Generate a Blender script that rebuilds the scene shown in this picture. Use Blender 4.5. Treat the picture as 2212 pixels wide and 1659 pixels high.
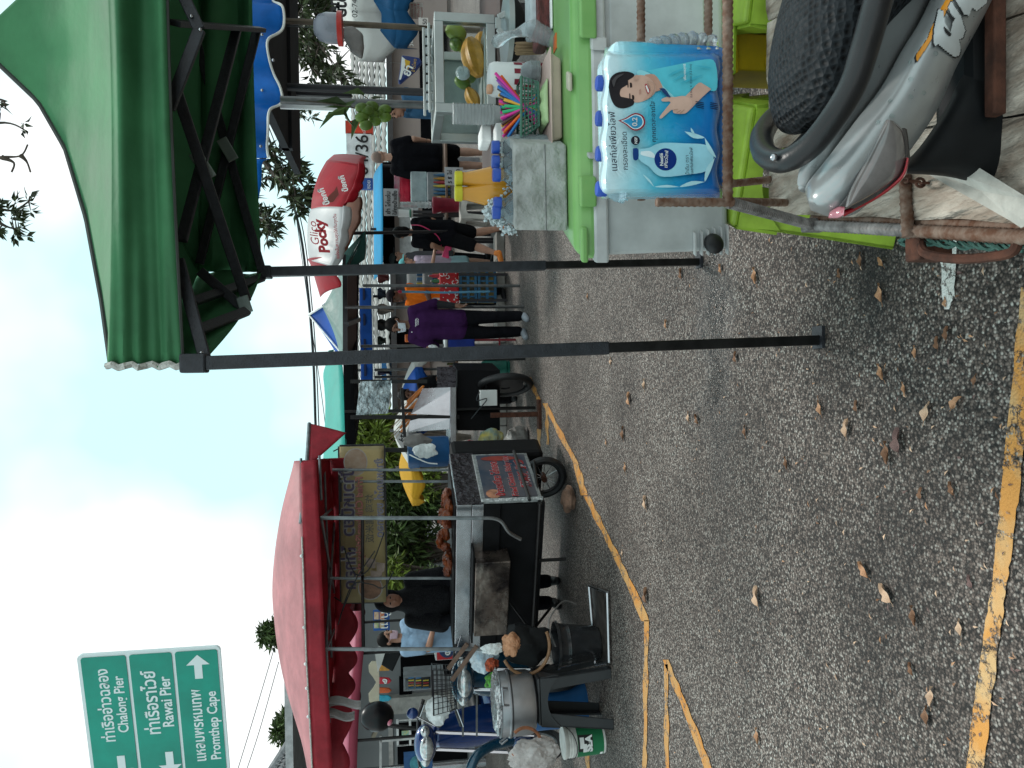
import bpy, math, random
from mathutils import Vector, Matrix, Euler
random.seed(7)
SC = bpy.context.scene
COL = SC.collection
for _o in list(bpy.data.objects): bpy.data.objects.remove(_o)

# ------------------------------------------------------------------ camera (portrait photograph stored on its side)
HC = 1.42
TH = math.radians(8.36)
RO = math.radians(1.0)
FP = 1661.0            # focal length in units of a 2212 x 1659 picture
CAM = Vector((0, 0, HC))
Fv = Vector((0, math.cos(TH), -math.sin(TH)))
D0 = Vector((0, -math.sin(TH), -math.cos(TH)))
R0 = Vector((1, 0, 0))
Dv = D0 * math.cos(RO) - R0 * math.sin(RO)
Rv = R0 * math.cos(RO) + D0 * math.sin(RO)
cd = bpy.data.cameras.new("camera"); cam = bpy.data.objects.new("camera", cd); COL.objects.link(cam)
cd.sensor_fit = 'HORIZONTAL'; cd.sensor_width = 36.0; cd.lens = 36.0 * FP / 2212.0
cd.clip_start = 0.02; cd.clip_end = 2000
mt = Matrix((Dv, Rv, -Fv)).transposed().to_4x4(); mt.translation = CAM
cam.matrix_world = mt
SC.camera = cam

# ------------------------------------------------------------------ sky: bright overcast
world = bpy.data.worlds.new("World"); SC.world = world; world.use_nodes = True
nt = world.node_tree; nt.nodes.clear()
out = nt.nodes.new('ShaderNodeOutputWorld'); bg = nt.nodes.new('ShaderNodeBackground')
sky = nt.nodes.new('ShaderNodeTexSky'); sky.sky_type = 'NISHITA'; sky.sun_disc = False
SUN_EL, SUN_AZ = math.radians(62), math.radians(25)
sky.sun_elevation = SUN_EL; sky.sun_rotation = SUN_AZ
tc = nt.nodes.new('ShaderNodeTexCoord'); no = nt.nodes.new('ShaderNodeTexNoise')
no.inputs['Scale'].default_value = 2.6; no.inputs['Detail'].default_value = 4; no.inputs['Roughness'].default_value = .45
rp = nt.nodes.new('ShaderNodeValToRGB')
rp.color_ramp.elements[0].position = .36; rp.color_ramp.elements[0].color = (.9, .9, .9, 1)
rp.color_ramp.elements[1].position = .58; rp.color_ramp.elements[1].color = (1, 1, 1, 1)
cl = nt.nodes.new('ShaderNodeValToRGB')
cl.color_ramp.elements[0].position = .43; cl.color_ramp.elements[0].color = (.60, .93, .96, 1)
cl.color_ramp.elements[1].position = .57; cl.color_ramp.elements[1].color = (.97, 1.0, 1.0, 1)
sc_ = nt.nodes.new('ShaderNodeVectorMath'); sc_.operation = 'SCALE'; sc_.inputs['Scale'].default_value = 8.9
mx = nt.nodes.new('ShaderNodeMix'); mx.data_type = 'RGBA'
L = nt.links.new
L(tc.outputs['Generated'], no.inputs['Vector']); L(no.outputs['Fac'], rp.inputs['Fac']); L(no.outputs['Fac'], cl.inputs['Fac'])
L(cl.outputs['Color'], sc_.inputs[0]); L(rp.outputs['Color'], mx.inputs['Factor'])
L(sky.outputs['Color'], mx.inputs['A']); L(sc_.outputs['Vector'], mx.inputs['B'])
L(mx.outputs['Result'], bg.inputs['Color']); bg.inputs['Strength'].default_value = 0.1
L(bg.outputs['Background'], out.inputs['Surface'])
sl = bpy.data.lights.new("sun", 'SUN'); sl.energy = 1.5; sl.angle = math.radians(10); sl.color = (1, .96, .9)
so = bpy.data.objects.new("sun", sl); COL.objects.link(so)
sd = Vector((math.sin(SUN_AZ) * math.cos(SUN_EL), math.cos(SUN_AZ) * math.cos(SUN_EL), math.sin(SUN_EL)))
so.rotation_euler = sd.to_track_quat('Z', 'Y').to_euler(); so.location = (0, 0, 30)
SC.view_settings.view_transform = 'Standard'; SC.view_settings.look = 'None'
SC.view_settings.exposure = 0.5; SC.view_settings.gamma = 1.0; SC.view_settings.use_curve_mapping = False
SC.render.engine = 'CYCLES'
SC.cycles.max_bounces = 6; SC.cycles.diffuse_bounces = 1; SC.cycles.glossy_bounces = 3
SC.cycles.transmission_bounces = 6; SC.cycles.transparent_max_bounces = 12
SC.cycles.use_denoising = True

# ------------------------------------------------------------------ pixels of the photograph -> places
def W(px, py, Y):
    d = Fv * FP + Rv * (829.5 - py) + Dv * (px - 1106.0)
    return CAM + d * (Y / d.y)
def G(px, py, z=0.0):
    d = Fv * FP + Rv * (829.5 - py) + Dv * (px - 1106.0)
    return CAM + d * ((z - HC) / d.z)

# ------------------------------------------------------------------ materials
MATS = {}
def mat(name, col, rough=.6, metal=0.0, spec=.5, var=(6, .25), bump=None, trans=0.0, alpha=1.0, col2=None, emit=None, coat=0.0, stretch=None, ior=1.45, sheen=0, sss=0):
    if name in MATS: return MATS[name]
    m = bpy.data.materials.new(name); m.use_nodes = True
    t = m.node_tree; b = t.nodes['Principled BSDF']; l = t.links.new
    b.inputs['Roughness'].default_value = rough; b.inputs['Metallic'].default_value = metal
    b.inputs['Specular IOR Level'].default_value = spec; b.inputs['Alpha'].default_value = alpha
    b.inputs['Transmission Weight'].default_value = trans; b.inputs['IOR'].default_value = ior
    b.inputs['Coat Weight'].default_value = coat
    if sss: b.inputs['Subsurface Weight'].default_value = sss; b.inputs['Subsurface Radius'].default_value = (.01, .005, .003)
    co = t.nodes.new('ShaderNodeTexCoord'); v = co.outputs['Object']
    if stretch:
        mp = t.nodes.new('ShaderNodeMapping'); mp.inputs['Scale'].default_value = stretch; l(v, mp.inputs['Vector']); v = mp.outputs['Vector']
    n = t.nodes.new('ShaderNodeTexNoise'); n.inputs['Scale'].default_value = var[0]; n.inputs['Detail'].default_value = 5; n.inputs['Roughness'].default_value = .6
    l(v, n.inputs['Vector'])
    r = t.nodes.new('ShaderNodeValToRGB'); a = var[1]
    c1 = [max(0, c * (1 - a)) for c in col[:3]]; c2 = list(col2) if col2 else [min(1, c * (1 + a * .6)) for c in col[:3]]
    r.color_ramp.elements[0].position = .36; r.color_ramp.elements[0].color = (*(col if col2 else c1), 1)
    r.color_ramp.elements[1].position = .66; r.color_ramp.elements[1].color = (*c2, 1)
    l(n.outputs['Fac'], r.inputs['Fac']); l(r.outputs['Color'], b.inputs['Base Color'])
    if rough > .02 and rough < .95:
        mr = t.nodes.new('ShaderNodeMapRange'); mr.inputs['To Min'].default_value = max(.02, rough - .1); mr.inputs['To Max'].default_value = min(1, rough + .12)
        l(n.outputs['Fac'], mr.inputs['Value']); l(mr.outputs['Result'], b.inputs['Roughness'])
    if bump:
        n2 = t.nodes.new('ShaderNodeTexNoise'); n2.inputs['Scale'].default_value = bump[0]; n2.inputs['Detail'].default_value = 4
        l(v, n2.inputs['Vector'])
        bp = t.nodes.new('ShaderNodeBump'); bp.inputs['Strength'].default_value = bump[1]; bp.inputs['Distance'].default_value = bump[2] if len(bump) > 2 else .01
        l(n2.outputs['Fac'], bp.inputs['Height']); l(bp.outputs['Normal'], b.inputs['Normal'])
    if emit:
        b.inputs['Emission Color'].default_value = (*emit[:3], 1); b.inputs['Emission Strength'].default_value = emit[3]
    MATS[name] = m
    return m
def cloth(name, col, transl=.25, var=(3, .2), bump=(5, .3, .02), rough=.75):
    """woven or vinyl sheet: some of the daylight passes through"""
    m = mat(name, col, rough, 0, .3, var, bump)
    t = m.node_tree
    if transl and not t.nodes.get('tl'):
        b = t.nodes['Principled BSDF']; o = t.nodes['Material Output']
        tl = t.nodes.new('ShaderNodeBsdfTranslucent'); tl.name = 'tl'
        mxs = t.nodes.new('ShaderNodeMixShader'); mxs.inputs[0].default_value = transl
        t.links.new(b.inputs['Base Color'].links[0].from_socket, tl.inputs['Color'])
        t.links.new(b.outputs[0], mxs.inputs[1]); t.links.new(tl.outputs[0], mxs.inputs[2]); t.links.new(mxs.outputs[0], o.inputs['Surface'])
    return m
def asphalt(name, paint=None, wear=.5):
    m = bpy.data.materials.new(name); m.use_nodes = True
    t = m.node_tree; b = t.nodes['Principled BSDF']; l = t.links.new
    co = t.nodes.new('ShaderNodeTexCoord'); P = co.outputs['Object']
    vo = t.nodes.new('ShaderNodeTexVoronoi'); vo.inputs['Scale'].default_value = 132; vo.inputs['Randomness'].default_value = 1
    l(P, vo.inputs['Vector'])
    sep = t.nodes.new('ShaderNodeSeparateColor'); l(vo.outputs['Color'], sep.inputs[0])
    r = t.nodes.new('ShaderNodeValToRGB'); cr = r.color_ramp
    cr.elements[0].position = 0; cr.elements[0].color = (.022, .018, .016, 1)
    cr.elements[1].position = 1; cr.elements[1].color = (.42, .43, .41, 1)
    for p, c in ((.28, (.07, .056, .05)), (.55, (.155, .128, .115)), (.78, (.25, .218, .20)), (.91, (.37, .355, .335))):
        e = cr.elements.new(p); e.color = (*c, 1)
    l(sep.outputs[0], r.inputs['Fac'])
    # gaps between the stones
    gp = t.nodes.new('ShaderNodeMapRange'); gp.inputs['From Min'].default_value = .25; gp.inputs['From Max'].default_value = .75
    gp.inputs['To Min'].default_value = 1; gp.inputs['To Max'].default_value = .22
    l(vo.outputs['Distance'], gp.inputs['Value'])
    mu = t.nodes.new('ShaderNodeMix'); mu.data_type = 'RGBA'; mu.blend_type = 'MULTIPLY'; mu.inputs['Factor'].default_value = 1
    l(r.outputs['Color'], mu.inputs['A']); l(gp.outputs['Result'], mu.inputs['B'])
    # broad stains, polished tracks
    n = t.nodes.new('ShaderNodeTexNoise'); n.inputs['Scale'].default_value = .9; n.inputs['Detail'].default_value = 6; n.inputs['Roughness'].default_value = .65
    l(P, n.inputs['Vector'])
    st = t.nodes.new('ShaderNodeValToRGB'); st.color_ramp.elements[0].position = .3; st.color_ramp.elements[0].color = (.48, .42, .385, 1)
    st.color_ramp.elements[1].position = .65; st.color_ramp.elements[1].color = (1.34, 1.26, 1.19, 1)
    l(n.outputs['Fac'], st.inputs['Fac'])
    m2 = t.nodes.new('ShaderNodeMix'); m2.data_type = 'RGBA'; m2.blend_type = 'MULTIPLY'; m2.inputs['Factor'].default_value = 1
    l(mu.outputs['Result'], m2.inputs['A']); l(st.outputs['Color'], m2.inputs['B'])
    col = m2.outputs['Result']
    # wet patch
    wp = G(1545, 700)
    vm = t.nodes.new('ShaderNodeVectorMath'); vm.operation = 'SUBTRACT'; vm.inputs[1].default_value = (wp.x, wp.y, 0); l(P, vm.inputs[0])
    sv = t.nodes.new('ShaderNodeVectorMath'); sv.operation = 'MULTIPLY'; sv.inputs[1].default_value = (.75, 2.6, 0); l(vm.outputs[0], sv.inputs[0])
    ln = t.nodes.new('ShaderNodeVectorMath'); ln.operation = 'LENGTH'; l(sv.outputs[0], ln.inputs[0])
    ns = t.nodes.new('ShaderNodeTexNoise'); ns.inputs['Scale'].default_value = 5; ns.inputs['Detail'].default_value = 5; l(P, ns.inputs['Vector'])
    ad = t.nodes.new('ShaderNodeMath'); ad.operation = 'ADD'; l(ln.outputs['Value'], ad.inputs[0])
    mm = t.nodes.new('ShaderNodeMath'); mm.operation = 'MULTIPLY'; mm.inputs[1].default_value = 1.2; l(ns.outputs['Fac'], mm.inputs[0]); l(mm.outputs[0], ad.inputs[1])
    wt = t.nodes.new('ShaderNodeMapRange'); wt.inputs['From Min'].default_value = .75; wt.inputs['From Max'].default_value = 1.25
    wt.inputs['To Min'].default_value = .16; wt.inputs['To Max'].default_value = .72; l(ad.outputs[0], wt.inputs['Value'])
    l(wt.outputs['Result'], b.inputs['Roughness'])
    wd_ = t.nodes.new('ShaderNodeMapRange'); wd_.inputs['From Min'].default_value = .75; wd_.inputs['From Max'].default_value = 1.25; wd_.inputs['To Min'].default_value = .62; wd_.inputs['To Max'].default_value = 1; l(ad.outputs[0], wd_.inputs['Value'])
    for (ga, gb, sx_, sy_, amt) in ((1893, 600, 4.2, 7.0, .35), (1890, 1290, 2.2, 3.4, .62), (1600, 1150, 1.2, 2.2, .72), (1965, 1000, 2.0, 3.5, .70)):
        op = G(ga, gb); v1 = t.nodes.new('ShaderNodeVectorMath'); v1.operation = 'SUBTRACT'; v1.inputs[1].default_value = (op.x, op.y, 0); l(P, v1.inputs[0])
        v2_ = t.nodes.new('ShaderNodeVectorMath'); v2_.operation = 'MULTIPLY'; v2_.inputs[1].default_value = (sx_, sy_, 0); l(v1.outputs[0], v2_.inputs[0]); l1 = t.nodes.new('ShaderNodeVectorMath'); l1.operation = 'LENGTH'; l(v2_.outputs[0], l1.inputs[0])
        a1 = t.nodes.new('ShaderNodeMath'); a1.operation = 'ADD'; l(l1.outputs['Value'], a1.inputs[0]); l(mm.outputs[0], a1.inputs[1]); r1 = t.nodes.new('ShaderNodeMapRange'); r1.inputs['From Min'].default_value = .9; r1.inputs['From Max'].default_value = 1.6; r1.inputs['To Min'].default_value = amt; r1.inputs['To Max'].default_value = 1; l(a1.outputs[0], r1.inputs['Value'])
        m1 = t.nodes.new('ShaderNodeMath'); m1.operation = 'MULTIPLY'; l(wd_.outputs[0] if wd_.bl_idname != 'ShaderNodeMath' else wd_.outputs[0], m1.inputs[0]); l(r1.outputs['Result'], m1.inputs[1]); wd_ = m1
    mw = t.nodes.new('ShaderNodeMix'); mw.data_type = 'RGBA'; mw.blend_type = 'MULTIPLY'; mw.inputs['Factor'].default_value = 1; l(col, mw.inputs['A']); l(wd_.outputs[0], mw.inputs['B']); col = mw.outputs['Result']
    bp = t.nodes.new('ShaderNodeBump'); bp.inputs['Strength'].default_value = .7; bp.inputs['Distance'].default_value = .004; bp.invert = True
    l(vo.outputs['Distance'], bp.inputs['Height']); l(bp.outputs['Normal'], b.inputs['Normal'])
    if paint:
        n3 = t.nodes.new('ShaderNodeTexNoise'); n3.inputs['Scale'].default_value = 14; n3.inputs['Detail'].default_value = 8; n3.inputs['Roughness'].default_value = .75
        l(P, n3.inputs['Vector'])
        v2 = t.nodes.new('ShaderNodeTexVoronoi'); v2.feature = 'DISTANCE_TO_EDGE'; v2.inputs['Scale'].default_value = 7; l(n3.outputs['Color'], v2.inputs['Vector'])
        vv = t.nodes.new('ShaderNodeTexVoronoi'); vv.feature = 'DISTANCE_TO_EDGE'; vv.inputs['Scale'].default_value = 9
        nm = t.nodes.new('ShaderNodeMix'); nm.data_type = 'RGBA'; nm.inputs['Factor'].default_value = .12
        l(P, nm.inputs['A']); l(n3.outputs['Color'], nm.inputs['B']); l(nm.outputs['Result'], vv.inputs['Vector'])
        ck = t.nodes.new('ShaderNodeMapRange'); ck.inputs['From Min'].default_value = .012; ck.inputs['From Max'].default_value = .035; l(vv.outputs['Distance'], ck.inputs['Value'])
        wr = t.nodes.new('ShaderNodeMapRange'); wr.inputs['From Min'].default_value = wear - .09; wr.inputs['From Max'].default_value = wear - .02
        l(n3.outputs['Fac'], wr.inputs['Value'])
        k = t.nodes.new('ShaderNodeMath'); k.operation = 'MULTIPLY'; l(ck.outputs['Result'], k.inputs[0]); l(wr.outputs['Result'], k.inputs[1])
        pc = t.nodes.new('ShaderNodeValToRGB'); pc.color_ramp.elements[0].position = .42; pc.color_ramp.elements[0].color = (*paint[0], 1)
        pc.color_ramp.elements[1].position = .58; pc.color_ramp.elements[1].color = (*paint[1], 1)
        n4 = t.nodes.new('ShaderNodeTexNoise'); n4.inputs['Scale'].default_value = 6; n4.inputs['Detail'].default_value = 6; l(P, n4.inputs['Vector']); l(n4.outputs['Fac'], pc.inputs['Fac'])
        m3 = t.nodes.new('ShaderNodeMix'); m3.data_type = 'RGBA'; l(k.outputs[0], m3.inputs['Factor']); l(col, m3.inputs['A']); l(pc.outputs['Color'], m3.inputs['B'])
        col = m3.outputs['Result']
    l(col, b.inputs['Base Color']); b.inputs['Specular IOR Level'].default_value = .4
    MATS[name] = m
    return m

# ------------------------------------------------------------------ mesh helpers
def frame(d, up=Vector((0, 0, 1))):
    d = d.normalized()
    if abs(d.dot(up)) > .98: up = Vector((0, 1, 0))
    x = up.cross(d).normalized(); y = d.cross(x).normalized()
    return x, y, d
class MB:
    def __init__(s): s.v = []; s.f = []; s.m = []; s.mi = 0
    def add(s, vs, fs):
        o = len(s.v); s.v += [Vector(p) for p in vs]
        for f in fs: s.f.append([i + o for i in f]); s.m.append(s.mi)
        return s
    def box(s, c, sz, R=None):
        c = Vector(c); x, y, z = [q / 2 for q in sz]
        vs = [Vector((i * x, j * y, k * z)) for k in (-1, 1) for j in (-1, 1) for i in (-1, 1)]
        if R is not None: vs = [R @ p for p in vs]
        return s.add([c + p for p in vs], [(0, 2, 3, 1), (4, 5, 7, 6), (0, 1, 5, 4), (2, 6, 7, 3), (0, 4, 6, 2), (1, 3, 7, 5)])
    def hexa(s, p):   # 8 corners: bottom 4 (ccw), top 4
        return s.add(p, [(3, 2, 1, 0), (4, 5, 6, 7), (0, 1, 5, 4), (1, 2, 6, 5), (2, 3, 7, 6), (3, 0, 4, 7)])
    def bar(s, a, b, w, h=None, up=Vector((0, 0, 1))):
        a, b = Vector(a), Vector(b); h = h or w; x, y, d = frame(b - a, up)
        q = [x * (i * w / 2) + y * (j * h / 2) for i, j in ((-1, -1), (1, -1), (1, 1), (-1, 1))]
        return s.hexa([a + k for k in q] + [b + k for k in q])
    def tube(s, pts, r, n=8, caps=True):
        pts = [Vector(p) for p in pts]; N = len(pts); rs = r if isinstance(r, (list, tuple)) else [r] * N
        o = len(s.v); px = None
        for i, p in enumerate(pts):
            d = (pts[min(i + 1, N - 1)] - pts[max(i - 1, 0)])
            if d.length < 1e-9: d = Vector((0, 0, 1))
            d.normalize()
            if px is None: px, py, _ = frame(d)
            else:
                px = (px - d * px.dot(d)); px.normalize(); py = d.cross(px)
            for k in range(n):
                a = 2 * math.pi * k / n
                s.v.append(p + (px * math.cos(a) + py * math.sin(a)) * rs[i])
        for i in range(N - 1):
            for k in range(n):
                a, b = o + i * n + k, o + i * n + (k + 1) % n
                s.f.append([a, b, b + n, a + n]); s.m.append(s.mi)
        if caps:
            s.f.append([o + k for k in reversed(range(n))]); s.m.append(s.mi)
            s.f.append([o + (N - 1) * n + k for k in range(n)]); s.m.append(s.mi)
        return s
    def rebar(s, a, b, r, pitch=.013, n=8):
        a, b = Vector(a), Vector(b); d = b - a; ln = d.length; x, y, d = frame(d); st = pitch / 4; N = max(2, int(ln / st)); o = len(s.v)
        for i in range(N + 1):
            q = a + d * (ln * i / N)
            for k in range(n):
                an = 2 * math.pi * k / n
                ph = 2 * math.pi * (ln * i / N) / pitch + math.sin(an) * 2.2
                rr = r * (1 + .17 * max(0, math.sin(ph)) ** .6)
                s.v.append(q + (x * math.cos(an) + y * math.sin(an)) * rr)
        for i in range(N):
            for k in range(n):
                p, q = o + i * n + k, o + i * n + (k + 1) % n
                s.f.append([p, q, q + n, p + n]); s.m.append(s.mi)
        s.f.append([o + k for k in reversed(range(n))]); s.m.append(s.mi)
        s.f.append([o + N * n + k for k in range(n)]); s.m.append(s.mi)
        return s
    def lathe(s, prof, c=(0, 0, 0), n=20, R=None, sx=1, sy=1):
        c = Vector(c); o = len(s.v)
        for (r, z) in prof:
            for k in range(n):
                a = 2 * math.pi * k / n; p = Vector((r * math.cos(a) * sx, r * math.sin(a) * sy, z))
                s.v.append(c + (R @ p if R is not None else p))
        for i in range(len(prof) - 1):
            for k in range(n):
                a, b = o + i * n + k, o + i * n + (k + 1) % n
                s.f.append([a, b, b + n, a + n]); s.m.append(s.mi)
        if prof[0][0] > 1e-6: s.f.append([o + k for k in reversed(range(n))]); s.m.append(s.mi)
        if prof[-1][0] > 1e-6: s.f.append([o + (len(prof) - 1) * n + k for k in range(n)]); s.m.append(s.mi)
        return s
    def ell(s, c, r, R=None, n=12, m=8):
        if not isinstance(r, (tuple, list)): r = (r, r, r)
        c = Vector(c); o = len(s.v)
        for i in range(1, m):
            t = math.pi * i / m
            for k in range(n):
                a = 2 * math.pi * k / n; p = Vector((r[0] * math.sin(t) * math.cos(a), r[1] * math.sin(t) * math.sin(a), -r[2] * math.cos(t)))
                s.v.append(c + (R @ p if R is not None else p))
        b0, b1 = Vector((0, 0, -r[2])), Vector((0, 0, r[2]))
        s.v += [c + (R @ b0 if R is not None else b0), c + (R @ b1 if R is not None else b1)]
        lo, hi = len(s.v) - 2, len(s.v) - 1
        for i in range(m - 2):
            for k in range(n):
                a, b = o + i * n + k, o + i * n + (k + 1) % n
                s.f.append([a, b, b + n, a + n]); s.m.append(s.mi)
        for k in range(n):
            s.f.append([lo, o + (k + 1) % n, o + k]); s.m.append(s.mi)
            q = o + (m - 2) * n; s.f.append([hi, q + k, q + (k + 1) % n]); s.m.append(s.mi)
        return s
    def cap(s, a, b, r0, r1, n=12):
        """tapered capsule"""
        a, b = Vector(a), Vector(b); d = b - a; ln = max(d.length, 1e-4); x, y, d = frame(d) if d.length > 1e-5 else (Vector((1, 0, 0)), Vector((0, 1, 0)), Vector((0, 0, 1)))
        pr = []
        for i in range(1, 5): t = math.pi / 2 * i / 4; pr.append((r0 * math.sin(t), -r0 * math.cos(t)))
        for i in range(0, 4): t = math.pi / 2 * i / 4; pr.append((r1 * math.cos(t), ln + r1 * math.sin(t)))
        o = len(s.v)
        for (r, z) in pr:
            for k in range(n):
                an = 2 * math.pi * k / n; s.v.append(a + d * z + (x * math.cos(an) + y * math.sin(an)) * r)
        for i in range(len(pr) - 1):
            for k in range(n):
                p, q = o + i * n + k, o + i * n + (k + 1) % n
                s.f.append([p, q, q + n, p + n]); s.m.append(s.mi)
        s.f.append([o + k for k in reversed(range(n))]); s.m.append(s.mi)
        s.f.append([o + (len(pr) - 1) * n + k for k in range(n)]); s.m.append(s.mi)
        return s
    def poly(s, pts): return s.add(pts, [list(range(len(pts)))])
    def prism(s, pts, vec):
        n = len(pts); pts = [Vector(p) for p in pts]; vec = Vector(vec)
        return s.add(pts + [p + vec for p in pts], [list(reversed(range(n))), list(range(n, 2 * n))] + [[i, (i + 1) % n, (i + 1) % n + n, i + n] for i in range(n)])
    def grid(s, fn, nu, nv):
        o = len(s.v)
        for j in range(nv + 1):
            for i in range(nu + 1): s.v.append(Vector(fn(i / nu, j / nv)))
        for j in range(nv):
            for i in range(nu):
                a = o + j * (nu + 1) + i
                s.f.append([a, a + 1, a + nu + 2, a + nu + 1]); s.m.append(s.mi)
        return s
    def build(s, name, mats, parent=None, smooth=False, bevel=0, solid=0, sub=0, label=None, kind=None, angle=40, segs=2):
        me = bpy.data.meshes.new(name)
        off = parent.location if parent is not None and not parent.parent else Vector((0, 0, 0))
        if parent is not None and parent.parent: off = parent.parent.location + parent.location
        me.from_pydata([tuple(p - off) for p in s.v], [], s.f)
        mats = mats if isinstance(mats, (list, tuple)) else [mats]
        for m in mats: me.materials.append(m)
        for p, mi in zip(me.polygons, s.m): p.material_index = mi; p.use_smooth = bool(smooth)
        if smooth:
            try: me.set_sharp_from_angle(angle=math.radians(angle))
            except Exception: pass
        me.validate()
        o = bpy.data.objects.new(name, me); COL.objects.link(o)
        if parent is not None: o.parent = parent
        if solid: k = o.modifiers.new('solid', 'SOLIDIFY'); k.thickness = solid; k.offset = 0
        if bevel: k = o.modifiers.new('bevel', 'BEVEL'); k.width = bevel; k.segments = segs; k.limit_method = 'ANGLE'; k.angle_limit = math.radians(35)
        if sub: k = o.modifiers.new('sub', 'SUBSURF'); k.levels = sub; k.render_levels = sub
        if label: o['label'] = label
        if kind: o['kind'] = kind
        return o
def T(name, label, cat, loc, group=None):
    o = bpy.data.objects.new(name, None); COL.objects.link(o); o.location = loc; o.empty_display_size = .1
    o['label'] = label; o['category'] = cat
    if group: o['group'] = group
    return o
def tag(o, label, cat, group=None, kind=None):
    o['label'] = label; o['category'] = cat
    if group: o['group'] = group
    if kind: o['kind'] = kind
    return o
def copy_tree(o, loc, rz=None, label=None):
    r = o.copy(); COL.objects.link(r); r.location = loc
    if rz is not None: r.rotation_euler = (0, 0, rz)
    if label: r['label'] = label
    for ch in o.children:
        c = ch.copy(); COL.objects.link(c); c.parent = r
        for g in ch.children:
            d = g.copy(); COL.objects.link(d); d.parent = c
    return r
def remesh(mb, name, m, parent, voxel=.01, it=3, label=None):
    t = mb.build('tmp', m); k = t.modifiers.new('r', 'REMESH'); k.mode = 'VOXEL'; k.voxel_size = voxel
    k = t.modifiers.new('s', 'SMOOTH'); k.factor = .5; k.iterations = it
    dg = bpy.context.evaluated_depsgraph_get(); me = bpy.data.meshes.new_from_object(t.evaluated_get(dg), depsgraph=dg)
    bpy.data.objects.remove(t); me.name = name
    if parent is not None:
        off = parent.location if not parent.parent else parent.parent.location + parent.location
        me.transform(Matrix.Translation(-off))
    for p in me.polygons: p.use_smooth = True
    o = bpy.data.objects.new(name, me); COL.objects.link(o)
    if parent is not None: o.parent = parent
    if label: o['label'] = label
    return o
def text(body, A, B, up, m, parent=None, name='lettering', mirror=False, hfac=1.0, depth=.0008, bold=0.0, shear=0, maxh=None):
    """lettering that runs from A to B, standing up along 'up'"""
    cu = bpy.data.curves.new('t', 'FONT'); cu.body = body; cu.size = 1; cu.extrude = 0.0; cu.offset = bold; cu.shear = shear; cu.resolution_u = 3
    t = bpy.data.objects.new('t', cu); COL.objects.link(t)
    dg = bpy.context.evaluated_depsgraph_get(); me = bpy.data.meshes.new_from_object(t.evaluated_get(dg), depsgraph=dg)
    bpy.data.objects.remove(t); bpy.data.curves.remove(cu)
    xs = [v.co.x for v in me.vertices]
    if not xs: return None
    x0, x1 = min(xs), max(xs); A, B = Vector(A), Vector(B); d = B - A; k = d.length / (x1 - x0)
    x = d.normalized(); u = Vector(up); u = (u - x * u.dot(x)).normalized(); n = x.cross(u)
    for v in me.vertices:
        c = v.co; xx = (x1 - c.x) if mirror else (c.x - x0)
        v.co = A + x * (xx * k) + u * (c.y * k * hfac)
    if mirror: me.flip_normals()
    me.materials.clear(); me.materials.append(m); me.name = name
    if parent is not None:
        off = parent.location if not parent.parent else parent.parent.location + parent.location
        me.transform(Matrix.Translation(-off))
    o = bpy.data.objects.new(name, me); COL.objects.link(o)
    if parent is not None: o.parent = parent
    return o
def itext(body, pa, pb, Y, m, parent=None, **k):
    """lettering from picture point pa to pb on an upright plane at distance Y"""
    return text(body, W(*pa, Y), W(*pb, Y), Vector((0, 0, 1)), m, parent, **k)
def ipoly(pts, Y, nm, m, parent=None, thick=0, **k):
    mb = MB(); P = [W(a, b, Y) for a, b in pts]
    if thick: mb.prism(P, (0, thick, 0))
    else: mb.poly(P)
    return mb.build(nm, m, parent, **k)
def smoothpath(pts, k=4):
    pts = [Vector(p) for p in pts]; out = []
    for i in range(len(pts) - 1):
        p0, p1, p2, p3 = pts[max(0, i - 1)], pts[i], pts[i + 1], pts[min(len(pts) - 1, i + 2)]
        for j in range(k):
            t = j / k
            out.append(.5 * ((2 * p1) + (p2 - p0) * t + (2 * p0 - 5 * p1 + 4 * p2 - p3) * t * t + (-p0 + 3 * p1 - 3 * p2 + p3) * t ** 3))
    out.append(pts[-1]); return out
def rot(z=0, x=0, y=0): return Euler((x, y, z)).to_matrix()
def lerp(a, b, t): return a + (b - a) * t
UP = Vector((0, 0, 1))
steel = mat('stainless', (.46, .46, .48), .24, 1.0, var=(3, .2), bump=(9, .15, .01))
blackiron = mat('black_iron', (.022, .022, .024), .5, .3, var=(20, .3), bump=(160, .5, .002))
# ================================================================== SETTING
m_as = asphalt('asphalt')
m_yel = asphalt('yellow_paint', ((.58, .37, .17), (.60, .27, .06)), .495)
m_yel2 = asphalt('yellow_paint_far', ((.46, .25, .085), (.50, .21, .04)), .43)
m_whp = asphalt('white_paint', ((.62, .62, .58), (.74, .75, .72)), .44)
g = MB(); g.grid(lambda u, v: (-260 + 520 * u, -30 + 430 * v, 0), 26, 22)
o = g.build('ground', m_as); o['kind'] = 'structure'; o['label'] = 'coarse grey asphalt of the parking area'
def road_line(name, quads, m, label):
    mb = MB()
    for q in quads: mb.poly([G(a, b, .004) for a, b in q])
    o = mb.build(name, m); o['kind'] = 'structure'; o['label'] = label; return o
la = [(2207, 620, 2290), (2169, 978, 2211), (2155, 1130, 2193), (2141, 1266, 2174), (2113, 1450, 2150), (2087, 1656, 2125), (2070, 1790, 2108)]
def jag(edges, n=10):
    r2 = random.Random(3); out = []
    for (a0, y0, b0), (a1, y1, b1) in zip(edges[:-1], edges[1:]):
        for i in range(n): t = i / n; out.append((lerp(a0, a1, t) + r2.uniform(-2.2, 2.2), lerp(y0, y1, t), lerp(b0, b1, t) + r2.uniform(-2.2, 2.2)))
    out.append(edges[-1])
    return [[(p[0], p[1]), (p[2], p[1]), (q[2], q[1]), (q[0], q[1])] for p, q in zip(out[:-1], out[1:])]
road_line('yellow_line', jag(la), m_yel, 'cracked yellow line across the near asphalt')
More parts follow.
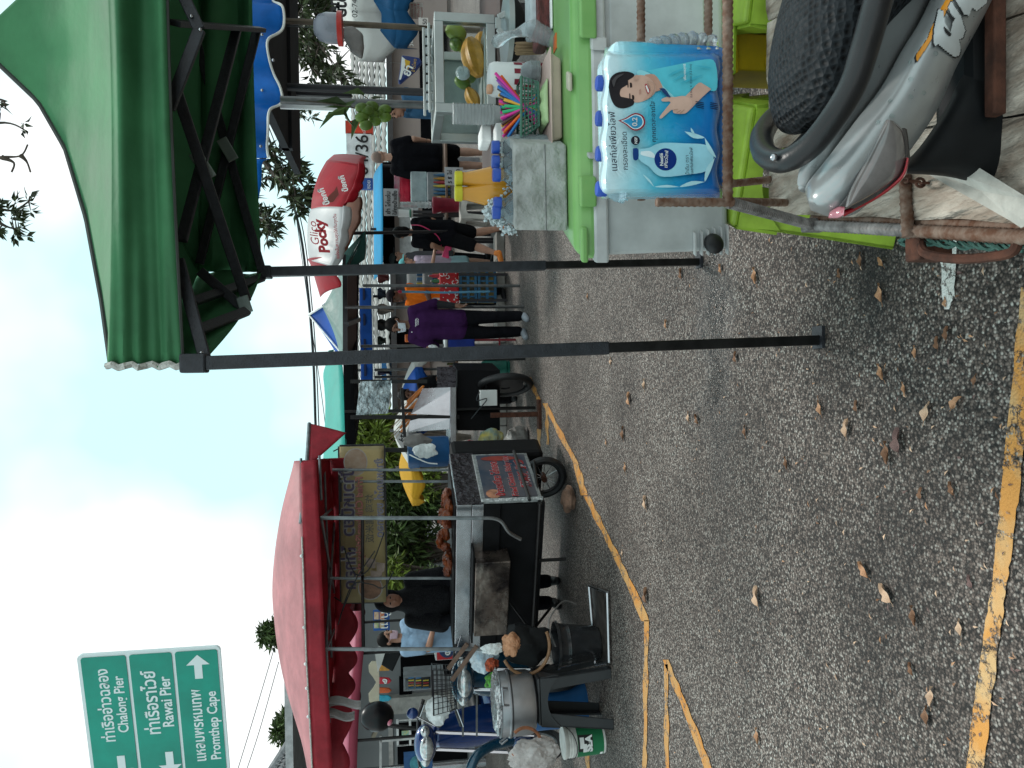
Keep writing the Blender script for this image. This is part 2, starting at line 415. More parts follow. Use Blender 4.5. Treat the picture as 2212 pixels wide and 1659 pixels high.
def strip(pts, w0, w1):
    e = []
    for i, (a, b) in enumerate(pts):
        w = lerp(w0, w1, i / (len(pts) - 1)); e.append((a - w / 2, b, a + w / 2))
    return jag(e, 6)
road_line('bay_marking', strip([(1143, 815), (1163, 863)], 8, 9) + strip([(1163, 863), (1166, 1000)], 5, 6), m_yel2, 'yellow bay marking by the far cart')
road_line('bay_marking', strip([(1177, 871), (1243, 1000), (1262, 1070)], 9, 16) + strip([(1181, 871), (1183, 960)], 5, 6), m_yel2, 'yellow zigzag marking beside the middle cart')
road_line('bay_marking', strip([(1268, 1072), (1310, 1160), (1352, 1245), (1394, 1342)], 12, 17) + strip([(1397, 1340), (1393, 1600), (1390, 1700)], 9, 9), m_yel2, 'yellow zigzag marking in front of the red canopy cart')
road_line('bay_marking', strip([(1438, 1425), (1480, 1530), (1530, 1659), (1548, 1700)], 11, 22) + strip([(1439, 1435), (1441, 1700)], 7, 10), m_yel2, 'yellow zigzag marking nearest the left edge')
road_line('bay_marking', strip([(1262, 1560), (1275, 1700)], 7, 8), m_yel2, 'short yellow marking behind the white paint pail')
wl = jag([(2031, 420, 2064), (2031, 560, 2066), (2034, 640, 2061), (2040, 668, 2050)], 4)
road_line('white_line', wl, m_whp, 'worn white line end beside the rusty frame')

ka, kb = G(1090, 500), G(1100, 1330)
mb = MB()
for i in range(14):
    a, b = ka.lerp(kb, (i + .01) / 14), ka.lerp(kb, (i + .99) / 14); mb.hexa([a, b, b + Vector((0, .35, 0)), a + Vector((0, .35, 0)), a + UP * .11, b + UP * .11, b + Vector((0, .35, .11)), a + Vector((0, .35, .11))])
o = mb.build('kerb', mat('kerb_concrete', (.34, .32, .29), .85, var=(3, .35), bump=(40, .5, .01)), None, bevel=.012); o['kind'] = 'structure'; o['label'] = 'pale worn concrete kerb behind the stalls'
# ---------------------------------------------------------------- fallen leaves (picture places, length in px, colour, turn)
lc = [mat('leaf_tan', (.50, .27, .15), .75, var=(40, .4)), mat('leaf_brown', (.22, .11, .06), .75, var=(40, .4)), mat('leaf_pale', (.60, .40, .27), .7, var=(40, .3)), mat('leaf_purple', (.17, .10, .09), .7, var=(40, .3))]
LV = [(1633, 595, 40, 0, .3), (1903, 632, 46, 0, .2), (2074, 590, 18, 3, 1.4), (1814, 590, 22, 1, .2), (1905, 803, 42, 0, .5), (2003, 890, 52, 2, -.4), (2067, 870, 44, 0, -.7), (1942, 950, 56, 3, 0),
      (1918, 978, 54, 1, .1), (1772, 880, 36, 0, .3), (1831, 925, 42, 2, 0), (1851, 876, 26, 1, .1), (1954, 838, 30, 0, .5), (2107, 820, 30, 1, -.4), (2047, 720, 34, 1, -.2), (2026, 740, 30, 1, .2),
      (1978, 760, 30, 0, 0), (2043, 652, 26, 0, 0), (1869, 1230, 44, 0, .8), (1915, 1280, 50, 2, .8), (1976, 1330, 46, 1, .4), (2075, 1355, 40, 2, .3), (2058, 1055, 34, 1, .4), (1990, 1065, 28, 1, 0),
      (2014, 1505, 50, 2, 0), (2003, 1545, 46, 1, .1), (1970, 1445, 30, 1, .5), (1637, 1287, 44, 2, .2), (1638, 1590, 36, 0, .3), (1488, 900, 24, 2, .1), (1507, 905, 26, 1, .6), (1360, 860, 28, 0, .1),
      (1393, 830, 24, 2, 0), (1347, 935, 30, 1, 0), (1396, 1085, 30, 2, .2), (1397, 1285, 34, 1, .1), (1352, 1010, 22, 0, 0), (1610, 930, 26, 1, 0), (1558, 580, 22, 0, .2), (1472, 590, 24, 1, .1),
      (1270, 640, 14, 0, 0), (1320, 780, 18, 2, 0), (1440, 700, 20, 0, .1), (1590, 770, 24, 1, .2), (1700, 1000, 30, 1, .3), (1860, 560, 34, 1, .1), (1905, 565, 28, 0, .5), (2097, 1255, 30, 3, .4), (1345, 1195, 16, 2, 0), (1310, 955, 15, 0, .3)]
r3 = random.Random(11)
def leaf_mesh(seed):
    rr = random.Random(seed); mb = MB(); cu = rr.uniform(.05, .3); tw = rr.uniform(-.5, .5)
    def fn(u, v):
        w = abs(math.sin(math.pi * min(1, u * 1.02) ** (.7 + .15 * (seed % 3)))) ** .8 * (.16 + .035 * (seed % 4)) * (1 + .10 * math.sin(u * 17 + seed))
        y = (v - .5) * 2 * w
        z = .03 + abs(y) * (.6 + cu) + cu * (u - .5) ** 2 + .07 * math.sin(u * 8 + seed + v * 4) * (.4 + u)
        return (u - .5, y, max(.004, z + tw * y * (u - .5)))
    mb.grid(fn, 16, 6); mb.tube([(-.5, 0, .05), (-.62, .02, .03), (-.7, .05, .02)], .012, 4)
    return mb
lmesh = []
for sdn in range(4): lmesh.append([leaf_mesh(sdn) for _ in range(1)][0])
lm_me = {}
tone = ['tan', 'dark brown', 'pale', 'purplish brown']
for i, (a, b, ln, c, tz) in enumerate(LV):
    P = G(a, b, .003); s = ln * P.y / FP * 1.05
    key = (i % 4, c)
    if key not in lm_me:
        q = lmesh[i % 4].build('fallen_leaf', lc[c], None, True); lm_me[key] = q.data
    else:
        q = bpy.data.objects.new('fallen_leaf', lm_me[key]); COL.objects.link(q)
    q.location = P; q.scale = (s, s, s); q.rotation_euler = (0, 0, tz + r3.uniform(-.15, .15))
    near = min(((2045, 600, 'beside the white line end'), (1905, 600, 'by the rusty sidecar frame'), (1760, 760, 'near the front tent foot'), (1960, 930, 'in the leaf cluster on the open asphalt'), (2070, 880, 'close to the long yellow line'), (1880, 1270, 'in the middle of the asphalt'), (2070, 1330, 'next to the lower yellow line'), (2005, 1520, 'near the bottom left of the view'), (1500, 900, 'on the asphalt facing the carts'), (1370, 860, 'far out on the asphalt near the middle cart'), (1390, 1150, 'along the yellow zigzag'), (1640, 1290, 'alone on the left asphalt'), (1640, 1590, 'alone at the left edge'), (1500, 590, 'near the cooler'), (1300, 640, 'far out by the rear tent leg')), key=lambda q: (q[0] - a) ** 2 + (q[1] - b) ** 2)[2]
    tag(q, ('large ' if ln >= 44 else 'small ' if ln < 28 else 'medium ') + tone[c] + ' dry leaf ' + near, 'leaf', 'dry leaves on the asphalt')
mb = MB()
for i in range(420):   # crumbs of leaf and twig too small to count
    a, b = r3.uniform(1180, 2210), r3.uniform(500, 1659)
    P = G(a, b, .005); l_ = r3.uniform(.004, .012); an = r3.uniform(0, 6.28); d = Vector((math.cos(an), math.sin(an), 0)) * l_; e = Vector((-d.y, d.x, 0)) * .3
    mb.mi = r3.randint(0, 3); mb.poly([P - d, P - e + Vector((0, 0, .003)), P + d, P + e + Vector((0, 0, .004))])
o = mb.build('leaf_crumbs', lc); o['kind'] = 'stuff'; tag(o, 'tiny crumbs of dry leaf strewn over the asphalt', 'leaf litter', kind='stuff')

# ---------------------------------------------------------------- low building with a long tiled roof at the right
m_wall = mat('taupe_wall', (.33, .27, .245), .85, var=(1.2, .12))
m_tile = mat('grey_roof_tile', (.25, .245, .23), .8, var=(1.4, .6), bump=(30, .4, .02))
m_dark = mat('dark_void', (.005, .005, .006), .9, spec=.05)  # near-black that paints the shade inside openings and below the low awning
BY = 20.0
xr, xl = W(835, -160, BY).x, W(840, 965, BY).x
ez = W(835, 300, BY).z
t = T('shop_building', 'long low taupe shop building under a weathered tiled roof', 'building', ((xr + xl) / 2, BY, 0))
mb = MB(); mb.box(((xr + xl) / 2, BY + 3.2, ez / 2 - .05), (xr - xl - .2, 6, ez - .1)); mb.build('wall', m_wall, t)
nrow = 7; r4 = random.Random(4)
for k in range(nrow):
    mb = MB()
    def fn(u, v, k=k):
        y = BY - .3 + (k + v * 1.12) * .55; z = ez - .02 + (k + v) * .155 + (.05 * (1 - v)) * 0.6
        z += .014 * math.cos(u * 2 * math.pi * 62) + .01 * math.sin(u * 90 + k)
        return (lerp(xl - .4, xr + .4, u), y, z)
    mb.grid(fn, 62 * 6, 2); mb.build('roof_tile_row', m_tile, t, True, solid=.02)
mb = MB(); mb.box(((xr + xl) / 2, BY - .3, ez - .1), (xr - xl + .8, .06, .14)); mb.build('fascia', mat('fascia', (.05, .045, .045), .7), t)
def wpanel(nm, p0, y0, p1, y1, m, par, Y=BY + .12, th=.06, lab=None):
    mb = MB(); a, b = W(p0, y0, Y), W(p1, y1, Y); mb.box(((a.x + b.x) / 2, Y, (a.z + b.z) / 2), (abs(a.x - b.x), th, abs(a.z - b.z)))
    return mb.build(nm, m, par, label=lab)
wpanel('window', 845, 590, 905, 655, mat('window_glass', (.03, .035, .04), .1, spec=.8), t)
wpanel('window_frame', 843, 586, 848, 660, mat('white_frame', (.7, .71, .7), .5), t, BY + .06)
wpanel('door', 838, 700, 935, 760, m_dark, t)
wpanel('blue_panel', 824, 780, 852, 826, mat('blue_board', (.01, .10, .26), .5), t)
wpanel('pillar', 838, 400, 1000, 412, mat('pillar_grey', (.5, .48, .46), .8), t)
wpanel('opening_shade_panel', 905, 60, 990, 560, m_dark, t)  # flat black panel, paints the shade inside the shop front
wpanel('opening_shade_panel', 888, 665, 1000, 775, m_dark, t); wpanel('opening_shade_panel', 880, 830, 1000, 900, m_dark, t); wpanel('wall_board', 884, 778, 930, 828, mat('brown_board', (.16, .10, .08), .7, var=(5, .4)), t)  # more black shade panels, added to darken the pale wall
wpanel('shutter', 862, 440, 905, 560, mat('shutter_grey', (.35, .36, .36), .6), t)
# heart logo on the wall
m_wl = mat('white_lettering', (.8, .82, .8), .6, var=(4, .05))
def heart(cx, cy, s, Y, w, par, nm='heart_logo'):
    mb = MB()
    for k, (q, ww) in enumerate(((1, w), (.55, w * .8))):
        pts = []
        for i in range(26):
            a = math.radians(-150 + 300 * i / 25) if k == 0 else math.radians(-165 + 330 * i / 25)
            x = 16 * math.sin(a) ** 3; y = 13 * math.cos(a) - 5 * math.cos(2 * a) - 2 * math.cos(3 * a) - math.cos(4 * a)
            x, y = x * s * q / 16, -y * s * q / 16
            ca, sa = math.cos(.6), math.sin(.6)
            pts.append(W(cx + (y * ca - x * sa), cy - (x * ca + y * sa), Y))
        mb.tube(pts, ww * Y / FP, 6)
    return mb.build(nm, m_wl, par, True)
heart(872, 85, 15, BY + .08, 1.6, t)
itext("วอลล์", (893, 100), (889, 70), BY + .08, m_wl, t)
# paper price sign
t = T('paper_sign', 'white paper sign with red handwriting hanging at the right edge', 'sign', W(899, 22, 8.0))
wpanel('sheet', 884, 5, 914, 41, mat('paper', (.72, .66, .62), .8), t, 8.0, .01)
m_redink = mat('red_ink', (.5, .02, .03), .6)
for i, s in enumerate(("กาแฟเย็น 20฿", "ชาเขียวนม 20", "โกโก้นม 20 ฿", "สตรอเบอรี่")):
    itext(s, (892 + i * 7, 40), (892 + i * 7, 8 + 4 * (i == 3) * 2), 7.98, m_redink, t)
# numbered sign
t = T('street_number_sign', 'white advertising sign with large black 64/36 beside a red block', 'sign', W(780, 320, 13))
wpanel('board', 748, 290, 804, 386, mat('sign_white', (.8, .82, .82), .5), t, 13, .08)
wpanel('red_block', 746, 262, 806, 290, mat('sign_red', (.62, .045, .015), .5), t, 13, .09)
wpanel('blue_block', 780, 386, 806, 410, mat('sign_blue', (.02, .09, .35), .5), t, 13, .09)
m_ink = mat('black_ink', (.012, .012, .013), .6)
itext("64/36", (795, 378), (795, 292), 12.93, m_ink, t, bold=.01)
itext("เปรี้ยว", (790, 288), (786, 268), 12.93, m_wl, t)
itext("ซอย", (800, 408), (800, 390), 12.93, m_wl, t)
mb = MB(); mb.bar(W(806, 340, 13.1), G(1000, 340) * 0 + Vector((W(806, 340, 13.1).x, 13.1, 0)), .07); mb.build('post', mat('grey_post', (.2, .2, .21), .5, .6), t)

# ---------------------------------------------------------------- foliage
def leaf_mats(nm, c):
    return [mat(nm + str(i), tuple(x * k for x in c), .55, spec=.4, var=(9, .25)) for i, k in enumerate((.55, 1.0, 1.5))]
lf_dark = leaf_mats('mango_leaf', (.045, .062, .022)); lf_light = leaf_mats('light_leaf', (.16, .22, .03)); lf_mid = leaf_mats('mid_leaf', (.06, .10, .025))
m_bark = mat('bark', (.09, .07, .055), .9, var=(12, .4), bump=(40, .6, .02))
def put_leaf(mb, p, d, ln, wd, rr):
    d = d.normalized(); x, y, _ = frame(d); a = rr.uniform(0, 6.28); sd_ = x * math.cos(a) + y * math.sin(a); nn = d.cross(sd_)
    mb.mi = rr.choice((0, 0, 1, 1, 1, 2)); h = nn * (wd * .35)
    a0, a1, a2, a3 = p, p + d * ln * .35 + sd_ * wd / 2 + h, p + d * ln - h * .8, p + d * ln * .35 - sd_ * wd / 2 + h; c = p + d * ln * .45
    mb.add([a0, a1, a2, a3, c], [(0, 1, 4), (1, 2, 4), (2, 3, 4), (3, 0, 4)])
def tree(name, label, base, limbs, mats, ln, wd, per, spread, seed, group=None, trunk_r=.16, out=None):
    """limbs: poly-lines; leaves grow in tufts along the outer part of each"""
    rr = random.Random(seed); t = T(name, label, 'tree', base, group)
    tb = MB(); lb = MB()
    for (pts, n_t) in limbs:
        sp = smoothpath(pts, 6); N = len(sp)
        tb.tube(sp, [max(.006, trunk_r * (1 - i / N) ** 1.6 * .5) for i in range(N)], 6)
        for k in range(n_t):
            f = rr.uniform(.15, 1) ** .8; q = sp[min(N - 1, int(f * (N - 1)))] ; o_ = Vector((rr.gauss(0, spread), rr.gauss(0, spread), rr.gauss(0, spread * .8)))
            tip = q + o_; tb.tube([q, tip], [.012 * (ln / .15), .004 * (ln / .15)], 4, False)
            dr = (sp[-1] - sp[max(0, N - 8)]).normalized() * .5 + Vector((0, 0, -.25)) + o_.normalized() * .6
            for j in range(per):
                v = Vector((rr.gauss(0, 1), rr.gauss(0, 1), rr.gauss(0, .8) - .25)).normalized()
                put_leaf(lb, tip + v * ln * .12, (dr + v).normalized(), ln * rr.uniform(.65, 1.2), wd * rr.uniform(.7, 1.2), rr)
    tb.build('trunk', m_bark, t, True); c = lb.build('crown', mats, t); c['kind'] = 'stuff'
    return t
Yt = 9.0
base = Vector((6.6, 9.6, 0)); hub = Vector((6.3, 9.4, 3.4))
def pl(pts, Y): return [W(a, b, Y + .25 * math.sin(i * 1.7)) for i, (a, b) in enumerate(pts)]
tree('mango_tree', 'dark mango tree with long leaves drooping behind the drink stall', base,
     [([base, base + Vector((-.1, 0, 1.8)), hub], 0),
      ([hub] + pl([(540, -120), (640, 40), (700, 110), (765, 195)], Yt), 52), ([hub] + pl([(570, -80), (650, 60), (690, 120), (718, 198)], Yt + .4), 44),
      ([hub] + pl([(600, -60), (635, 70), (650, 128)], Yt + .6), 34), ([hub] + pl([(640, -60), (690, -10), (735, 50)], Yt + .8), 60), ([hub] + pl([(600, -80), (625, -20), (700, 40)], Yt + .5), 70),
      ([hub] + pl([(640, -80), (720, 20), (775, 80)], Yt + 1), 40), ([hub] + pl([(590, -80), (610, 20), (665, 105), (690, 170)], Yt + .2), 30)], lf_dark, .15, .042, 9, .10, 5, 'mango trees behind the stalls')
base2 = Vector((7.4, 11.2, 0)); hub2 = Vector((6.9, 11, 4.4))
tree('mango_tree', 'dark mango tree whose branch tips show left of the blue awning', base2,
     [([base2, base2 + Vector((0, 0, 2)), hub2], 0),
      ([hub2] + pl([(420, 60), (560, 330), (600, 385), (640, 432), (652, 462)], 10.2), 56), ([hub2] + pl([(430, 80), (590, 340), (640, 385), (672, 420)], 10.4), 42),
      ([hub2] + pl([(420, 120), (540, 440), (575, 480), (588, 512)], 10.3), 38), ([hub2] + pl([(480, 60), (600, 210), (640, 240), (668, 262)], 10.8), 10)], lf_dark, .16, .045, 8, .09, 9, 'mango trees behind the stalls')
base3 = Vector((-.4, 4.6, 4.9)); 
# twigs and a leafy sprig reaching in from overhead
q = W(-40, 440, 5.6)
tree('overhanging_branch', 'leafy dark sprig reaching in at the very top of the view', W(-120, 430, 5.6), [([W(-160, 420, 5.6), W(-40, 440, 5.6), W(25, 455, 5.6), W(66, 432, 5.6)], 14), ([W(-60, 440, 5.6), W(5, 485, 5.6), W(45, 497, 5.6)], 14)], lf_dark, .075, .026, 6, .04, 21, 'twigs overhead', .06)
tree('overhanging_branch', 'bare thin twigs overhead above the green canopy edge', W(-120, 330, 5.6), [([W(-100, 280, 5.6), W(10, 265, 5.6), W(60, 285, 5.6)], 2), ([W(-60, 350, 5.6), W(5, 340, 5.6), W(45, 336, 5.6), W(60, 312, 5.6)], 0), ([W(5, 340, 5.6), W(30, 352, 5.6), W(25, 372, 5.6)], 0), ([W(45, 336, 5.6), W(58, 350, 5.6), W(66, 372, 5.6)], 0), ([W(-60, 240, 5.6), W(0, 215, 5.6), W(12, 232, 5.6)], 3)], lf_dark, .07, .03, 3, .03, 22, 'twigs overhead', .04)
def bush(name, label, px, py, Y, rx, rz, n, mats, ln, wd, seed, group=None, trunk=True):
    rr = random.Random(seed); c = W(px, py, Y); t = T(name, label, 'tree' if trunk else 'bush', (c.x, c.y, 0), group)
    tb = MB(); b0 = Vector((c.x, c.y, 0)); tips = []
    for k in range(26):
        a = rr.uniform(0, 6.28); r_ = rr.uniform(.2, 1); e = c + Vector((math.cos(a) * rx * r_ * .8, math.sin(a) * rx * r_ * .6, rr.uniform(-.7, .9) * rz * (1 - .3 * r_)))
        tips.append(e); mid = b0.lerp(e, .55) * .7 + Vector((c.x, c.y, max(.1, c.z - rz * .6))) * .3
        tb.tube(smoothpath([b0 + Vector((0, 0, 0)), mid, e], 4), [max(.008, .05 * (1 - i / 9)) for i in range(9)], 5)
    tb.build('trunk', m_bark, t, True); lb = MB()
    for k in range(n):
        e = rr.choice(tips); v = Vector((rr.gauss(0, 1), rr.gauss(0, 1), rr.gauss(0, 1))).normalized()
        p = e + v * rr.uniform(.1, 1) * rx * .34
        put_leaf(lb, p, (v * .8 + Vector((rr.gauss(0, .3), rr.gauss(0, .3), -.35))).normalized(), ln * rr.uniform(.6, 1.2), wd * rr.uniform(.7, 1.2), rr)
    c = lb.build('crown', mats, t); c['kind'] = 'stuff'; return t
bush('shade_tree', 'bright yellow green leafy tree above the white umbrella', 805, 950, 15.5, .85, .5, 2100, lf_light, .26, .075, 31)
bush('shade_tree', 'dark green leafy tree behind the yellow umbrella', 880, 1080, 16.5, 1.1, .75, 2400, lf_mid, .26, .075, 32)
bush('shade_tree', 'green leafy tree behind the roasted chicken', 875, 1190, 16, 1.0, .8, 2200, lf_mid, .26, .075, 33)
bush('shade_tree', 'small light green tree top under the banner left end', 850, 1240, 15, .45, .35, 500, lf_light, .2, .06, 34)
bush('small_bush', 'round bush beside the woman in the black headscarf', 925, 1268, 14, .38, .28, 900, lf_mid, .1, .05, 35, trunk=False)
bush('small_bush', 'light green bush next to the blue barrel', 925, 1040, 12.5, .3, .3, 700, lf_light, .1, .05, 36, trunk=False)
bush('hanging_plant', 'trailing potted plant on the pale grey wall', 862, 1262, 15.2, .25, .25, 350, lf_mid, .12, .05, 37, trunk=False)
bush('far_tree', 'distant tree top just above the middle of the red canopy', 592, 1365, 27, .55, .6, 600, lf_mid, .3, .12, 38)
bush('far_tree', 'distant bushy tree top over the grey tiled house roof', 628, 1575, 27, .7, .6, 900, lf_mid, .3, .12, 39)

# ---------------------------------------------------------------- house with grey tiles at the far left
t = T('tiled_house', 'house with a steep grey tiled roof at the left edge', 'building', W(700, 1700, 22) * 1)
t.location.z = 0
m_gt = mat('dark_roof_tile', (.17, .17, .175), .8, var=(3, .4), bump=(30, .4, .02))
A0, A1 = W(640, 1578, 22), W(560, 1700, 24.5); B0, B1 = W(735, 1590, 20.5), W(735, 1760, 21.5)
rows = 12
for k in range(rows):
    mb = MB()
    def fn(u, v, k=k):
        f = (k + v * 1.15) / rows; a = A0.lerp(B0, f); b = A1.lerp(B1, f); p = a.lerp(b, u)
        nrm = Vector((.2, -.6, .75)); return p + nrm * (.05 * v + .045 * abs(math.sin(u * math.pi * 16)))
    mb.grid(fn, 80, 1); mb.build('roof_tile_row', m_gt, t, True, solid=.02)
mb = MB(); mb.tube([A0, A1], .1, 8); mb.build('ridge', m_gt, t, True)
mb = MB(); c = (B0 + B1) / 2; mb.box((c.x - 1, 23, 1.4), (5, 3, 2.8)); mb.build('wall', mat('white_wall', (.6, .6, .58), .8), t)

# ---------------------------------------------------------------- grey shop at the back left
SY = 15.8
t = T('grey_shop', 'pale grey shop front behind the pink canopy', 'building', W(900, 1480, SY) * 1); t.location.z = 0
m_gw = mat('grey_wall', (.25, .26, .265), .85, var=(1, .1)); m_wf = mat('white_frame', (.7, .71, .7), .5)
a, b = W(770, 1228, SY), W(770, 1800, SY)
mb = MB(); mb.box(((a.x + b.x) / 2, SY + 2, 1.6), (abs(a.x - b.x), 4, 3.2)); mb.build('wall', m_gw, t)
mb = MB(); mb.box(((a.x + b.x) / 2, SY - .4, 3.25), (abs(a.x - b.x) + .6, 5.5, .12)); mb.build('roof', mat('metal_roof', (.4, .4, .4), .5, .5), t)
wpanel('lintel', 838, 1525, 850, 1659, mat('pillar_grey', (.5, .48, .46), .8), t, SY - .05)
wpanel('opening_shade_panel', 858, 1590, 1010, 1650, m_dark, t, SY - .03)  # this panel and the next paint the shade inside the shop
wpanel('opening_shade_panel', 865, 1420, 1010, 1455, m_dark, t, SY - .03)
wpanel('pillar', 838, 1505, 990, 1528, mat('pillar_cream', (.42, .41, .38), .8), t, SY - .1, .2)
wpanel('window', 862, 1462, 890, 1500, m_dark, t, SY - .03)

# ---------------------------------------------------------------- power lines
m_wire = mat('wire', (.015, .02, .024), .6)
def wire(label, pts, Y, r, group='power lines'):
    P = [W(a, b, Y) for a, b in pts]; mb = MB(); mb.tube(smoothpath(P, 5), r, 6); o = mb.build('power_line', m_wire, None, True); tag(o, label, 'cable', group)
wire('thick bundled cable rising to the right behind the umbrella', [(540, 200), (612, 380), (648, 500), (668, 660), (677, 780), (681, 900), (682, 1000), (660, 1250)], 16, .028)
wire('thin cable just below the thick bundle', [(552, 200), (620, 380), (655, 500), (674, 660), (683, 780), (688, 900), (690, 1000), (670, 1250)], 16, .012)
wire('thin cable leading down to the red canopy corner', [(640, 470), (672, 700), (690, 820), (705, 940), (712, 1060)], 16.3, .008)
wire('upper thin wire slanting down to the left of the canopy', [(594, 1395), (545, 1560), (505, 1690)], 19, .010, 'wires by the road sign')
wire('lower thin wire slanting down to the left of the canopy', [(602, 1430), (560, 1580), (520, 1700)], 19, .010, 'wires by the road sign')

# ---------------------------------------------------------------- green road sign
SYg = 13.0
t = T('road_sign', 'large green direction sign with white Thai and English place names', 'road sign', (W(300, 1800, SYg).x, SYg + .4, 0))
P00 = W(165, 1408, SYg); P10 = W(475, 1396, SYg)             # right edge top / bottom
xd = Vector((-1, .24, 0)).normalized()
hgt = P00.z - P10.z
P00 = Vector((P10.x + .03, SYg, P00.z)); wid = 4.2
upv = UP
nrm = xd.cross(UP); nrm = -nrm if nrm.y > 0 else nrm
def SG(u, v, off=0): return P10 + xd * (u * hgt) + UP * (v * hgt) + nrm * off     # u leftwards, v upwards, in sign heights
m_gs = mat('sign_green', (.0, .30, .215), .45, var=(.9, .22)); m_sw = mat('sign_border', (.72, .82, .82), .45, var=(3, .04))
def rrect(u0, v0, u1, v1, r, off):
    pts = []
    for cu, cv, a0 in ((u1 - r, v1 - r, 0), (u0 + r, v1 - r, 90), (u0 + r, v0 + r, 180), (u1 - r, v0 + r, 270)):
        for i in range(5): a = math.radians(a0 + 90 * i / 4); pts.append(SG(cu + r * math.cos(a), cv + r * math.sin(a), off))
    return pts
mb = MB(); mb.prism(rrect(0, 0, wid / hgt, 1, .035, 0), -nrm * .05); mb.build('panel', m_sw, t)
rows_ = [(.665, .975), (.345, .642), (.022, .322)]
for v0, v1 in rows_:
    mb = MB(); mb.prism(rrect(.022, v0, wid / hgt - .022, v1, .02, .012), -nrm * .008); mb.build('green_field', m_gs, t)
def stext(s, u1, u0, v, hf=1.0, **k): text(s, SG(u1, v, .016), SG(u0, v, .016), UP, m_sw, t, hfac=hf * 1.12, bold=.02, **k)
stext("ท่าเรืออ่าวฉลอง", .735, .12, .80, 1.0); stext("Chalong Pier", .665, .185, .70, 1.0)
stext("ท่าเรือราไวย์", .70, .16, .475, 1.0); stext("Rawai Pier", .645, .215, .375, 1.0)
stext("แหลมพรหมเทพ", .97, .345, .165, 1.0); stext("Promthep Cape", .965, .37, .055, 1.0)
def sarrow(u, v, s, ang):
    pts = [(0, .5), (.42, .08), (.14, .08), (.14, -.5), (-.14, -.5), (-.14, .08), (-.42, .08)]; ca, sa = math.cos(ang), math.sin(ang)
    mb = MB(); mb.poly([SG(u - s * (x * ca - y * sa), v + s * (x * sa + y * ca), .016) for x, y in pts]); mb.build('arrow', m_sw, t)
sarrow(.155, .165, .2, -math.pi / 2); sarrow(.965, .777, .2, math.pi / 2); sarrow(.965, .43, .2, math.pi / 2)
for u in (1.25, 2.15):
    if u * hgt < wid:
        mb = MB(); b = SG(u, 0, -.1); mb.tube([Vector((b.x, b.y, 0)), Vector((b.x, b.y, b.z + hgt * .95))], .08, 10); mb.build('post', steel, t, True)
# ================================================================== GREEN FOLDING TENT (nearest)
m_gc = cloth('green_canvas', (.055, .205, .088), .07, (2.2, .30), (7, .35, .02), .7)
FL = Vector((W(400, 785, 2.44).x, 2.44, 0)); FR = Vector((1.95, 2.36, 0)); BL = Vector((W(565, 588, 3.48).x, 3.48, 0)); BR = Vector((2.4, 3.42, 0))
t = T('folding_tent', 'green canvas folding tent on black square legs in the foreground', 'canopy tent', (FL + FR + BL + BR) / 4)
zt = [W(242, 800, 2.44).z, W(222, 640, 2.52).z, W(190, 480, 2.64).z, W(143, 350, 2.74).z, W(85, 260, 2.82).z, W(-10, 185, 2.89).z]
tt = [0, .17, .41, .63, .788, .93]
def zprof(v):
    if v >= .93: return zt[-1] + (v - .93) * 1.6
    for i in range(5):
        if v <= tt[i + 1]: f = (v - tt[i]) / (tt[i + 1] - tt[i]); return lerp(zt[i], zt[i + 1], f)
APX = (FL + FR + BL + BR) / 4
mb = MB(); rr = random.Random(1)
for a, b, fr in ((FL, FR, 1), (FR, BR, 0), (BR, BL, 0), (BL, FL, 0)):
    def fn(u, v, a=a, b=b):
        p = a.lerp(b, u).lerp(APX, v); p.z = zprof(v) - .035 * math.sin(math.pi * u) * (1 - v) + .006 * math.sin(u * 23 + v * 9) * (1 - v) * math.sin(math.pi * u)
        return p
    mb.grid(fn, 28, 22)
mb.build('roof', m_gc, t, True, solid=.003)
mb = MB()
def vfold(u, v, a, b, z1, z0, k):
    p = a.lerp(b, u); n = (b - a).cross(UP).normalized()
    w = math.sin(math.pi * min(1, v * 1.0)) ** .7
    lo = z0 + .016 * math.sin(math.pi * u); hi = z1 + .012 - .035 * math.sin(math.pi * u)
    f = .052 * math.sin(7.4 * v + .7 * math.sin(u * 2.2 + k) - 1.0 * u + .2) + .012 * math.sin(17 * v - 5 * u + k) * (1 - .6 * u) + .006 * math.sin(33 * v + 5 * u) * math.exp(-u * 4)
    f *= w * (.30 + .70 * min(1, u * 1.6)) ; f += .006 * math.exp(-u * 9) * math.sin(v * 34)
    p = p + n * f; p.z = lerp(hi, lo, v); return p
vz1, vz0 = zt[0], W(396, 795, 2.44).z
bz0 = W(566, 588, 3.48).z
mb.grid(lambda u, v: vfold(u, v, FL, FR, vz1, vz0, 0), 50, 40)
mb.grid(lambda u, v: vfold(u, v, BL, BR, zt[0], bz0, 2), 24, 16)
mb.grid(lambda u, v: vfold(u, v, FR, BR, zt[0], vz0, 1), 12, 10)
zl0 = W(449, 735, 2.5).z
mb.grid(lambda u, v: (lambda p: Vector((p.x + .01 * math.sin(v * 9 + u * 4), p.y, lerp(zt[0] + .004 + .02 * math.sin(math.pi * u), lerp(zl0, bz0, u) - .02 * math.sin(math.pi * u), v))))(FL.lerp(BL, u)), 20, 10)
mb.build('valance', m_gc, t, True, solid=.003)
m_hem = mat('dark_hem', (.05, .055, .05), .8); m_fray = mat('frayed_white', (.55, .54, .5), .9, var=(60, .3), bump=(80, .8, .01))
mb = MB(); mb.tube([vfold(i / 30, 1, FL, FR, vz1, vz0, 0) for i in range(31)], .006, 6)
mb.tube([Vector((*(FL.lerp(APX, v).xy), zprof(v) + .004)) for v in [i / 40 for i in range(41)]], .008, 6); mb.build('hem', m_hem, t, True)
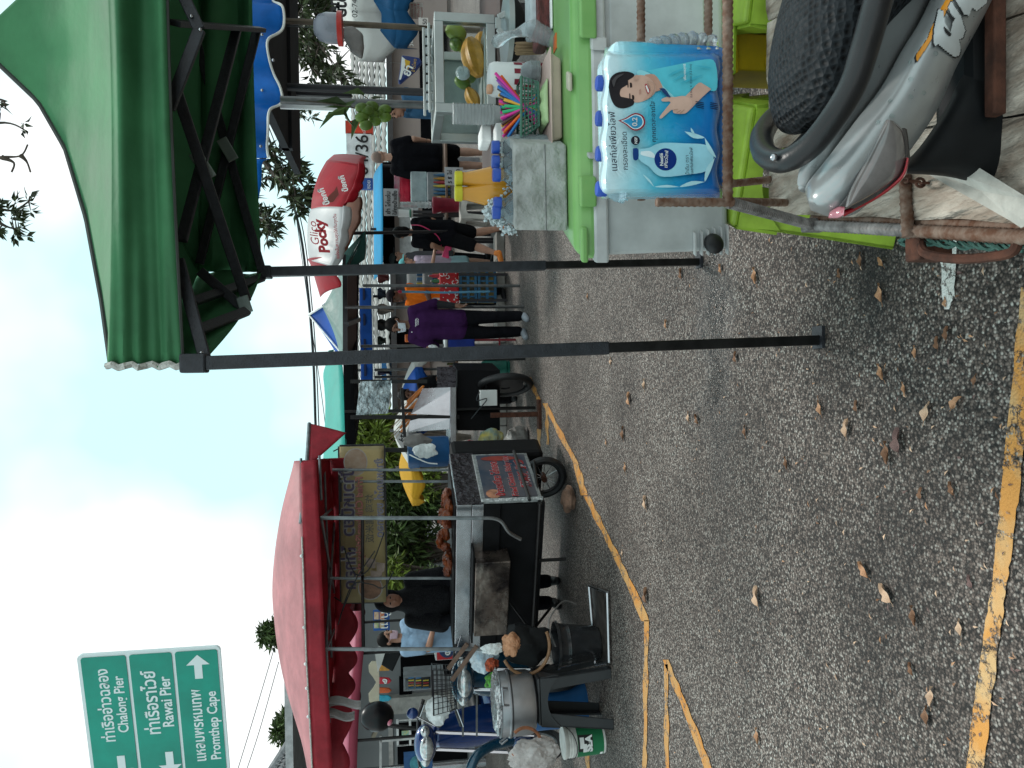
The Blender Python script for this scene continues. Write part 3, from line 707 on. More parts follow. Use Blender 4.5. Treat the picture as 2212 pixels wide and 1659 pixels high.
mb = MB(); mb.tube([vfold(0, i / 12, FL, FR, vz1, vz0, 0) + Vector((-.006 + .006 * math.sin(i * 2.1), -.008, 0)) for i in range(13)], .011, 6); mb.build('frayed_edge', m_fray, t, True)
m_leg = mat('black_powder_coat', (.028, .03, .036), .42, .2, var=(30, .3), bump=(190, .7, .002)); m_leg2 = mat('dark_inner_tube', (.016, .015, .015), .4, .4, var=(15, .5))
m_jnt = mat('grey_joint', (.25, .3, .28), .45, .5)
def leg(foot, top_px, py_top, Y, px_mid, w):
    a = G(*foot); b = W(top_px, py_top, Y); mid = lambda px: a.lerp(b, (a.z - W(px, 700, Y).z) / (a.z - b.z))
    c = mid(px_mid)
    l_ = MB(); l_.bar(c, b, w, w, Vector((0, 1, 0))); lo = l_.build('leg', m_leg, t, bevel=.004)
    q = MB(); q.bar(a + Vector((0, 0, .01)), c + Vector((0, 0, .05)), w * .78, w * .78, Vector((0, 1, 0))); q.build('inner_tube', m_leg2, lo, bevel=.003)
    q = MB(); q.box(a + Vector((.01, 0, .006)), (w * 1.8, w * 1.5, .012)); q.build('foot_plate', m_leg, lo)
    return a, b
leg((1772, 735), 398, 786, 2.44, 1312, .042)
leg((1513, 566), 560, 588, 3.48, 1180, .042)
for c in (FR, BR):
    mb = MB(); mb.bar(c, c + UP * vz0, .042); mb.build('leg', m_leg, t)
mb = MB(); b = W(420, 785, 2.44); mb.box(b, (.058, .058, .075)); mb.build('corner_bracket', m_leg, t, bevel=.006)
mb = MB(); b = W(572, 588, 3.48); mb.box(b, (.055, .055, .06)); mb.build('corner_bracket', m_leg, t, bevel=.006)
bars = [((442, 772, 2.47), (385, 560, 2.50)), ((365, 235, 2.47), (431, 64, 2.47)), ((431, 64, 2.47), (372, -60, 2.45)),
        ((382, 198, 2.62), (533, 650, 3.0)), ((392, 521, 2.66), (511, 64, 3.1)), ((421, 74, 3.44), (565, 582, 3.46)), ((431, 570, 3.42), (555, 64, 3.44)),
        ((416, 652, 2.75), (566, 600, 3.46)), ((431, 585, 2.98), (533, 672, 3.0)), ((431, 712, 2.6), (533, 672, 2.95)), ((377, 50, 2.47), (566, 64, 3.45))]
for i, (a, b) in enumerate(bars):
    mb = MB(); mb.bar(W(*a), W(*b), .036, .018, Vector((0, 1, 0))); mb.build('truss_bar', m_leg, t, bevel=.003)
for a, b in (((420, 329, 2.80), (455, 385, 2.82)), ((478, 300, 3.40), (505, 346, 3.40)), ((522, 640, 2.98), (534, 676, 2.98))):
    mb = MB(); mb.bar(W(*a), W(*b), .045, .012, Vector((0, 1, 0))); mb.build('joint_plate', m_jnt, t, bevel=.003)
for p in ((413, 35, 2.45), (432, 64, 2.44), (435, 762, 2.44)):
    mb = MB(); mb.ell(W(*p), .006); mb.build('bolt', steel, t, True)

# ================================================================== BLUE SCALLOPED AWNING (drink stall)
m_blue = cloth('blue_vinyl', (.004, .13, .50), .12, (3, .3), (5, .3, .03), .4)
YB = 4.6
edge = [(590, -40), (589.5, 0), (613, 22), (610, 57), (582, 87), (581, 124), (591, 159), (608, 196), (607, 218), (586, 238), (579.6, 273), (576, 310), (582, 344)]
t = T('blue_awning', 'bright blue awning with white scalloped edging over the drink stall', 'awning', W(560, 150, YB + .8))
sp = smoothpath([W(a, b, YB) for a, b in edge], 6); zt_ = W(520, 0, YB).z
mb = MB(); n = len(sp)
def fn(u, v):
    i = min(n - 1, int(round(u * (n - 1)))); lo = sp[i]; p = Vector((lo.x, YB + .03 * math.sin(u * 30) * v, lerp(zt_, lo.z, v))); return p
mb.grid(fn, n - 1, 8); mb.build('valance', m_blue, t, True, solid=.004)
mb = MB(); mb.tube([Vector((p.x, YB - .006 + .03 * math.sin(i / (n - 1) * 30), p.z)) for i, p in enumerate(sp)], .008, 6); mb.build('white_piping', mat('piping', (.78, .78, .74), .7), t, True)
xa, xb = sp[-1].x + .36, sp[0].x + 1.2
mb = MB(); mb.box(((xa + xb) / 2, YB + .85, zt_ - .10), (xb - xa, 1.6, .05)); mb.box(((xa + xb) / 2, YB + 1.0, W(615, 150, YB + 1.0).z), (xb - xa, .06, .09)); mb.build('roof', mat('shade_underside', (.008, .009, .012), .8), t)  # roof coloured near black: the shade under the awning is in the colour
mb = MB(); e2 = smoothpath([W(582, 344, YB), W(567, 352, YB + .02), W(564, 400, YB + .06), W(548, 484, YB + .12)], 5)
mb.grid(lambda u, v: (lambda p: (p.x, p.y, lerp(zt_, p.z, v)))(e2[int(round(u * (len(e2) - 1)))]), len(e2) - 1, 3); mb.build('side_valance', m_blue, t, True, solid=.004)
for a, b in ((566, 75), (566, 195), (563, 316), (590, 130)):
    mb = MB(); mb.ell(W(a, b, YB - .03), .009); mb.build('stud', steel, t, True)
# posts of the stall
m_gpost = mat('grey_pipe', (.13, .13, .13), .35, .6, var=(12, .3)); m_bpost = mat('brown_pipe', (.10, .075, .05), .4, .3, var=(12, .3)); m_dpost = mat('dark_pipe', (.035, .033, .036), .4, .4)
for (a0, a1, py, Y, r, m, lab) in ((606, 1048, 216, 4.2, .022, m_gpost, 'grey round post in front beside the mango bunch'), (612, 942, 45, 5.0, .019, m_bpost, 'brown post carrying the 50 price tag'), (620, 906, 188, 5.2, .026, m_dpost, 'dark post behind the glass cabinet')):
    mb = MB(); p = W(a0, py, Y); mb.tube([Vector((p.x, p.y, .0)), Vector((p.x, p.y, p.z))], r, 10); o = mb.build('stall_post', m, None, True); tag(o, lab, 'post', 'posts of the drink stall')
    if py == 45:
        q = T('price_tag', 'small white price tag reading 50 on the brown post', 'price tag', W(918, 45, 4.96)); wpanel('card', 904, 38, 925, 55, mat('paper', (.72, .66, .62), .8), q, 4.97, .006); itext('50', (922, 53), (922, 41), 4.96, m_ink, q)
mb = MB(); a, b = W(605, 226, 4.9), W(746, 236, 4.9); mb.box(((a.x + b.x) / 2, 4.9, (a.z + b.z) / 2), (.035, .02, abs(a.z - b.z))); o = mb.build('white_batten', m_wf, None, bevel=.002); tag(o, 'white vertical batten left of the grey post', 'batten')
mb = MB(); a, b = W(640, 195, 5.3), W(760, 212, 5.3); mb.box(((a.x + b.x) / 2, 5.3, (a.z + b.z) / 2), (abs(a.x - b.x), .05, abs(a.z - b.z))); o = mb.build('dark_box', m_dpost, None, bevel=.004); tag(o, 'small dark box fixed behind the grey post', 'box')
# hanging dome and bag
t = T('hanging_dome', 'grey plastic dome with a red rim hanging beside the brown post', 'hanging dome', W(680, 62, 4.7))
c = W(735, 62, 4.7); s = 4.7 / FP
mb = MB(); mb.lathe([(0, 56 * s), (14 * s, 54 * s), (26 * s, 44 * s), (31 * s, 28 * s), (31 * s, 6 * s)], c, 24); mb.build('dome', mat('grey_plastic', (.21, .22, .26), .25, var=(4, .2)), t, True)
mb = MB(); mb.lathe([(32 * s, 6 * s), (35 * s, 5 * s), (35 * s, -5 * s), (30 * s, -5 * s)], c, 24); mb.build('rim', mat('red_plastic', (.5, .02, .012), .35), t, True)
mb = MB(); mb.tube([c + UP * 56 * s, c + UP * 110 * s], .003, 5); mb.build('cord', m_wire, t)
m_gbag = mat('grey_bag', (.20, .185, .175), .5, bump=(8, .8, .03))
mb = MB(); P = [(740, 55), (742, 78), (760, 108), (782, 122), (786, 96), (784, 70), (764, 54)]
mb.prism([W(a, b, 4.9) for a, b in P], (0, .07, 0)); o = mb.build('hanging_bag', m_gbag, None, bevel=.02, segs=3); tag(o, 'crumpled grey bag hanging below the dome', 'bag')
# umbrella with black lettering, blue parasol at the right edge
def parasol(name, label, px, py, Y, rad, hgt, cols, drop=.16, nrib=8, a0=0, pole=True, tilt=0, group=None, pm=None):
    c = W(px, py, Y); t = T(name, label, 'umbrella', (c.x, c.y, 0), group)
    R = rot(x=tilt)
    def rib(k, v):
        a = a0 + 2 * math.pi * k / nrib; r = rad * v; return c + R @ Vector((math.cos(a) * r, math.sin(a) * r, -hgt * v ** 1.55))
    for k in range(nrib):
        mb = MB()
        def fn(u, v, k=k): p = rib(k, v).lerp(rib(k + 1, v), u); return p - UP * (.04 * rad * math.sin(math.pi * u) * v)
        mb.grid(fn, 6, 8)
        def fv(u, v, k=k): p = rib(k, 1).lerp(rib(k + 1, 1), u) - UP * (.04 * rad * math.sin(math.pi * u)); return p - R @ UP * (drop * v * (1 - .25 * math.cos(2 * math.pi * u)))
        mb.grid(fv, 8, 3); mb.build('panel', cols[k % len(cols)], t, True, solid=.003)
    if pole:
        mb = MB(); mb.tube([Vector((c.x, c.y, 0)), c + R @ Vector((0, 0, .05))], .022, 8); mb.build('pole', pm or m_gpost, t, True)
    return t, rib, c
m_wv = cloth('white_vinyl', (.66, .66, .63), .25, (2, .15)); m_bv = cloth('dark_blue_vinyl', (.006, .07, .17), .15, (2, .2))
t, rib, c = parasol('market_umbrella', 'white umbrella with black lettering at the right edge', 712, -40, 8.5, .85, .28, [m_wv], .36)
itext("été", (748, 38), (748, -14), 7.62, m_ink, t, bold=.03); itext("em", (733, 30), (731, -14), 7.62, m_ink, t, bold=.03); itext("02-740 70", (772, 38), (772, -30), 7.62, m_ink, t)
parasol('market_umbrella', 'dark teal blue umbrella at the right edge below the white one', 775, -30, 8.1, .62, .35, [m_bv], .18)
# ================================================================== stall table, glass cabinet and fruit
t = T('stall_table', 'low dark table that carries the glass cabinet', 'table', (W(1075, 140, 3.6).x, 3.7, 0))
zt2 = W(1078, 140, 3.45).z; xa, xb = W(1075, 330, 3.5).x, W(1075, -160, 3.5).x
mb = MB(); mb.box(((xa + xb) / 2, 3.8, zt2 - .02), (xb - xa, .8, .04)); mb.build('table_top', mat('dark_table', (.06, .035, .03), .6), t, bevel=.005)
for x in (xa + .05, xb - .05):
    for y in (3.45, 4.15):
        mb = MB(); mb.bar((x, y, 0), (x, y, zt2 - .04), .04); mb.build('leg', m_dpost, t)
m_alu = mat('aluminium', (.42, .46, .45), .38, .85, var=(4, .15)); m_glass = mat('clear_glass', (.85, .93, .92), .04, trans=1.0, var=(3, .03), ior=1.1)
m_foggy = mat('foggy_glass', (.62, .70, .68), .35, trans=.85, var=(3, .08), ior=1.1)
YC = 3.55; x0, x1 = W(1000, 237, YC).x, W(1000, 42, YC).x; z0, z1 = zt2 + .004, W(939, 140, YC).z; y1 = YC + .42
t = T('glass_cabinet', 'aluminium framed glass cabinet holding mangoes and peeled fruit', 'display cabinet', ((x0 + x1) / 2, YC + .2, z0))
w_ = .042
def fb(a, b, w=w_, nm='frame_bar'):
    mb = MB(); mb.bar(a, b, w, w); return mb.build(nm, m_alu, t, bevel=.003)
for x in (x0, x1):
    for y in (YC, y1): fb((x, y, z0), (x, y, z1))
for y in (YC, y1):
    fb((x0 + w_ / 2, y, z1 - w_ / 2), (x1 - w_ / 2, y, z1 - w_ / 2)); fb((x0 + w_ / 2, y, z0 + w_ / 2), (x1 - w_ / 2, y, z0 + w_ / 2))
for x in (x0, x1):
    fb((x, YC + w_ / 2, z1 - w_ / 2), (x, y1 - w_ / 2, z1 - w_ / 2))
ztop = W(918, 140, YC).z
for i in range(2):
    z = lerp(z1, ztop, (i + 1) / 2); fb((x0, YC + .05 + .05 * i, z), (x1, YC + .05 + .05 * i, z), .012, 'top_rail'); 
for i in range(9):
    mb = MB(); x = lerp(x0 + .02, x1 - .02, i / 8 * .92 + .04); mb.box((x, YC + .07, (z1 + ztop) / 2), (.028, .015, (ztop - z1) * .7)); mb.build('folded_bag', mat('clear_film', (.5, .55, .56), .15, bump=(30, 1, .02)), t)
mb = MB(); mb.box(((x0 + x1) / 2, YC, (z0 + z1) / 2), (x1 - x0 - w_, .006, z1 - z0 - 2 * w_)); mb.build('front_pane', m_glass, t)
mb = MB(); mb.box(((x0 + x1) / 2, y1, (z0 + z1) / 2), (x1 - x0 - w_, .006, z1 - z0 - 2 * w_)); mb.build('back_pane', mat('milky_panel', (.27, .33, .32), .5), t)
mb = MB(); mb.box(((x0 + x1) / 2, YC + .2, z0 + w_ + .003), (x1 - x0 - w_, .34, .006)); mb.build('shelf', m_alu, t)
m_mango = mat('green_mango', (.10, .17, .02), .45, var=(7, .35)); m_mango2 = mat('pale_mango', (.26, .32, .06), .4, var=(6, .3)); m_pine = mat('peeled_fruit', (.55, .26, .035), .45, var=(25, .25), bump=(60, .4, .004))
def mango(p, r, name, label, cat, group, m, rz=0, rx=0):
    mb = MB(); R = rot(z=rz, x=rx); mb.ell((0, 0, 0), (r * .78, r * .72, r), None, 14, 10)
    for v in mb.v: v.x += .12 * r * math.sin(v.z / r * 1.6); v[:] = p + R @ v
    o = mb.build(name, m, None, True); return tag(o, label, cat, group)
YF = YC + .16
for i, (a, b, r) in enumerate(((985, 70, 24), (1002, 100, 22), (985, 95, 20), (1012, 160, 24), (1000, 178, 20))):
    mango(W(a, b, YF + .08 * (i % 2)), r * 3.6 / FP, 'mango', ('large pale green mango at the cabinet top', 'pale green mango in the middle of the cabinet', 'green mango near the cabinet right post', 'dark green mango at the cabinet left side', 'dark green mango in a clear bag')[i], 'mango', 'mangoes in the glass cabinet', (m_mango2, m_mango2, m_mango, m_mango, m_mango)[i], i, i * .7)
def carved(a0, a1, py0, py1, Y, label):
    A, B = W(a0, py0, Y), W(a1, py1, Y); mb = MB(); d = B - A; x, y, z = frame(d, Vector((0, 1, 0))); ln = d.length; n = 30; o = len(mb.v)
    for i in range(13):
        f = i / 12; rr_ = ln * .3 * math.sin(math.pi * (f * .9 + .06)) ** .6
        for k in range(n):
            an = 2 * math.pi * k / n; q = rr_ * (1 + .16 * math.cos(6 * an)); mb.v.append(A + z * ln * f + (x * math.cos(an) + y * math.sin(an)) * q)
    for i in range(12):
        for k in range(n): mb.f.append([i * n + k, i * n + (k + 1) % n, (i + 1) * n + (k + 1) % n, (i + 1) * n + k]); mb.m.append(0)
    mb.f.append(list(range(n - 1, -1, -1))); mb.f.append([12 * n + k for k in range(n)]); mb.m += [0, 0]
    return tag(mb.build('carved_fruit', m_pine, None, True), label, 'fruit', 'peeled fruit in the cabinet')
carved(1036, 1014, 165, 82, YC + .1, 'large ridged orange peeled fruit in the cabinet'); carved(1047, 1040, 135, 70, YC + .2, 'ridged orange peeled fruit half hidden behind another')
carved(1030, 1010, 232, 190, YC + .14, 'small orange peeled fruit at the cabinet left corner')
mb = MB(); mb.ell(W(1000, 158, YF - .08), (.035, .02, .035), None, 10, 7); o = mb.build('clear_bag', mat('clear_film', (.5, .55, .56), .15, bump=(30, 1, .02)), None, True); tag(o, 'knotted clear bag inside the glass cabinet', 'bag')
# mango bunch hanging left of the grey post
YM = 4.0
t = T('mango_bunch', 'bunch of green mangoes with leaves hanging from the stall', 'fruit bunch', W(740, 232, YM))
for i, (zx, zy) in enumerate(((940, 940), (1030, 1000), (1140, 955), (940, 1022), (1050, 1052), (1140, 1020), (975, 1090), (1030, 925), (1090, 990), (985, 965))):
    p = W((1000 + zx / 2.212) / 1.8228, zy / 2.212 / 1.8228, YM + .05 * ((i * 7) % 3) - .04); r = 46 / 2.212 / 1.8228 * YM / FP * 1.15
    mb = MB(); R = rot(z=i, x=1.57 + .2 * math.sin(i)); R = rot(y=.2 * math.sin(i * 2)); mb.ell((0, 0, 0), (r * .85, r * .8, r * 1.1), None, 12, 9)
    for v in mb.v: v[:] = p + R @ v
    mb.build('mango', m_mango, t, True)
mb = MB(); rr = random.Random(3)
for (a, b, da, db) in ((790, 205, -60, -5), (770, 215, -90, 20), (775, 240, 40, 10), (760, 225, -70, 40), (780, 250, -30, 60), (750, 225, -80, -10), (735, 240, -60, 40), (745, 232, 20, 60)):
    p = W(a, b, YM); q = W(a + da * .55, b + db * .55, YM); 
    for k in range(1): put_leaf(mb, p, q - p + Vector((0, rr.uniform(-.03, .03), 0)), (q - p).length * 1.5, .05, rr)
mb.build('leaves', lf_mid, t); mb = MB(); mb.tube([W(790, 238, YM), W(760, 232, YM), W(700, 222, YM), W(640, 216, YM)], .004, 5); mb.build('stem', m_bark, t, True)
# snack bag
t = T('snack_bag', 'torn blue and yellow snack bag clipped above the glass cabinet', 'bag', W(868, 150, 4.0))
mb = MB(); P = [W(a, b, 4.0) for a, b in ((868, 118), (906, 124), (912, 133), (898, 150), (866, 177), (860, 176), (864, 150))]
mb.prism(P, (0, .04, 0)); mb.build('bag', mat('foil_blue', (.008, .03, .16), .35, bump=(15, .6, .02)), t, bevel=.012, segs=3)
ipoly([(868, 122), (878, 130), (872, 152), (866, 172), (862, 172), (866, 150)], 3.985, 'white_print', m_wl, t); ipoly([(874, 128), (886, 132), (884, 146), (878, 156)], 3.98, 'yellow_print', mat('yellow_print', (.6, .36, .02), .5), t)
itext("ยำ", (884, 166), (893, 146), 3.975, m_wl, t, bold=.03); itext("ข้าวโพด", (896, 156), (900, 128), 3.97, mat('yellow_print', (.6, .36, .02), .5), t)
# ================================================================== LIME STOOLS, COOLER AND WHAT STANDS ON IT
m_lime = mat('lime_plastic', (.33, .50, .05), .38, var=(9, .25))
def stool(name, label, cx, cy, w, h, m, rz=0, group=None, cat='stool', brace=True):
    t = T(name, label, cat, (0, 0, 0), group); tw = w * .38; bw = w * .5; th = .014
    mb = MB(); mb.box((0, 0, h - .012), (tw * 2, tw * 2, .024)); mb.build('seat', m, t, bevel=.012, segs=3)
    for sx, sy in ((1, 1), (1, -1), (-1, 1), (-1, -1)):
        mb = MB(); a = Vector((sx * tw, sy * tw, h - .03)); b = Vector((sx * bw, sy * bw, 0)); lw = w * .17
        mb.hexa([b, b - Vector((sx * lw, 0, 0)), b - Vector((sx * lw, sy * th, 0)), b - Vector((sx * 0, sy * th, 0)), a, a - Vector((sx * lw * 1.25, 0, 0)), a - Vector((sx * lw * 1.25, sy * th, 0)), a - Vector((0, sy * th, 0))])
        mb.hexa([b, b - Vector((0, sy * lw, 0)), b - Vector((sx * th, sy * lw, 0)), b - Vector((sx * th, 0, 0)), a, a - Vector((0, sy * lw * 1.25, 0)), a - Vector((sx * th, sy * lw * 1.25, 0)), a - Vector((sx * th, 0, 0))])
        mb.build('leg', m, t, bevel=.004)
    for k in range(4):
        R = rot(z=k * math.pi / 2); mb = MB(); n = 10; o = []
        zt_, zb = h - .02, h * .87
        top = []; bot = []
        for i in range(n + 1):
            x = lerp(-tw, tw, i / n); top.append(R @ Vector((x, -tw - .001, zt_))); arch = zb - h * .16 * (abs(2 * i / n - 1) ** 2.2); y = -lerp(tw, bw, (h - arch) / h) - .001; bot.append(R @ Vector((x * 1.03, y, arch)))
        for i in range(n): mb.add([top[i], top[i + 1], bot[i + 1], bot[i]], [(0, 1, 2, 3)])
        mb.build('apron', m, t, solid=.012)
        if not brace: continue
        mb = MB(); zz = h * .36; y = -lerp(tw, bw, .64); mb.bar(R @ Vector((-tw * 1.05, y + .008, zz)), R @ Vector((tw * 1.05, y + .008, zz)), .014, .045); mb.build('brace', m, t, bevel=.004)
    t.location = (cx, cy, 0); t.rotation_euler = (0, 0, rz)
    return t
sf = G(1930, 540)
zs = W(1562, 400, 2.1).z
ro = -.42; cs, sn = math.cos(ro), math.sin(ro)
stool('plastic_stool', 'lime green plastic stool under the left end of the cooler', sf.x + .21 * cs - .21 * sn, sf.y + .21 * sn + .21 * cs, .42, zs - .004, m_lime, ro, 'lime stools under the cooler')
stool('plastic_stool', 'lime green plastic stool farther right under the cooler', sf.x + .80, sf.y + .02, .42, zs - .004, m_lime, -.35, 'lime stools under the cooler')
YK = 2.05; zk0 = zs; 
xl_, xr_ = W(1420, 556, YK).x, W(1420, -75, YK).x
zrim, zlid0, zlid1 = W(1298, 300, YK).z, W(1288, 300, YK).z, W(1238, 300, YK).z
m_cw = mat('cooler_white', (.50, .52, .51), .45, var=(5, .22)); m_cg = mat('cooler_green', (.17, .38, .11), .33, var=(4, .15), col2=(.24, .46, .15))
t = T('ice_cooler', 'big white ice cooler with a light green lid on lime stools', 'cooler', ((xl_ + xr_) / 2, YK + .2, zk0))
dp = .46
mb = MB(); tp = .012
mb.hexa([Vector((xl_ + tp, YK + tp, zk0)), Vector((xr_ - tp, YK + tp, zk0)), Vector((xr_ - tp, YK + dp - tp, zk0)), Vector((xl_ + tp, YK + dp - tp, zk0)), Vector((xl_, YK, zrim)), Vector((xr_, YK, zrim)), Vector((xr_, YK + dp, zrim)), Vector((xl_, YK + dp, zrim))])
mb.build('body', m_cw, t, bevel=.022, segs=4)
mb = MB(); mb.box(((xl_ + xr_) / 2, YK + dp / 2, (zrim + zlid0) / 2), (xr_ - xl_ + .025, dp + .03, (zlid0 - zrim) + .03)); mb.build('rim', mat('cooler_rim', (.52, .53, .52), .45), t, bevel=.008)
mb = MB()
mb.hexa([Vector((xl_ - .012, YK - .016, zlid0 + .002)), Vector((xr_ + .012, YK - .016, zlid0 + .002)), Vector((xr_ + .012, YK + dp * .85, zlid0 + .002)), Vector((xl_ - .012, YK + dp * .85, zlid0 + .002)), Vector((xl_ + .004, YK + .004, zlid1)), Vector((xr_, YK + .004, zlid1)), Vector((xr_, YK + dp * .8, zlid1)), Vector((xl_ + .004, YK + dp * .8, zlid1))])
mb.build('lid', m_cg, t, bevel=.02, segs=4)
for (p0, p1, y0, y1) in ((1249, 1288, -20, 74), (1249, 1288, 370, 436), (1252, 1270, 480, 556)):
    mb = MB(); a, b = W(p0, y0, YK - .02), W(p1, y1, YK - .02); mb.box(((a.x + b.x) / 2, YK - .022, (a.z + b.z) / 2), (abs(a.x - b.x), .02, abs(a.z - b.z))); mb.build('latch', m_cg, t, bevel=.007, segs=3)
for (p0, p1, y0, y1) in ((1276, 1310, 70, 100), (1300, 1330, 106, 124), (1270, 1312, 322, 334), (1296, 1320, 336, 350)):
    mb = MB(); a, b = W(p0, y0, YK - .02), W(p1, y1, YK - .02); mb.box(((a.x + b.x) / 2, YK - .012, (a.z + b.z) / 2), (abs(a.x - b.x), .03, abs(a.z - b.z))); mb.build('hinge_block', mat('cooler_rim', (.5, .5, .5)), t, bevel=.003)
for k in range(6):
    mb = MB(); z = lerp(W(1500, 500, YK).z, zk0 + .01, k / 5); xw = W(1500, 508 - k * 3, YK).x; mb.box(((xl_ + xw) / 2 + .008, YK - .001 + k * .0018, z), (xw - xl_, .016, .004)); mb.build('corner_rib', mat('cooler_rim', (.5, .5, .5)), t)
mb = MB(); mb.box(((xl_ + xr_) / 2 + .12, YK + .003, (zk0 + zrim) / 2 + .02), (xr_ - xl_ - .2, .012, (zrim - zk0) * .74)); mb.build('front_panel', m_cw, t, bevel=.006)
mb = MB(); a = W(1542, 522, YK - .01); mb.ell(a, (.028, .02, .028), None, 18, 12); o = mb.build('drain_cap', mat('black_rubber', (.012, .012, .013), .5), t, True)
mb = MB(); a = W(1223, 195, YK + .06); mb.box((a.x, a.y - .05, zlid1 + .006), (.05, .03, .012)); mb.build('lid_latch', mat('latch_cream', (.55, .52, .4), .5), t, bevel=.004)
ZL = zlid1
def shear(tr, y0, k=.56):
    for ch in tr.children:
        for v in ch.data.vertices: v.co.x += k * (v.co.y + tr.location.y - y0)
shear(t, YK)
# shallow pink tray and folded pale green bag
YT = 2.16
def lidbox(nm, lab, cat, p0, y0, p1, y1, Y, d, m, bevel=.006, z0=None):
    a, b = W(p0, y0, Y), W(p1, y1, Y); zb = ZL + .002 if z0 is None else z0; zt__ = max(a.z, b.z)
    mb = MB(); mb.box(((a.x + b.x) / 2, Y + d / 2, (zb + zt__) / 2), (abs(a.x - b.x), d, max(.004, zt__ - zb))); o = mb.build(nm, m, None, bevel=bevel, segs=3); tag(o, lab, cat); return o
zt1 = W(1192, 200, YT).z
t = T('tray', 'shallow pinkish plastic tray under the straw basket', 'tray', (W(1200, 205, YT).x, YT + .1, ZL + .002))
a, b = W(1200, 306, YT), W(1200, 112, YT); m_tray = mat('pink_tray', (.55, .40, .35), .4)
mb = MB(); mb.hexa([Vector((a.x + .015, YT + .01, ZL + .003)), Vector((b.x - .015, YT + .01, ZL + .003)), Vector((b.x - .015, YT + .2, ZL + .003)), Vector((a.x + .015, YT + .2, ZL + .003)), Vector((a.x, YT, zt1)), Vector((b.x, YT, zt1)), Vector((b.x, YT + .22, zt1)), Vector((a.x, YT + .22, zt1))]); mb.build('body', m_tray, t, bevel=.006)
mb = MB(); mb.box(((a.x + b.x) / 2, YT + .11, zt1 + .003), (b.x - a.x + .02, .24, .005)); mb.build('rim', m_tray, t, bevel=.002)
ZT = zt1 + .008
mb = MB(); c = W(1190, 228, YT + .05); mb.grid(lambda u, v: (c.x + (u - .5) * .125, YT + .01 + .12 * v, ZT + .002 + .018 * math.sin(math.pi * v) ** .5 * (1 + .2 * math.sin(u * 19)) * math.sin(math.pi * u) ** .4), 16, 10)
tag(mb.build('folded_bag', mat('pale_green_film', (.38, .52, .26), .3, bump=(14, .6, .02)), None, True, solid=.004), 'folded pale green plastic bag in the tray below the straws', 'bag')
# straw basket, lying back, and the straws
YS = 2.2
t = T('straw_basket', 'dark green plastic mesh basket full of straws', 'basket', (W(1195, 230, YS).x, YS, ZT))
m_bk = mat('basket_green', (.05, .16, .11), .35)
bl, br, tl, tr = W(1184, 272, YS), W(1184, 178, YS), W(1126, 300, YS), W(1126, 165, YS)
bl.z = br.z = ZT + .022
def BK(u, v, d): return tl.lerp(tr, u).lerp(bl.lerp(br, u), v) + Vector((0, d, 0))
for d in (0, .07):
    for k in range(13):
        mb = MB(); mb.tube([BK(k / 12, 0, d), BK(k / 12, 1, d)], .0016, 4); mb.build('wire', m_bk, t)
    for k in range(6):
        mb = MB(); mb.tube([BK(0, k / 5, d), BK(1, k / 5, d)], .0018 if k else .004, 4); mb.build('wire', m_bk, t)
mb = MB(); mb.tube([BK(0, 0, 0), BK(1, 0, 0), BK(1, 0, .07), BK(0, 0, .07), BK(0, 0, 0)], .004, 6); mb.build('rim', m_bk, t, True)
mb = MB(); mb.hexa([BK(0, 1, 0), BK(1, 1, 0), BK(1, 1, .07), BK(0, 1, .07)] + [p + UP * .006 for p in (BK(0, 1, 0), BK(1, 1, 0), BK(1, 1, .07), BK(0, 1, .07))]); mb.build('bottom', m_bk, t)
sc_cols = {'pink': (.62, .03, .28), 'orange': (.75, .12, .01), 'black': (.012, .012, .015), 'blue': (.01, .14, .42), 'yellow': (.70, .36, .03), 'green': (.02, .42, .16), 'purple': (.25, .04, .30), 'dark brown': (.06, .02, .015)}
smat = {k: mat('straw_' + k, v, .35, var=(3, .05)) for k, v in sc_cols.items()}
rr = random.Random(8)
order = ['pink', 'pink', 'black', 'orange', 'orange', 'purple', 'black', 'orange', 'blue', 'pink', 'blue', 'yellow', 'orange', 'black', 'dark brown', 'blue', 'yellow', 'orange', 'black', 'dark brown', 'yellow', 'pink', 'dark brown', 'black', 'orange', 'green', 'green', 'blue', 'pink', 'black', 'green', 'yellow', 'pink', 'orange', 'blue', 'pink', 'black', 'orange', 'purple', 'yellow', 'dark brown', 'orange', 'pink', 'yellow', 'blue', 'orange', 'pink', 'green', 'orange', 'black', 'blue', 'pink', 'yellow', 'orange']
for i, cn in enumerate(order):
    f = i / (len(order) - 1); d = .008 + .052 * ((i * 7) % 5) / 4
    tipx = lerp(1078, 1092, f) + 6 * math.sin(i * 2.3) - (8 if i < 2 else 0); tipy = lerp(158, 302, f) + 3 * math.sin(i * 1.3)
    A = BK(.05 + .9 * lerp(.10, .80, f), .92, d); tip = W(tipx, tipy, YS + d + .02)
    mb = MB(); mb.tube([A, A.lerp(tip, .6), tip], .0047, 7); m_ = .62
    q = A.lerp(tip, m_); dr = (tip - A).normalized()
    o = mb.build('drinking_straw', smat[cn], None, True); tag(o, cn + ' drinking straw standing in the green mesh basket', 'straw', 'straws in the basket')
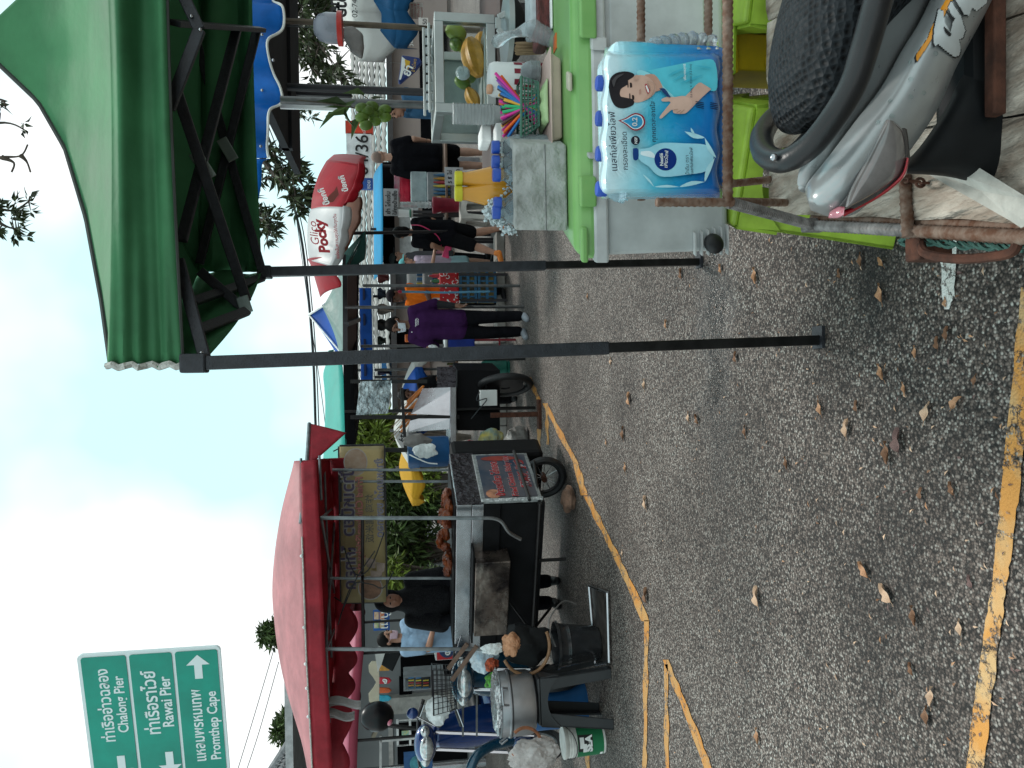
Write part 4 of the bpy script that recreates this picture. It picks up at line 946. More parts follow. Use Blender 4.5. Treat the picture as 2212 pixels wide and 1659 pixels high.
# clear dome lids
t = T('dome_lid_stack', 'stack of clear plastic dome lids behind the straws', 'dome lids', (W(1195, 157, 2.3).x, 2.3, ZT))
m_film = mat('clear_plastic', (.75, .8, .82), .12, trans=.8, var=(30, .2), bump=(90, .5, .004), ior=1.2)
c = W(1190, 158, 2.3); zb = ZT + .002; s = 2.3 / FP; hh = (W(1128, 158, 2.3).z - zb)
for k in range(5):
    z = zb + hh * .12 * k; mb = MB(); mb.lathe([(24 * s, z), (25.5 * s, z + .003), (23.5 * s, z + .004)] + [(23 * s * math.cos(a), z + .006 + (hh * .5) * math.sin(a)) for a in [i * math.pi / 2 / 7 for i in range(8)]], (c.x, 2.3, 0), 20); mb.build('lid', m_film, t, True)
# white jug with maroon squares
m_jug = mat('white_plastic', (.62, .64, .63), .35, var=(4, .06)); m_mar = mat('maroon_print', (.22, .01, .03), .4)
YJ = 2.36; a, b = W(1205, 200, YJ), W(1056, 118, YJ); jx = (a.x + b.x) / 2; jr = (b.x - a.x) / 2; jt = b.z
t = T('thermos_jug', 'rounded white jug printed with maroon squares', 'jug', (jx, YJ + jr, ZL + .002))
H_ = jt - ZL; mb = MB(); mb.lathe([(jr * .86, ZL + .002), (jr * .95, ZL + .02), (jr, ZL + H_ * .45), (jr, ZL + H_ * .6), (jr * .97, ZL + H_ * .63), (jr * .97, ZL + H_ * .9), (jr * .85, ZL + H_ * .97), (jr * .3, ZL + H_)], (jx, YJ + jr, 0), 28); mb.build('body', m_jug, t, True)
for k in range(-6, 6):
    for (r0, r1, odd) in ((.44, .58, 0), (.27, .43, 1), (.06, .26, 0)):
        if (k + odd) % 2 == 0:
            mb = MB(); pts = []
            a0, a1 = -math.pi / 2 + k * .30, -math.pi / 2 + (k + 1) * .30
            mb.grid(lambda u, v: (jx + (jr * 1.012) * math.cos(lerp(a0, a1, u)), YJ + jr + jr * 1.012 * math.sin(lerp(a0, a1, u)), ZL + H_ * lerp(r0, r1, v)), 4, 2); mb.build('maroon_square', m_mar, t, True)
mb = MB(); mb.box((jx - jr * .75, YJ + .03, jt - H_ * .02), (.025, .03, .02)); mb.build('spout', mat('peach_plastic', (.6, .33, .2), .4), t, bevel=.006)
# black pot under an aluminium lid
YP = 2.55; a, b = W(1145, 108, YP), W(1100, 22, YP)
t = T('black_pot', 'black pot with an aluminium rim and handle', 'pot', ((a.x + b.x) / 2 + .05, YP + .12, ZL + .002))
mb = MB(); px_, pr_ = (a.x + b.x) / 2 + .05, .12; zr = W(1106, 60, YP).z
mb.lathe([(.085, ZL + .04), (.11, ZL + .06), (.118, zr - .01)], (px_, YP + .12, 0), 24); mb.build('body', mat('soot_black', (.006, .006, .006), .7), t, True)
mb = MB(); mb.lathe([(.118, zr - .012), (.13, zr - .010), (.13, zr + .008), (.06, zr + .02), (.0, zr + .024)], (px_, YP + .12, 0), 28); mb.build('lid', m_alu, t, True)
P = [W(1092, 82, YP + .05), W(1076, 62, YP + .05), W(1076, 38, YP + .05), W(1094, 28, YP + .05)]
for i in range(3):
    mb = MB(); mb.bar(P[i], P[i + 1], .02, .008, Vector((0, 1, 0))); mb.build('handle', m_alu, t, bevel=.002)
mb = MB(); mb.lathe([(.06, ZL + .002), (.075, ZL + .04)], (px_, YP + .12, 0), 16); mb.build('foot_ring', mat('soot_black', (.006, .006, .006), .7), t, True)
# wooden skewers in film, dried food, cloths
t = T('skewer_bundle', 'bundle of wooden skewers standing behind the jug', 'skewers', (W(1200, 106, 2.45).x, 2.45, ZL + .002))
m_wood = mat('skewer_wood', (.34, .23, .13), .7, var=(30, .3), stretch=(20, 20, 1)); rr = random.Random(6)
for i in range(22):
    mb = MB(); a = W(1205, 92 + i * 1.25, 2.44 + rr.uniform(0, .04)); b = W(1113 + rr.uniform(-3, 3), 92 + i * 1.25, 2.46); a.z = ZL + .004; mb.tube([a, b], .0022, 4); mb.build('skewer', m_wood, t)
o = lidbox('dried_food_pack', 'brownish red block of dried food in a clear pack', 'food pack', 1164, 83, 1190, -40, 2.3, .12, mat('dried_red', (.16, .035, .03), .5, var=(8, .6), bump=(30, 1, .01), stretch=(3, 3, 14)), .012, W(1192, 20, 2.3).z)
o = lidbox('folded_cloth', 'pale grey folded cloth on top of the dried food', 'cloth', 1146, 62, 1163, -40, 2.34, .1, mat('pale_cloth', (.5, .55, .57), .85, bump=(20, .6, .02)), .008, W(1163, 20, 2.34).z)
o = lidbox('folded_cloth', 'bright white folded cloth under the dried food', 'cloth', 1191, 60, 1212, -40, 2.28, .12, mat('white_cloth', (.72, .72, .71), .85, bump=(16, .8, .02)), .01)
o = lidbox('orange_packet', 'small orange packet on the cooler lid edge', 'packet', 1203, 104, 1212, 70, 2.24, .04, mat('orange_plastic', (.75, .15, .01), .4), .004)
mb = MB(); P = [W(1066, 98, 2.42), W(1085, 82, 2.40), W(1120, 70, 2.36), W(1150, 64, 2.34), W(1185, 82, 2.3), W(1212, 95, 2.27)]
mb.tube(smoothpath(P, 4), [.012, .016, .02, .02, .018, .016, .012, .012, .014, .018, .022, .026, .03, .035, .03, .028, .026, .024, .022, .02, .012], 9); tag(mb.build('twisted_bag', m_film, None, True), 'twisted clear plastic bag standing by the skewers', 'bag')
mb = MB(); P = [W(1205, 62, 2.4), W(1120, 34, 2.5), W(1090, -20, 2.5)]
# cup tower and foam boxes on the table behind
t = T('cup_stack', 'tall stack of clear plastic cups beside the straws', 'cups', (W(1075, 246, 3.3).x, 3.3, zt2)); c = W(1000, 246, 3.3); s = 3.3 / FP; zt3 = W(979, 246, 3.3).z
m_cup = mat('cup_plastic', (.72, .76, .76), .15, trans=.55, var=(3, .05), ior=1.15)
for k in range(13):
    z = lerp(zt2 + .05, zt3, k / 12); mb = MB(); mb.lathe([(16 * s, z - .05), (22 * s, z - .002), (23.5 * s, z), (22 * s, z + .002)], (c.x, 3.3, 0), 18); mb.build('cup', m_cup, t, True)
for i, (p0, y0, p1, y1) in enumerate(((1056, 312, 1080, 268), (1046, 308, 1062, 272))):
    a, b = W(p0, y0, 3.25 + .1 * i), W(p1, y1, 3.25 + .1 * i); mb = MB(); zb = zt2 + .002 + .05 * i; mb.box(((a.x + b.x) / 2, 3.3 + .1 * i, zb + .025), (b.x - a.x, .15, .046)); tag(mb.build('foam_box', mat('foam_white', (.75, .76, .75), .6), None, bevel=.01, segs=3), ('lower white foam box left of the straws', 'upper white foam box left of the straws')[i], 'foam box', 'white foam boxes')
# styrofoam ice box with bottles
YI = 2.12; a, b = W(1112, 498, YI), W(1205, 312, YI)
m_sty = mat('grimy_wrapped_foam', (.24, .245, .23), .7, var=(7, .5), col2=(.42, .43, .41), bump=(16, 1.0, .03))
t = T('foam_ice_box', 'grimy grey wrapped foam box packed with ice and bottles', 'ice box', ((a.x + b.x) / 2, YI + .12, ZL + .002))
zi = a.z; xa, xb = a.x, b.x
def slab(p, q): mb = MB(); mb.box((Vector(p) + Vector(q)) / 2, [abs(i - j) for i, j in zip(p, q)]); return mb.build('wall', m_sty, t, bevel=.006)
slab((xa, YI, ZL + .003), (xb, YI + .03, zi)); slab((xa, YI + .23, ZL + .003), (xb, YI + .26, zi)); slab((xa, YI + .031, ZL + .003), (xa + .03, YI + .229, zi - .002)); slab((xb - .03, YI + .031, ZL + .003), (xb, YI + .229, zi - .002)); slab((xa + .031, YI + .031, ZL + .003), (xb - .031, YI + .229, ZL + .03))
for k in (.42,):
    mb = MB(); z = lerp(ZL, zi, k); mb.box(((xa + xb) / 2, YI - .0005, z), (xb - xa, .002, .0015)); mb.build('seam', mat('seam', (.1, .1, .1), .9), t)
m_pet = mat('pet_bottle', (.70, .82, .88), .06, trans=.9, var=(3, .03), ior=1.2); m_cap = mat('blue_cap', (.008, .06, .36), .35)
def bottle(p, top, r, capm, bodym, lab, nm='water_bottle', grp='water bottles in the ice box', liquid=None, capr=None):
    c = Vector(p); h = top - c.z; cr = capr or r * .42; t = T(nm, lab, 'bottle', c, grp); ch = min(.022, h * .18)
    prof = [(r * .9, 0), (r, .01), (r, h * .55), (r * .97, h * .6), (r * .75, h * .72), (cr, h - ch - .012), (cr, h - ch)]
    mb = MB(); mb.lathe([(q, z) for q, z in prof], c, 18); mb.build('body', bodym, t, True)
    if liquid: mb = MB(); mb.lathe([(q * .94, z + .002) for q, z in prof[:5]], c, 18); mb.build('liquid', liquid, t, True)
    mb = MB(); mb.lathe([(cr * 1.15, h - ch), (cr * 1.15, h - .003), (cr, h)], c, 18); mb.build('cap', capm, t, True)
wb = [(1062, 318, 'rightmost'), (1062, 350, 'second from the right'), (1064, 378, 'middle'), (1066, 440, 'second from the left'), (1064, 490, 'leftmost')]
for i, (a_, b_, w) in enumerate(wb):
    y = YI + .068 + (.04 if i in (0, 1) else 0); p = W(a_, b_, y); bottle((p.x if i < 4 else xa + .065, y, ZL + .035), p.z, .040, m_cap, m_pet, w + ' clear water bottle with blue cap in the foam box')
m_juice = mat('orange_juice', (.55, .25, .02), .2, var=(3, .1)); m_ycap = mat('yellow_cap', (.62, .55, .02), .4)
for i, (a_, b_) in enumerate(((982, 386), (982, 418))):
    y = YI + .17; p = W(a_, b_, y); bottle((p.x, y, ZL + .035), p.z, .04, m_ycap, m_juice, ('right orange juice jug with a yellow cap in the ice', 'left orange juice jug with a yellow cap in the ice')[i], 'juice_bottle', 'juice bottles in the ice box', None, .02)
m_ice = mat('ice', (.72, .82, .85), .12, trans=.35, var=(20, .2), bump=(30, .6, .01))
t = T('ice_heap', 'heap of crushed ice between the bottles', 'ice', ((xa + xb) / 2, YI + .12, zi)); rr = random.Random(2); mb = MB()
for i in range(420):
    x = lerp(xa + .03, xb - .03, rr.random()); y = YI + .11 + .12 * rr.random(); top = zi - .01 + .075 * math.exp(-((x - W(1050, 425, YI).x) / .05) ** 2) ; s = rr.uniform(.005, .012)
    R = rot(rr.uniform(0, 3), rr.uniform(0, 3), rr.uniform(0, 3)); mb.box((x, y, top - rr.uniform(0, .05)), (s, s * .9, s * .8), R)
o = mb.build('cube', m_ice, t, bevel=.0015); o['kind'] = 'stuff'

for o_ in COL.objects:
    if o_.name.startswith('foam_ice_box'): shear(o_, YI, .5)
# ================================================================== WATER PACK
YW = 1.55
def PW(zx, zy, off=0.0): return W((1800 + zx * .4973) / 1.8228, zy * .4973 / 1.8228, YW - off)
t = T('water_pack', 'shrink wrapped pack of twelve blue capped water bottles with printed film', 'bottle pack', PW(2090, 980) + Vector((0, .05, 0)))
def gradmat():
    m = bpy.data.materials.new('printed_film'); m.use_nodes = True; n_ = m.node_tree; b = n_.nodes['Principled BSDF']; l = n_.links.new
    co = n_.nodes.new('ShaderNodeTexCoord'); sx = n_.nodes.new('ShaderNodeSeparateXYZ'); l(co.outputs['Object'], sx.inputs[0])
    n = n_.nodes.new('ShaderNodeTexNoise'); n.inputs['Scale'].default_value = 9; n.inputs['Detail'].default_value = 3; l(co.outputs['Object'], n.inputs['Vector'])
    mr = n_.nodes.new('ShaderNodeMapRange'); mr.inputs['From Min'].default_value = -.0; mr.inputs['From Max'].default_value = .27; l(sx.outputs['Z'], mr.inputs['Value'])
    ad = n_.nodes.new('ShaderNodeMath'); ad.operation = 'MULTIPLY_ADD'; ad.inputs[1].default_value = .35; ad.inputs[2].default_value = -.17; l(n.outputs['Fac'], ad.inputs[0])
    a2 = n_.nodes.new('ShaderNodeMath'); a2.operation = 'ADD'; l(mr.outputs['Result'], a2.inputs[0]); l(ad.outputs[0], a2.inputs[1])
    r = n_.nodes.new('ShaderNodeValToRGB'); e = r.color_ramp.elements; e[0].position = 0; e[0].color = (.006, .12, .42, 1); e[1].position = .95; e[1].color = (.62, .82, .88, 1)
    for p, c in ((.16, (.01, .18, .50)), (.38, (.02, .34, .62)), (.55, (.08, .5, .68)), (.72, (.35, .70, .80)), (.85, (.58, .80, .86))): q = e.new(p); q.color = (*c, 1)
    l(a2.outputs[0], r.inputs['Fac']); l(r.outputs['Color'], b.inputs['Base Color']); b.inputs['Roughness'].default_value = .16; b.inputs['Coat Weight'].default_value = .6; b.inputs['Coat Roughness'].default_value = .08
    n2 = n_.nodes.new('ShaderNodeTexNoise'); n2.inputs['Scale'].default_value = 26; n2.inputs['Detail'].default_value = 3; n2.inputs['Distortion'].default_value = 1.5; l(co.outputs['Object'], n2.inputs['Vector'])
    bp = n_.nodes.new('ShaderNodeBump'); bp.inputs['Strength'].default_value = .45; bp.inputs['Distance'].default_value = .006; l(n2.outputs['Fac'], bp.inputs['Height']); l(bp.outputs['Normal'], b.inputs['Normal'])
    return m
m_pf = gradmat()
wpk = mat('clear_film', (.5, .55, .56), .15)
zxt, zxb, zyl, zyr = 1135, 2085, 1575, 375
def pk(u, v):
    """u left..right, v top..bottom of the wrapped front, bulging and folding back at the sides"""
    zy = lerp(zyl, zyr, u); zx = lerp(zxt, zxb, v) + (14 * math.sin(u * 2 * math.pi * 3.6 + .6)) * (v > .9) * (v - .9) * 10 + 10 * math.cos(u * 2 * math.pi * 4) * (1 - v) ** 8 + 40 * (u - .35) * (1 - v) ** 3 * (u > .35)
    e = min(u, 1 - u) * 2; ev = min(v, 1 - v) * 2
    back = .09 * (1 - min(1, e / .16)) ** 2 + .03 * (1 - min(1, ev / .12)) ** 2 + .0016 * math.cos(u * 2 * math.pi * 4)
    return PW(zx, zy, -back)
mb = MB(); mb.grid(pk, 60, 40); mb.build('printed_wrap', m_pf, t, True, solid=.001)
a, b = PW(zxt + 30, zyl - 60, -.1), PW(zxb - 12, zyr + 60, -.1)
mb = MB(); mb.box(((a.x + b.x) / 2, YW + .10, (a.z + b.z) / 2), (abs(a.x - b.x), .14, abs(a.z - b.z))); mb.build('wrap_back', m_pf, t, bevel=.03, segs=4)
r_b = .032
for row in range(3):
    for k in range(4):
        c = PW(1100, lerp(1450, 590, k / 3), 0) + Vector((0, .045 + row * .065, 0)); cc = PW(1120, lerp(1450, 590, k / 3)); c.z = cc.z - .036 - .03 * row; c.x += .022 * row
        mb = MB(); mb.lathe([(.03, -.03), (.026, -.012), (.016, .003), (.0145, .008)], c, 16); mb.build('bottle_shoulder', m_pet, t, True)
        mb = MB(); mb.lathe([(.0165, .008), (.0165, .026), (.014, .029)], c, 16); mb.build('bottle_cap', m_cap, t, True)
for i in range(7):   # clear film gathered on the right end
    mb = MB(); zx = lerp(1560, 1990, i / 6); c = PW(zx, 330 + 40 * abs(i - 4) * .2, -.06); mb.ell(c, (.016, .03, .02), rot(y=.4 * i), 8, 6); mb.build('film_fold', m_film, t, True)
mb = MB(); mb.grid(lambda u, v: PW(lerp(1900, 2070, v), lerp(390, 270, u) + 30 * v * u, -.03 - .06 * u + .006 * math.sin(v * 14 + u * 5)), 8, 10); mb.build('film_end', m_film, t, True)
lay = [0]
def pr(pts, col, nm, rough=.2):
    lay[0] += 1; mb = MB(); P = [PW(x, y, .0022 + lay[0] * .00022) for x, y in smooth2(pts)]; mb.poly(P); return mb.build(nm, mat(nm, col, rough, var=(30, .08)), t)
def smooth2(pts):
    P = [Vector((x, y, 0)) for x, y in pts]; P = smoothpath(P + [P[0]], 3)[:-1]; return [(p.x, p.y) for p in P]
pr([(1500, 560), (1700, 520), (1960, 470), (2045, 500), (2060, 690), (2010, 720), (1900, 670), (1800, 770), (1700, 775), (1645, 710), (1560, 600)], (.10, .56, .68), 'print_shirt')
pr([(1420, 565), (1460, 555), (1560, 600), (1640, 690), (1720, 770), (1640, 740), (1530, 640), (1440, 610)], (.30, .72, .80), 'print_collar')
pr([(1490, 590), (1560, 590), (1610, 650), (1625, 700), (1590, 720), (1540, 720), (1470, 650)], (.55, .32, .24), 'print_neck')
pr([(1262, 740), (1290, 680), (1340, 630), (1400, 600), (1470, 595), (1530, 622), (1570, 680), (1565, 735), (1510, 785), (1430, 812), (1350, 800), (1290, 778)], (.66, .42, .33), 'print_face')
pr([(1198, 690), (1212, 620), (1260, 578), (1330, 565), (1392, 580), (1400, 606), (1350, 640), (1352, 668), (1296, 706), (1292, 760), (1330, 772), (1395, 790), (1392, 832), (1320, 858), (1255, 842), (1218, 780)], (.018, .016, .02), 'print_hair')
for (x, y) in ((1375, 672), (1392, 770)): pr([(x - 8, y - 18), (x + 8, y - 14), (x + 10, y + 16), (x - 6, y + 20)], (.03, .02, .02), 'print_eye')
for (x, y) in ((1350, 662), (1366, 768)): pr([(x - 4, y - 26), (x + 4, y - 26), (x + 7, y + 26), (x - 1, y + 26)], (.04, .03, .03), 'print_brow')
pr([(1440, 715), (1452, 705), (1458, 735), (1444, 748)], (.5, .28, .22), 'print_nose')
pr([(1486, 672), (1500, 664), (1530, 720), (1512, 742), (1498, 724)], (.45, .08, .09), 'print_lips'); pr([(1492, 682), (1502, 676), (1520, 722), (1510, 730)], (.85, .85, .83), 'print_teeth')
pr([(2012, 705), (1960, 672), (1915, 655), (1850, 720), (1790, 790), (1840, 860), (1880, 830), (1940, 770)], (.62, .40, .32), 'print_forearm')
pr([(1850, 860), (1860, 800), (1800, 760), (1730, 768), (1660, 768), (1618, 786), (1630, 804), (1690, 806), (1660, 850), (1606, 920), (1608, 938), (1628, 930), (1700, 868), (1712, 892), (1740, 900), (1770, 902), (1810, 896)], (.68, .45, .36), 'print_hand')
for k in range(4): pr([(1890, 800 + k * 14), (1950, 812 + k * 14), (1950, 818 + k * 14), (1890, 806 + k * 14)], (.01, .02, .06), 'print_stripe')
for k in range(4): pr([(2005, 810 + k * 14), (2060, 820 + k * 14), (2060, 826 + k * 14), (2005, 816 + k * 14)], (.01, .02, .06), 'print_stripe')
pr([(1600, 700), (1660, 760), (1690, 770), (1672, 740), (1640, 700)], (.012, .05, .16), 'print_placket')
pr([(1225, 640), (1262, 600), (1320, 582), (1300, 600), (1262, 630), (1240, 690)], (.07, .065, .07), 'print_hair_shine')
pr([(1500, 640), (1545, 650), (1560, 700), (1530, 765), (1470, 795), (1512, 752), (1532, 700)], (.55, .33, .25), 'print_jaw'); pr([(1398, 606), (1420, 592), (1436, 606), (1428, 628), (1408, 630)], (.58, .35, .27), 'print_ear')
for x0, y0, x1, y1 in ((1700, 640, 1860, 560), (1760, 660, 1950, 590), (1660, 600, 1800, 540), (1880, 520, 2020, 540)): pr([(x0, y0), ((x0 + x1) / 2, (y0 + y1) / 2 - 10), (x1, y1), ((x0 + x1) / 2 + 6, (y0 + y1) / 2 + 8)], (.06, .46, .60), 'print_fold')
for x0, y0, x1, y1 in ((1712, 868, 1745, 862), (1735, 892, 1768, 872), (1762, 896, 1795, 868)): pr([(x0, y0), (x1, y1), (x1 + 4, y1 + 5), (x0 + 3, y0 + 5)], (.50, .30, .23), 'print_finger_line')
# printed bottle, splash, drop
pr([(1440, 1180), (1520, 1170), (1570, 1145), (1640, 1130), (1800, 1135), (1980, 1150), (2030, 1240), (1985, 1350), (1800, 1385), (1640, 1400), (1570, 1375), (1520, 1320), (1440, 1262)], (.34, .68, .80), 'print_bottle')
pr([(1455, 1200), (1520, 1195), (1560, 1220), (1560, 1250), (1510, 1240), (1455, 1225)], (.75, .88, .92), 'print_shine')
pr([(1392, 1175), (1432, 1178), (1434, 1258), (1396, 1262)], (.008, .05, .22), 'print_cap')
pr([(1650 + 88 * math.cos(a), 1262 + 88 * math.sin(a)) for a in [i * 2 * math.pi / 16 for i in range(16)]], (.008, .035, .20), 'print_label')
for k, (x0_, y0_, x1_, y1_, w_) in enumerate(((1800, 1040, 1960, 1090, 30), (1960, 1090, 2050, 1250, 26), (2040, 1250, 1960, 1440, 30), (1960, 1440, 1760, 1480, 26), (1760, 1480, 1560, 1480, 16), (1560, 1480, 1470, 1380, 12), (1850, 1010, 1880, 1060, 14))):
    d = Vector((x1_ - x0_, y1_ - y0_, 0)); n = Vector((-d.y, d.x, 0)).normalized() * w_
    pr([(x0_, y0_), (lerp(x0_, x1_, .5) + n.x, lerp(y0_, y1_, .5) + n.y), (x1_, y1_), (lerp(x0_, x1_, .5) - n.x * .3, lerp(y0_, y1_, .5) - n.y * .3)], (.45, .76, .84), 'print_splash')
drop = [(1275, 955), (1330, 985), (1390, 1030), (1440, 1030), (1480, 1000), (1490, 960), (1470, 915), (1420, 895), (1380, 905), (1330, 935)]
pr(drop, (.30, .015, .03), 'print_drop_edge'); pr([(lerp(1405, x, .84), lerp(963, y, .84)) for x, y in drop], (.72, .85, .88), 'print_drop_ring'); pr([(lerp(1405, x, .74), lerp(963, y, .74)) for x, y in drop], (.03, .30, .55), 'print_drop')
pr([(1412 + 36 * math.cos(a), 1112 + 36 * math.sin(a)) for a in [i * 2 * math.pi / 16 for i in range(16)]], (.012, .015, .03), 'print_round_mark')
m_navy = mat('navy_ink', (.008, .015, .05), .4); m_wi = mat('white_ink', (.8, .84, .85), .4)
def pt(s, x, y0, y1, m, x2=None, **k): lay[0] += 1; x2 = x if x2 is None else x2; text(s, PW(x, y0, .0165), PW(x2, y1, .0165), PW(x - 50, y0) - PW(x, y0), m, t, **k)
pt("เนสท์เล่เพียวไลฟ์", 1268, 1352, 884, m_navy, 1250, bold=.008); pt("กรองละเอียด", 1352, 1345, 1044, m_navy, 1342, bold=.008)
pt("ทุกหยดสะอาดใส", 1575, 1122, 802, m_navy, 1565, bold=.012); pt("0.2", 1425, 1000, 930, m_wi, bold=.03); pt("NSF", 1426, 1138, 1086, m_wi, bold=.03)
pt("Nestlé", 1632, 1312, 1212, m_wi, 1628, bold=.03); pt("เพียวไลฟ์", 1664, 1328, 1192, m_wi, 1672, bold=.02)
pt("น้ำดื่ม ตรา", 1838, 1385, 1230, m_navy, 1832); pt("เนสท์เล่เพียวไลฟ์", 1870, 1380, 1168, m_navy, 1864, bold=.008)
pt("ปริมาตรสุทธิ", 1812, 634, 506, m_wi, 1808, bold=.01); pt("0.6 ลิตร X 12 ขวด (7.2 ลิตร)", 1862, 772, 508, m_navy, 1856, bold=.01)
# ================================================================== SIDECAR PLATFORM OF REBAR AND BOARDS
m_rust = mat('rusty_rebar', (.13, .06, .035), .8, .35, var=(40, .5), col2=(.26, .19, .15), bump=(150, .6, .002)); m_rust2 = mat('rust_plate', (.085, .032, .019), .85, .2, var=(30, .5), bump=(120, .8, .002)); m_greybar = mat('grey_rebar', (.27, .25, .24), .6, .5, var=(30, .5), bump=(120, .6, .002))
m_board = mat('weathered_board', (.20, .14, .10), .85, var=(9, .4), col2=(.60, .53, .45), bump=(26, 1.0, .03), stretch=(1.6, .4, 1)); m_board2 = mat('grey_board', (.42, .41, .37), .8, var=(14, .3), bump=(30, .7, .006), stretch=(1, 1, .3))
C1 = W(1572, 437, 1.5)
ZF = .45
B1 = G(1757, 487, ZF)
t = T('sidecar_frame', 'rusty rebar sidecar frame with a weathered board floor', 'sidecar', (C1.x + .4, 1.5, ZF))
def rb(a, b, r=.0095, m=m_rust, nm='rebar'):
    mb = MB(); mb.rebar(a, b, r); return mb.build(nm, m, t, True, angle=80)
rb(C1, W(1572, -120, 1.5), .0105); rb(W(1418, 437, 1.5), C1 - UP * .012, .0085); rb(W(1386, 432, 1.74), W(1384, -120, 1.74), .0095); rb(W(1530, 432, 1.72), W(1530, -120, 1.72), .0095)
rb(W(1500, 405, 1.76), G(1666, 388, ZF) , .009); rb(W(1572, 436, 1.51), G(1700, 438, ZF), .0085)
spr = MB(); A, B = C1, B1; d = B - A; x, y, z = frame(d); pts = []
for i in range(46 * 8 + 1): f = i / (46 * 8); an = i * math.pi / 4; pts.append(A + d * (.02 + .96 * f) + (x * math.cos(an) + y * math.sin(an)) * .0105)
spr.tube(pts, .0032, 5); spr.build('wire_wrap', m_greybar, t, True); mb = MB(); mb.tube([A, B], .008, 8); mb.build('brace', m_greybar, t, True)
B2 = G(2290, 516, ZF); rb(B1, B1.lerp(B2, .52), .0115, m_greybar); rb(B1.lerp(B2, .5), B2, .0115)
rb(G(1757, 470, ZF - .012), G(2290, 494, ZF - .012), .009)
mb = MB(); a, b = G(1752, 474, ZF), G(1752, 494, ZF); mb.box(B1 + Vector((.0, .0, -.0)), (.03, .03, .05)); mb.build('corner_plate', m_greybar, t, bevel=.004)
rb(G(1962, 512, ZF + .012), G(1955, 380, ZF + .012), .011)
rb(G(1840, 500, ZF - .02), G(1843, 460, ZF - .02), .012)
# boards
xs0 = G(1700, 452, ZF).x
yb0, yb1 = .92, G(1662, 300, ZF).y
eA, eB = G(1757, 468, ZF), G(2212, 482, ZF)
def shx(y): return eA.x + (y - eA.y) * (eB.x - eA.x) / (eB.y - eA.y) - xs0
xx = xs0; rr = random.Random(4)
for i, w in enumerate((.17, .155, .18, .16, .17, .15, .17)):
    mb = MB(); e0 = rr.uniform(-.008, .008)
    def fn(u, v, xx=xx, w=w): return (xx + shx(lerp(yb0, yb1, v)) + .003 + u * (w - .006) + .002 * math.sin(v * 25 + xx * 30), lerp(yb0, yb1 + e0, v), ZF - .006 + .0015 * math.sin(v * 31 + u * 7) - (.004 if u in (0, 1) else 0))
    mb.grid(fn, 6, 40); mb.build('floor_board', m_board, t, True, solid=.022); xx += w
for y in (1.25, 1.75):
    mb = MB(); mb.bar((xs0 - .01, y, ZF - .045), (xs0 + 1.2, y, ZF - .045), .03, .03); mb.build('cross_beam', m_rust2, t, bevel=.003)
mb = MB(); a, b = G(2150, 250, ZF + .03), G(2150, -80, ZF + .03); mb.bar(a, b, .022, .022); mb.build('cross_beam', m_rust2, t, bevel=.003)
for y in (1.2, 1.85):
    for x in (xs0 + .05, xs0 + 1.05):
        mb = MB(); mb.bar((x, y, ZF - .06), (x, y, .2), .03); mb.build('leg', m_rust2, t)
mb = MB(); p = G(1985, 530, ZF - .02); mb.box(p + Vector((-.005, 0, -.02)), (.05, .045, .07)); mb.build('hitch_block', m_rust2, t, bevel=.005)
mb = MB(); mb.tube(smoothpath([W(1990, 528, 1.32), W(2000, 548, 1.28), W(2060, 559, 1.22), W(2130, 556, 1.15), W(2185, 545, 1.10), W(2200, 520, 1.09), W(2215, 505, 1.08)], 6), .0085, 8); mb.build('bent_rod', m_rust2, t, True)
mb = MB()
for k in range(3):
    mb.tube([W(1952, 510, 1.37) + Vector((.006 * math.cos(i * .7 + k * 2.1), -.02, .006 * math.sin(i * .7 + k * 2.1))) if i < 8 else W(lerp(1945, 2215, (i - 8) / 50), lerp(520, 535, (i - 8) / 50) + 5 * math.sin(k * 2 + i * .12), lerp(1.38, 1.1, (i - 8) / 50)) + Vector((.004 * math.cos(i * .9 + k * 2.1), 0, .004 * math.sin(i * .9 + k * 2.1))) for i in range(58)], .0035, 5)
mb.build('rope', mat('green_rope', (.05, .13, .11), .9, bump=(120, 1, .003)), t, True)
# wheel of the sidecar (under the boards, mostly hidden)
# leaning plank, chain
o = MB(); P = [Z for Z in (W(1979, 340, 1.22), W(2091, 345, 1.14), W(2225, 428, 1.03), W(2225, 486, 1.03), W(2110, 408, 1.14), W(1992, 354, 1.22))]
o.prism(P, (0, .03, -.012)); tag(o.build('loose_plank', m_board2, None, bevel=.003), 'pale grey loose plank leaning by the motorbike wheel', 'plank')
t = T('chain', 'short rusty chain hanging at the motorbike tail', 'chain', W(1925, 385, 1.2)); cp = smoothpath([W(1912, 380, 1.16), W(1935, 388, 1.2), W(1965, 391, 1.24), W(1995, 396, 1.28), W(2012, 402, 1.3)], 2)
for i in range(len(cp) - 1):
    a, b = cp[i], cp[i + 1]; d = (b - a); ln = d.length; x, y, z = frame(d); s_ = x if i % 2 else y; mb = MB()
    mb.tube([a + d * (.5 + .68 * math.cos(q)) + s_ * (.0075 * math.sin(q)) for q in [k * math.pi / 6 for k in range(13)]], .0026, 6, False); mb.build('link', m_rust2, t, True)
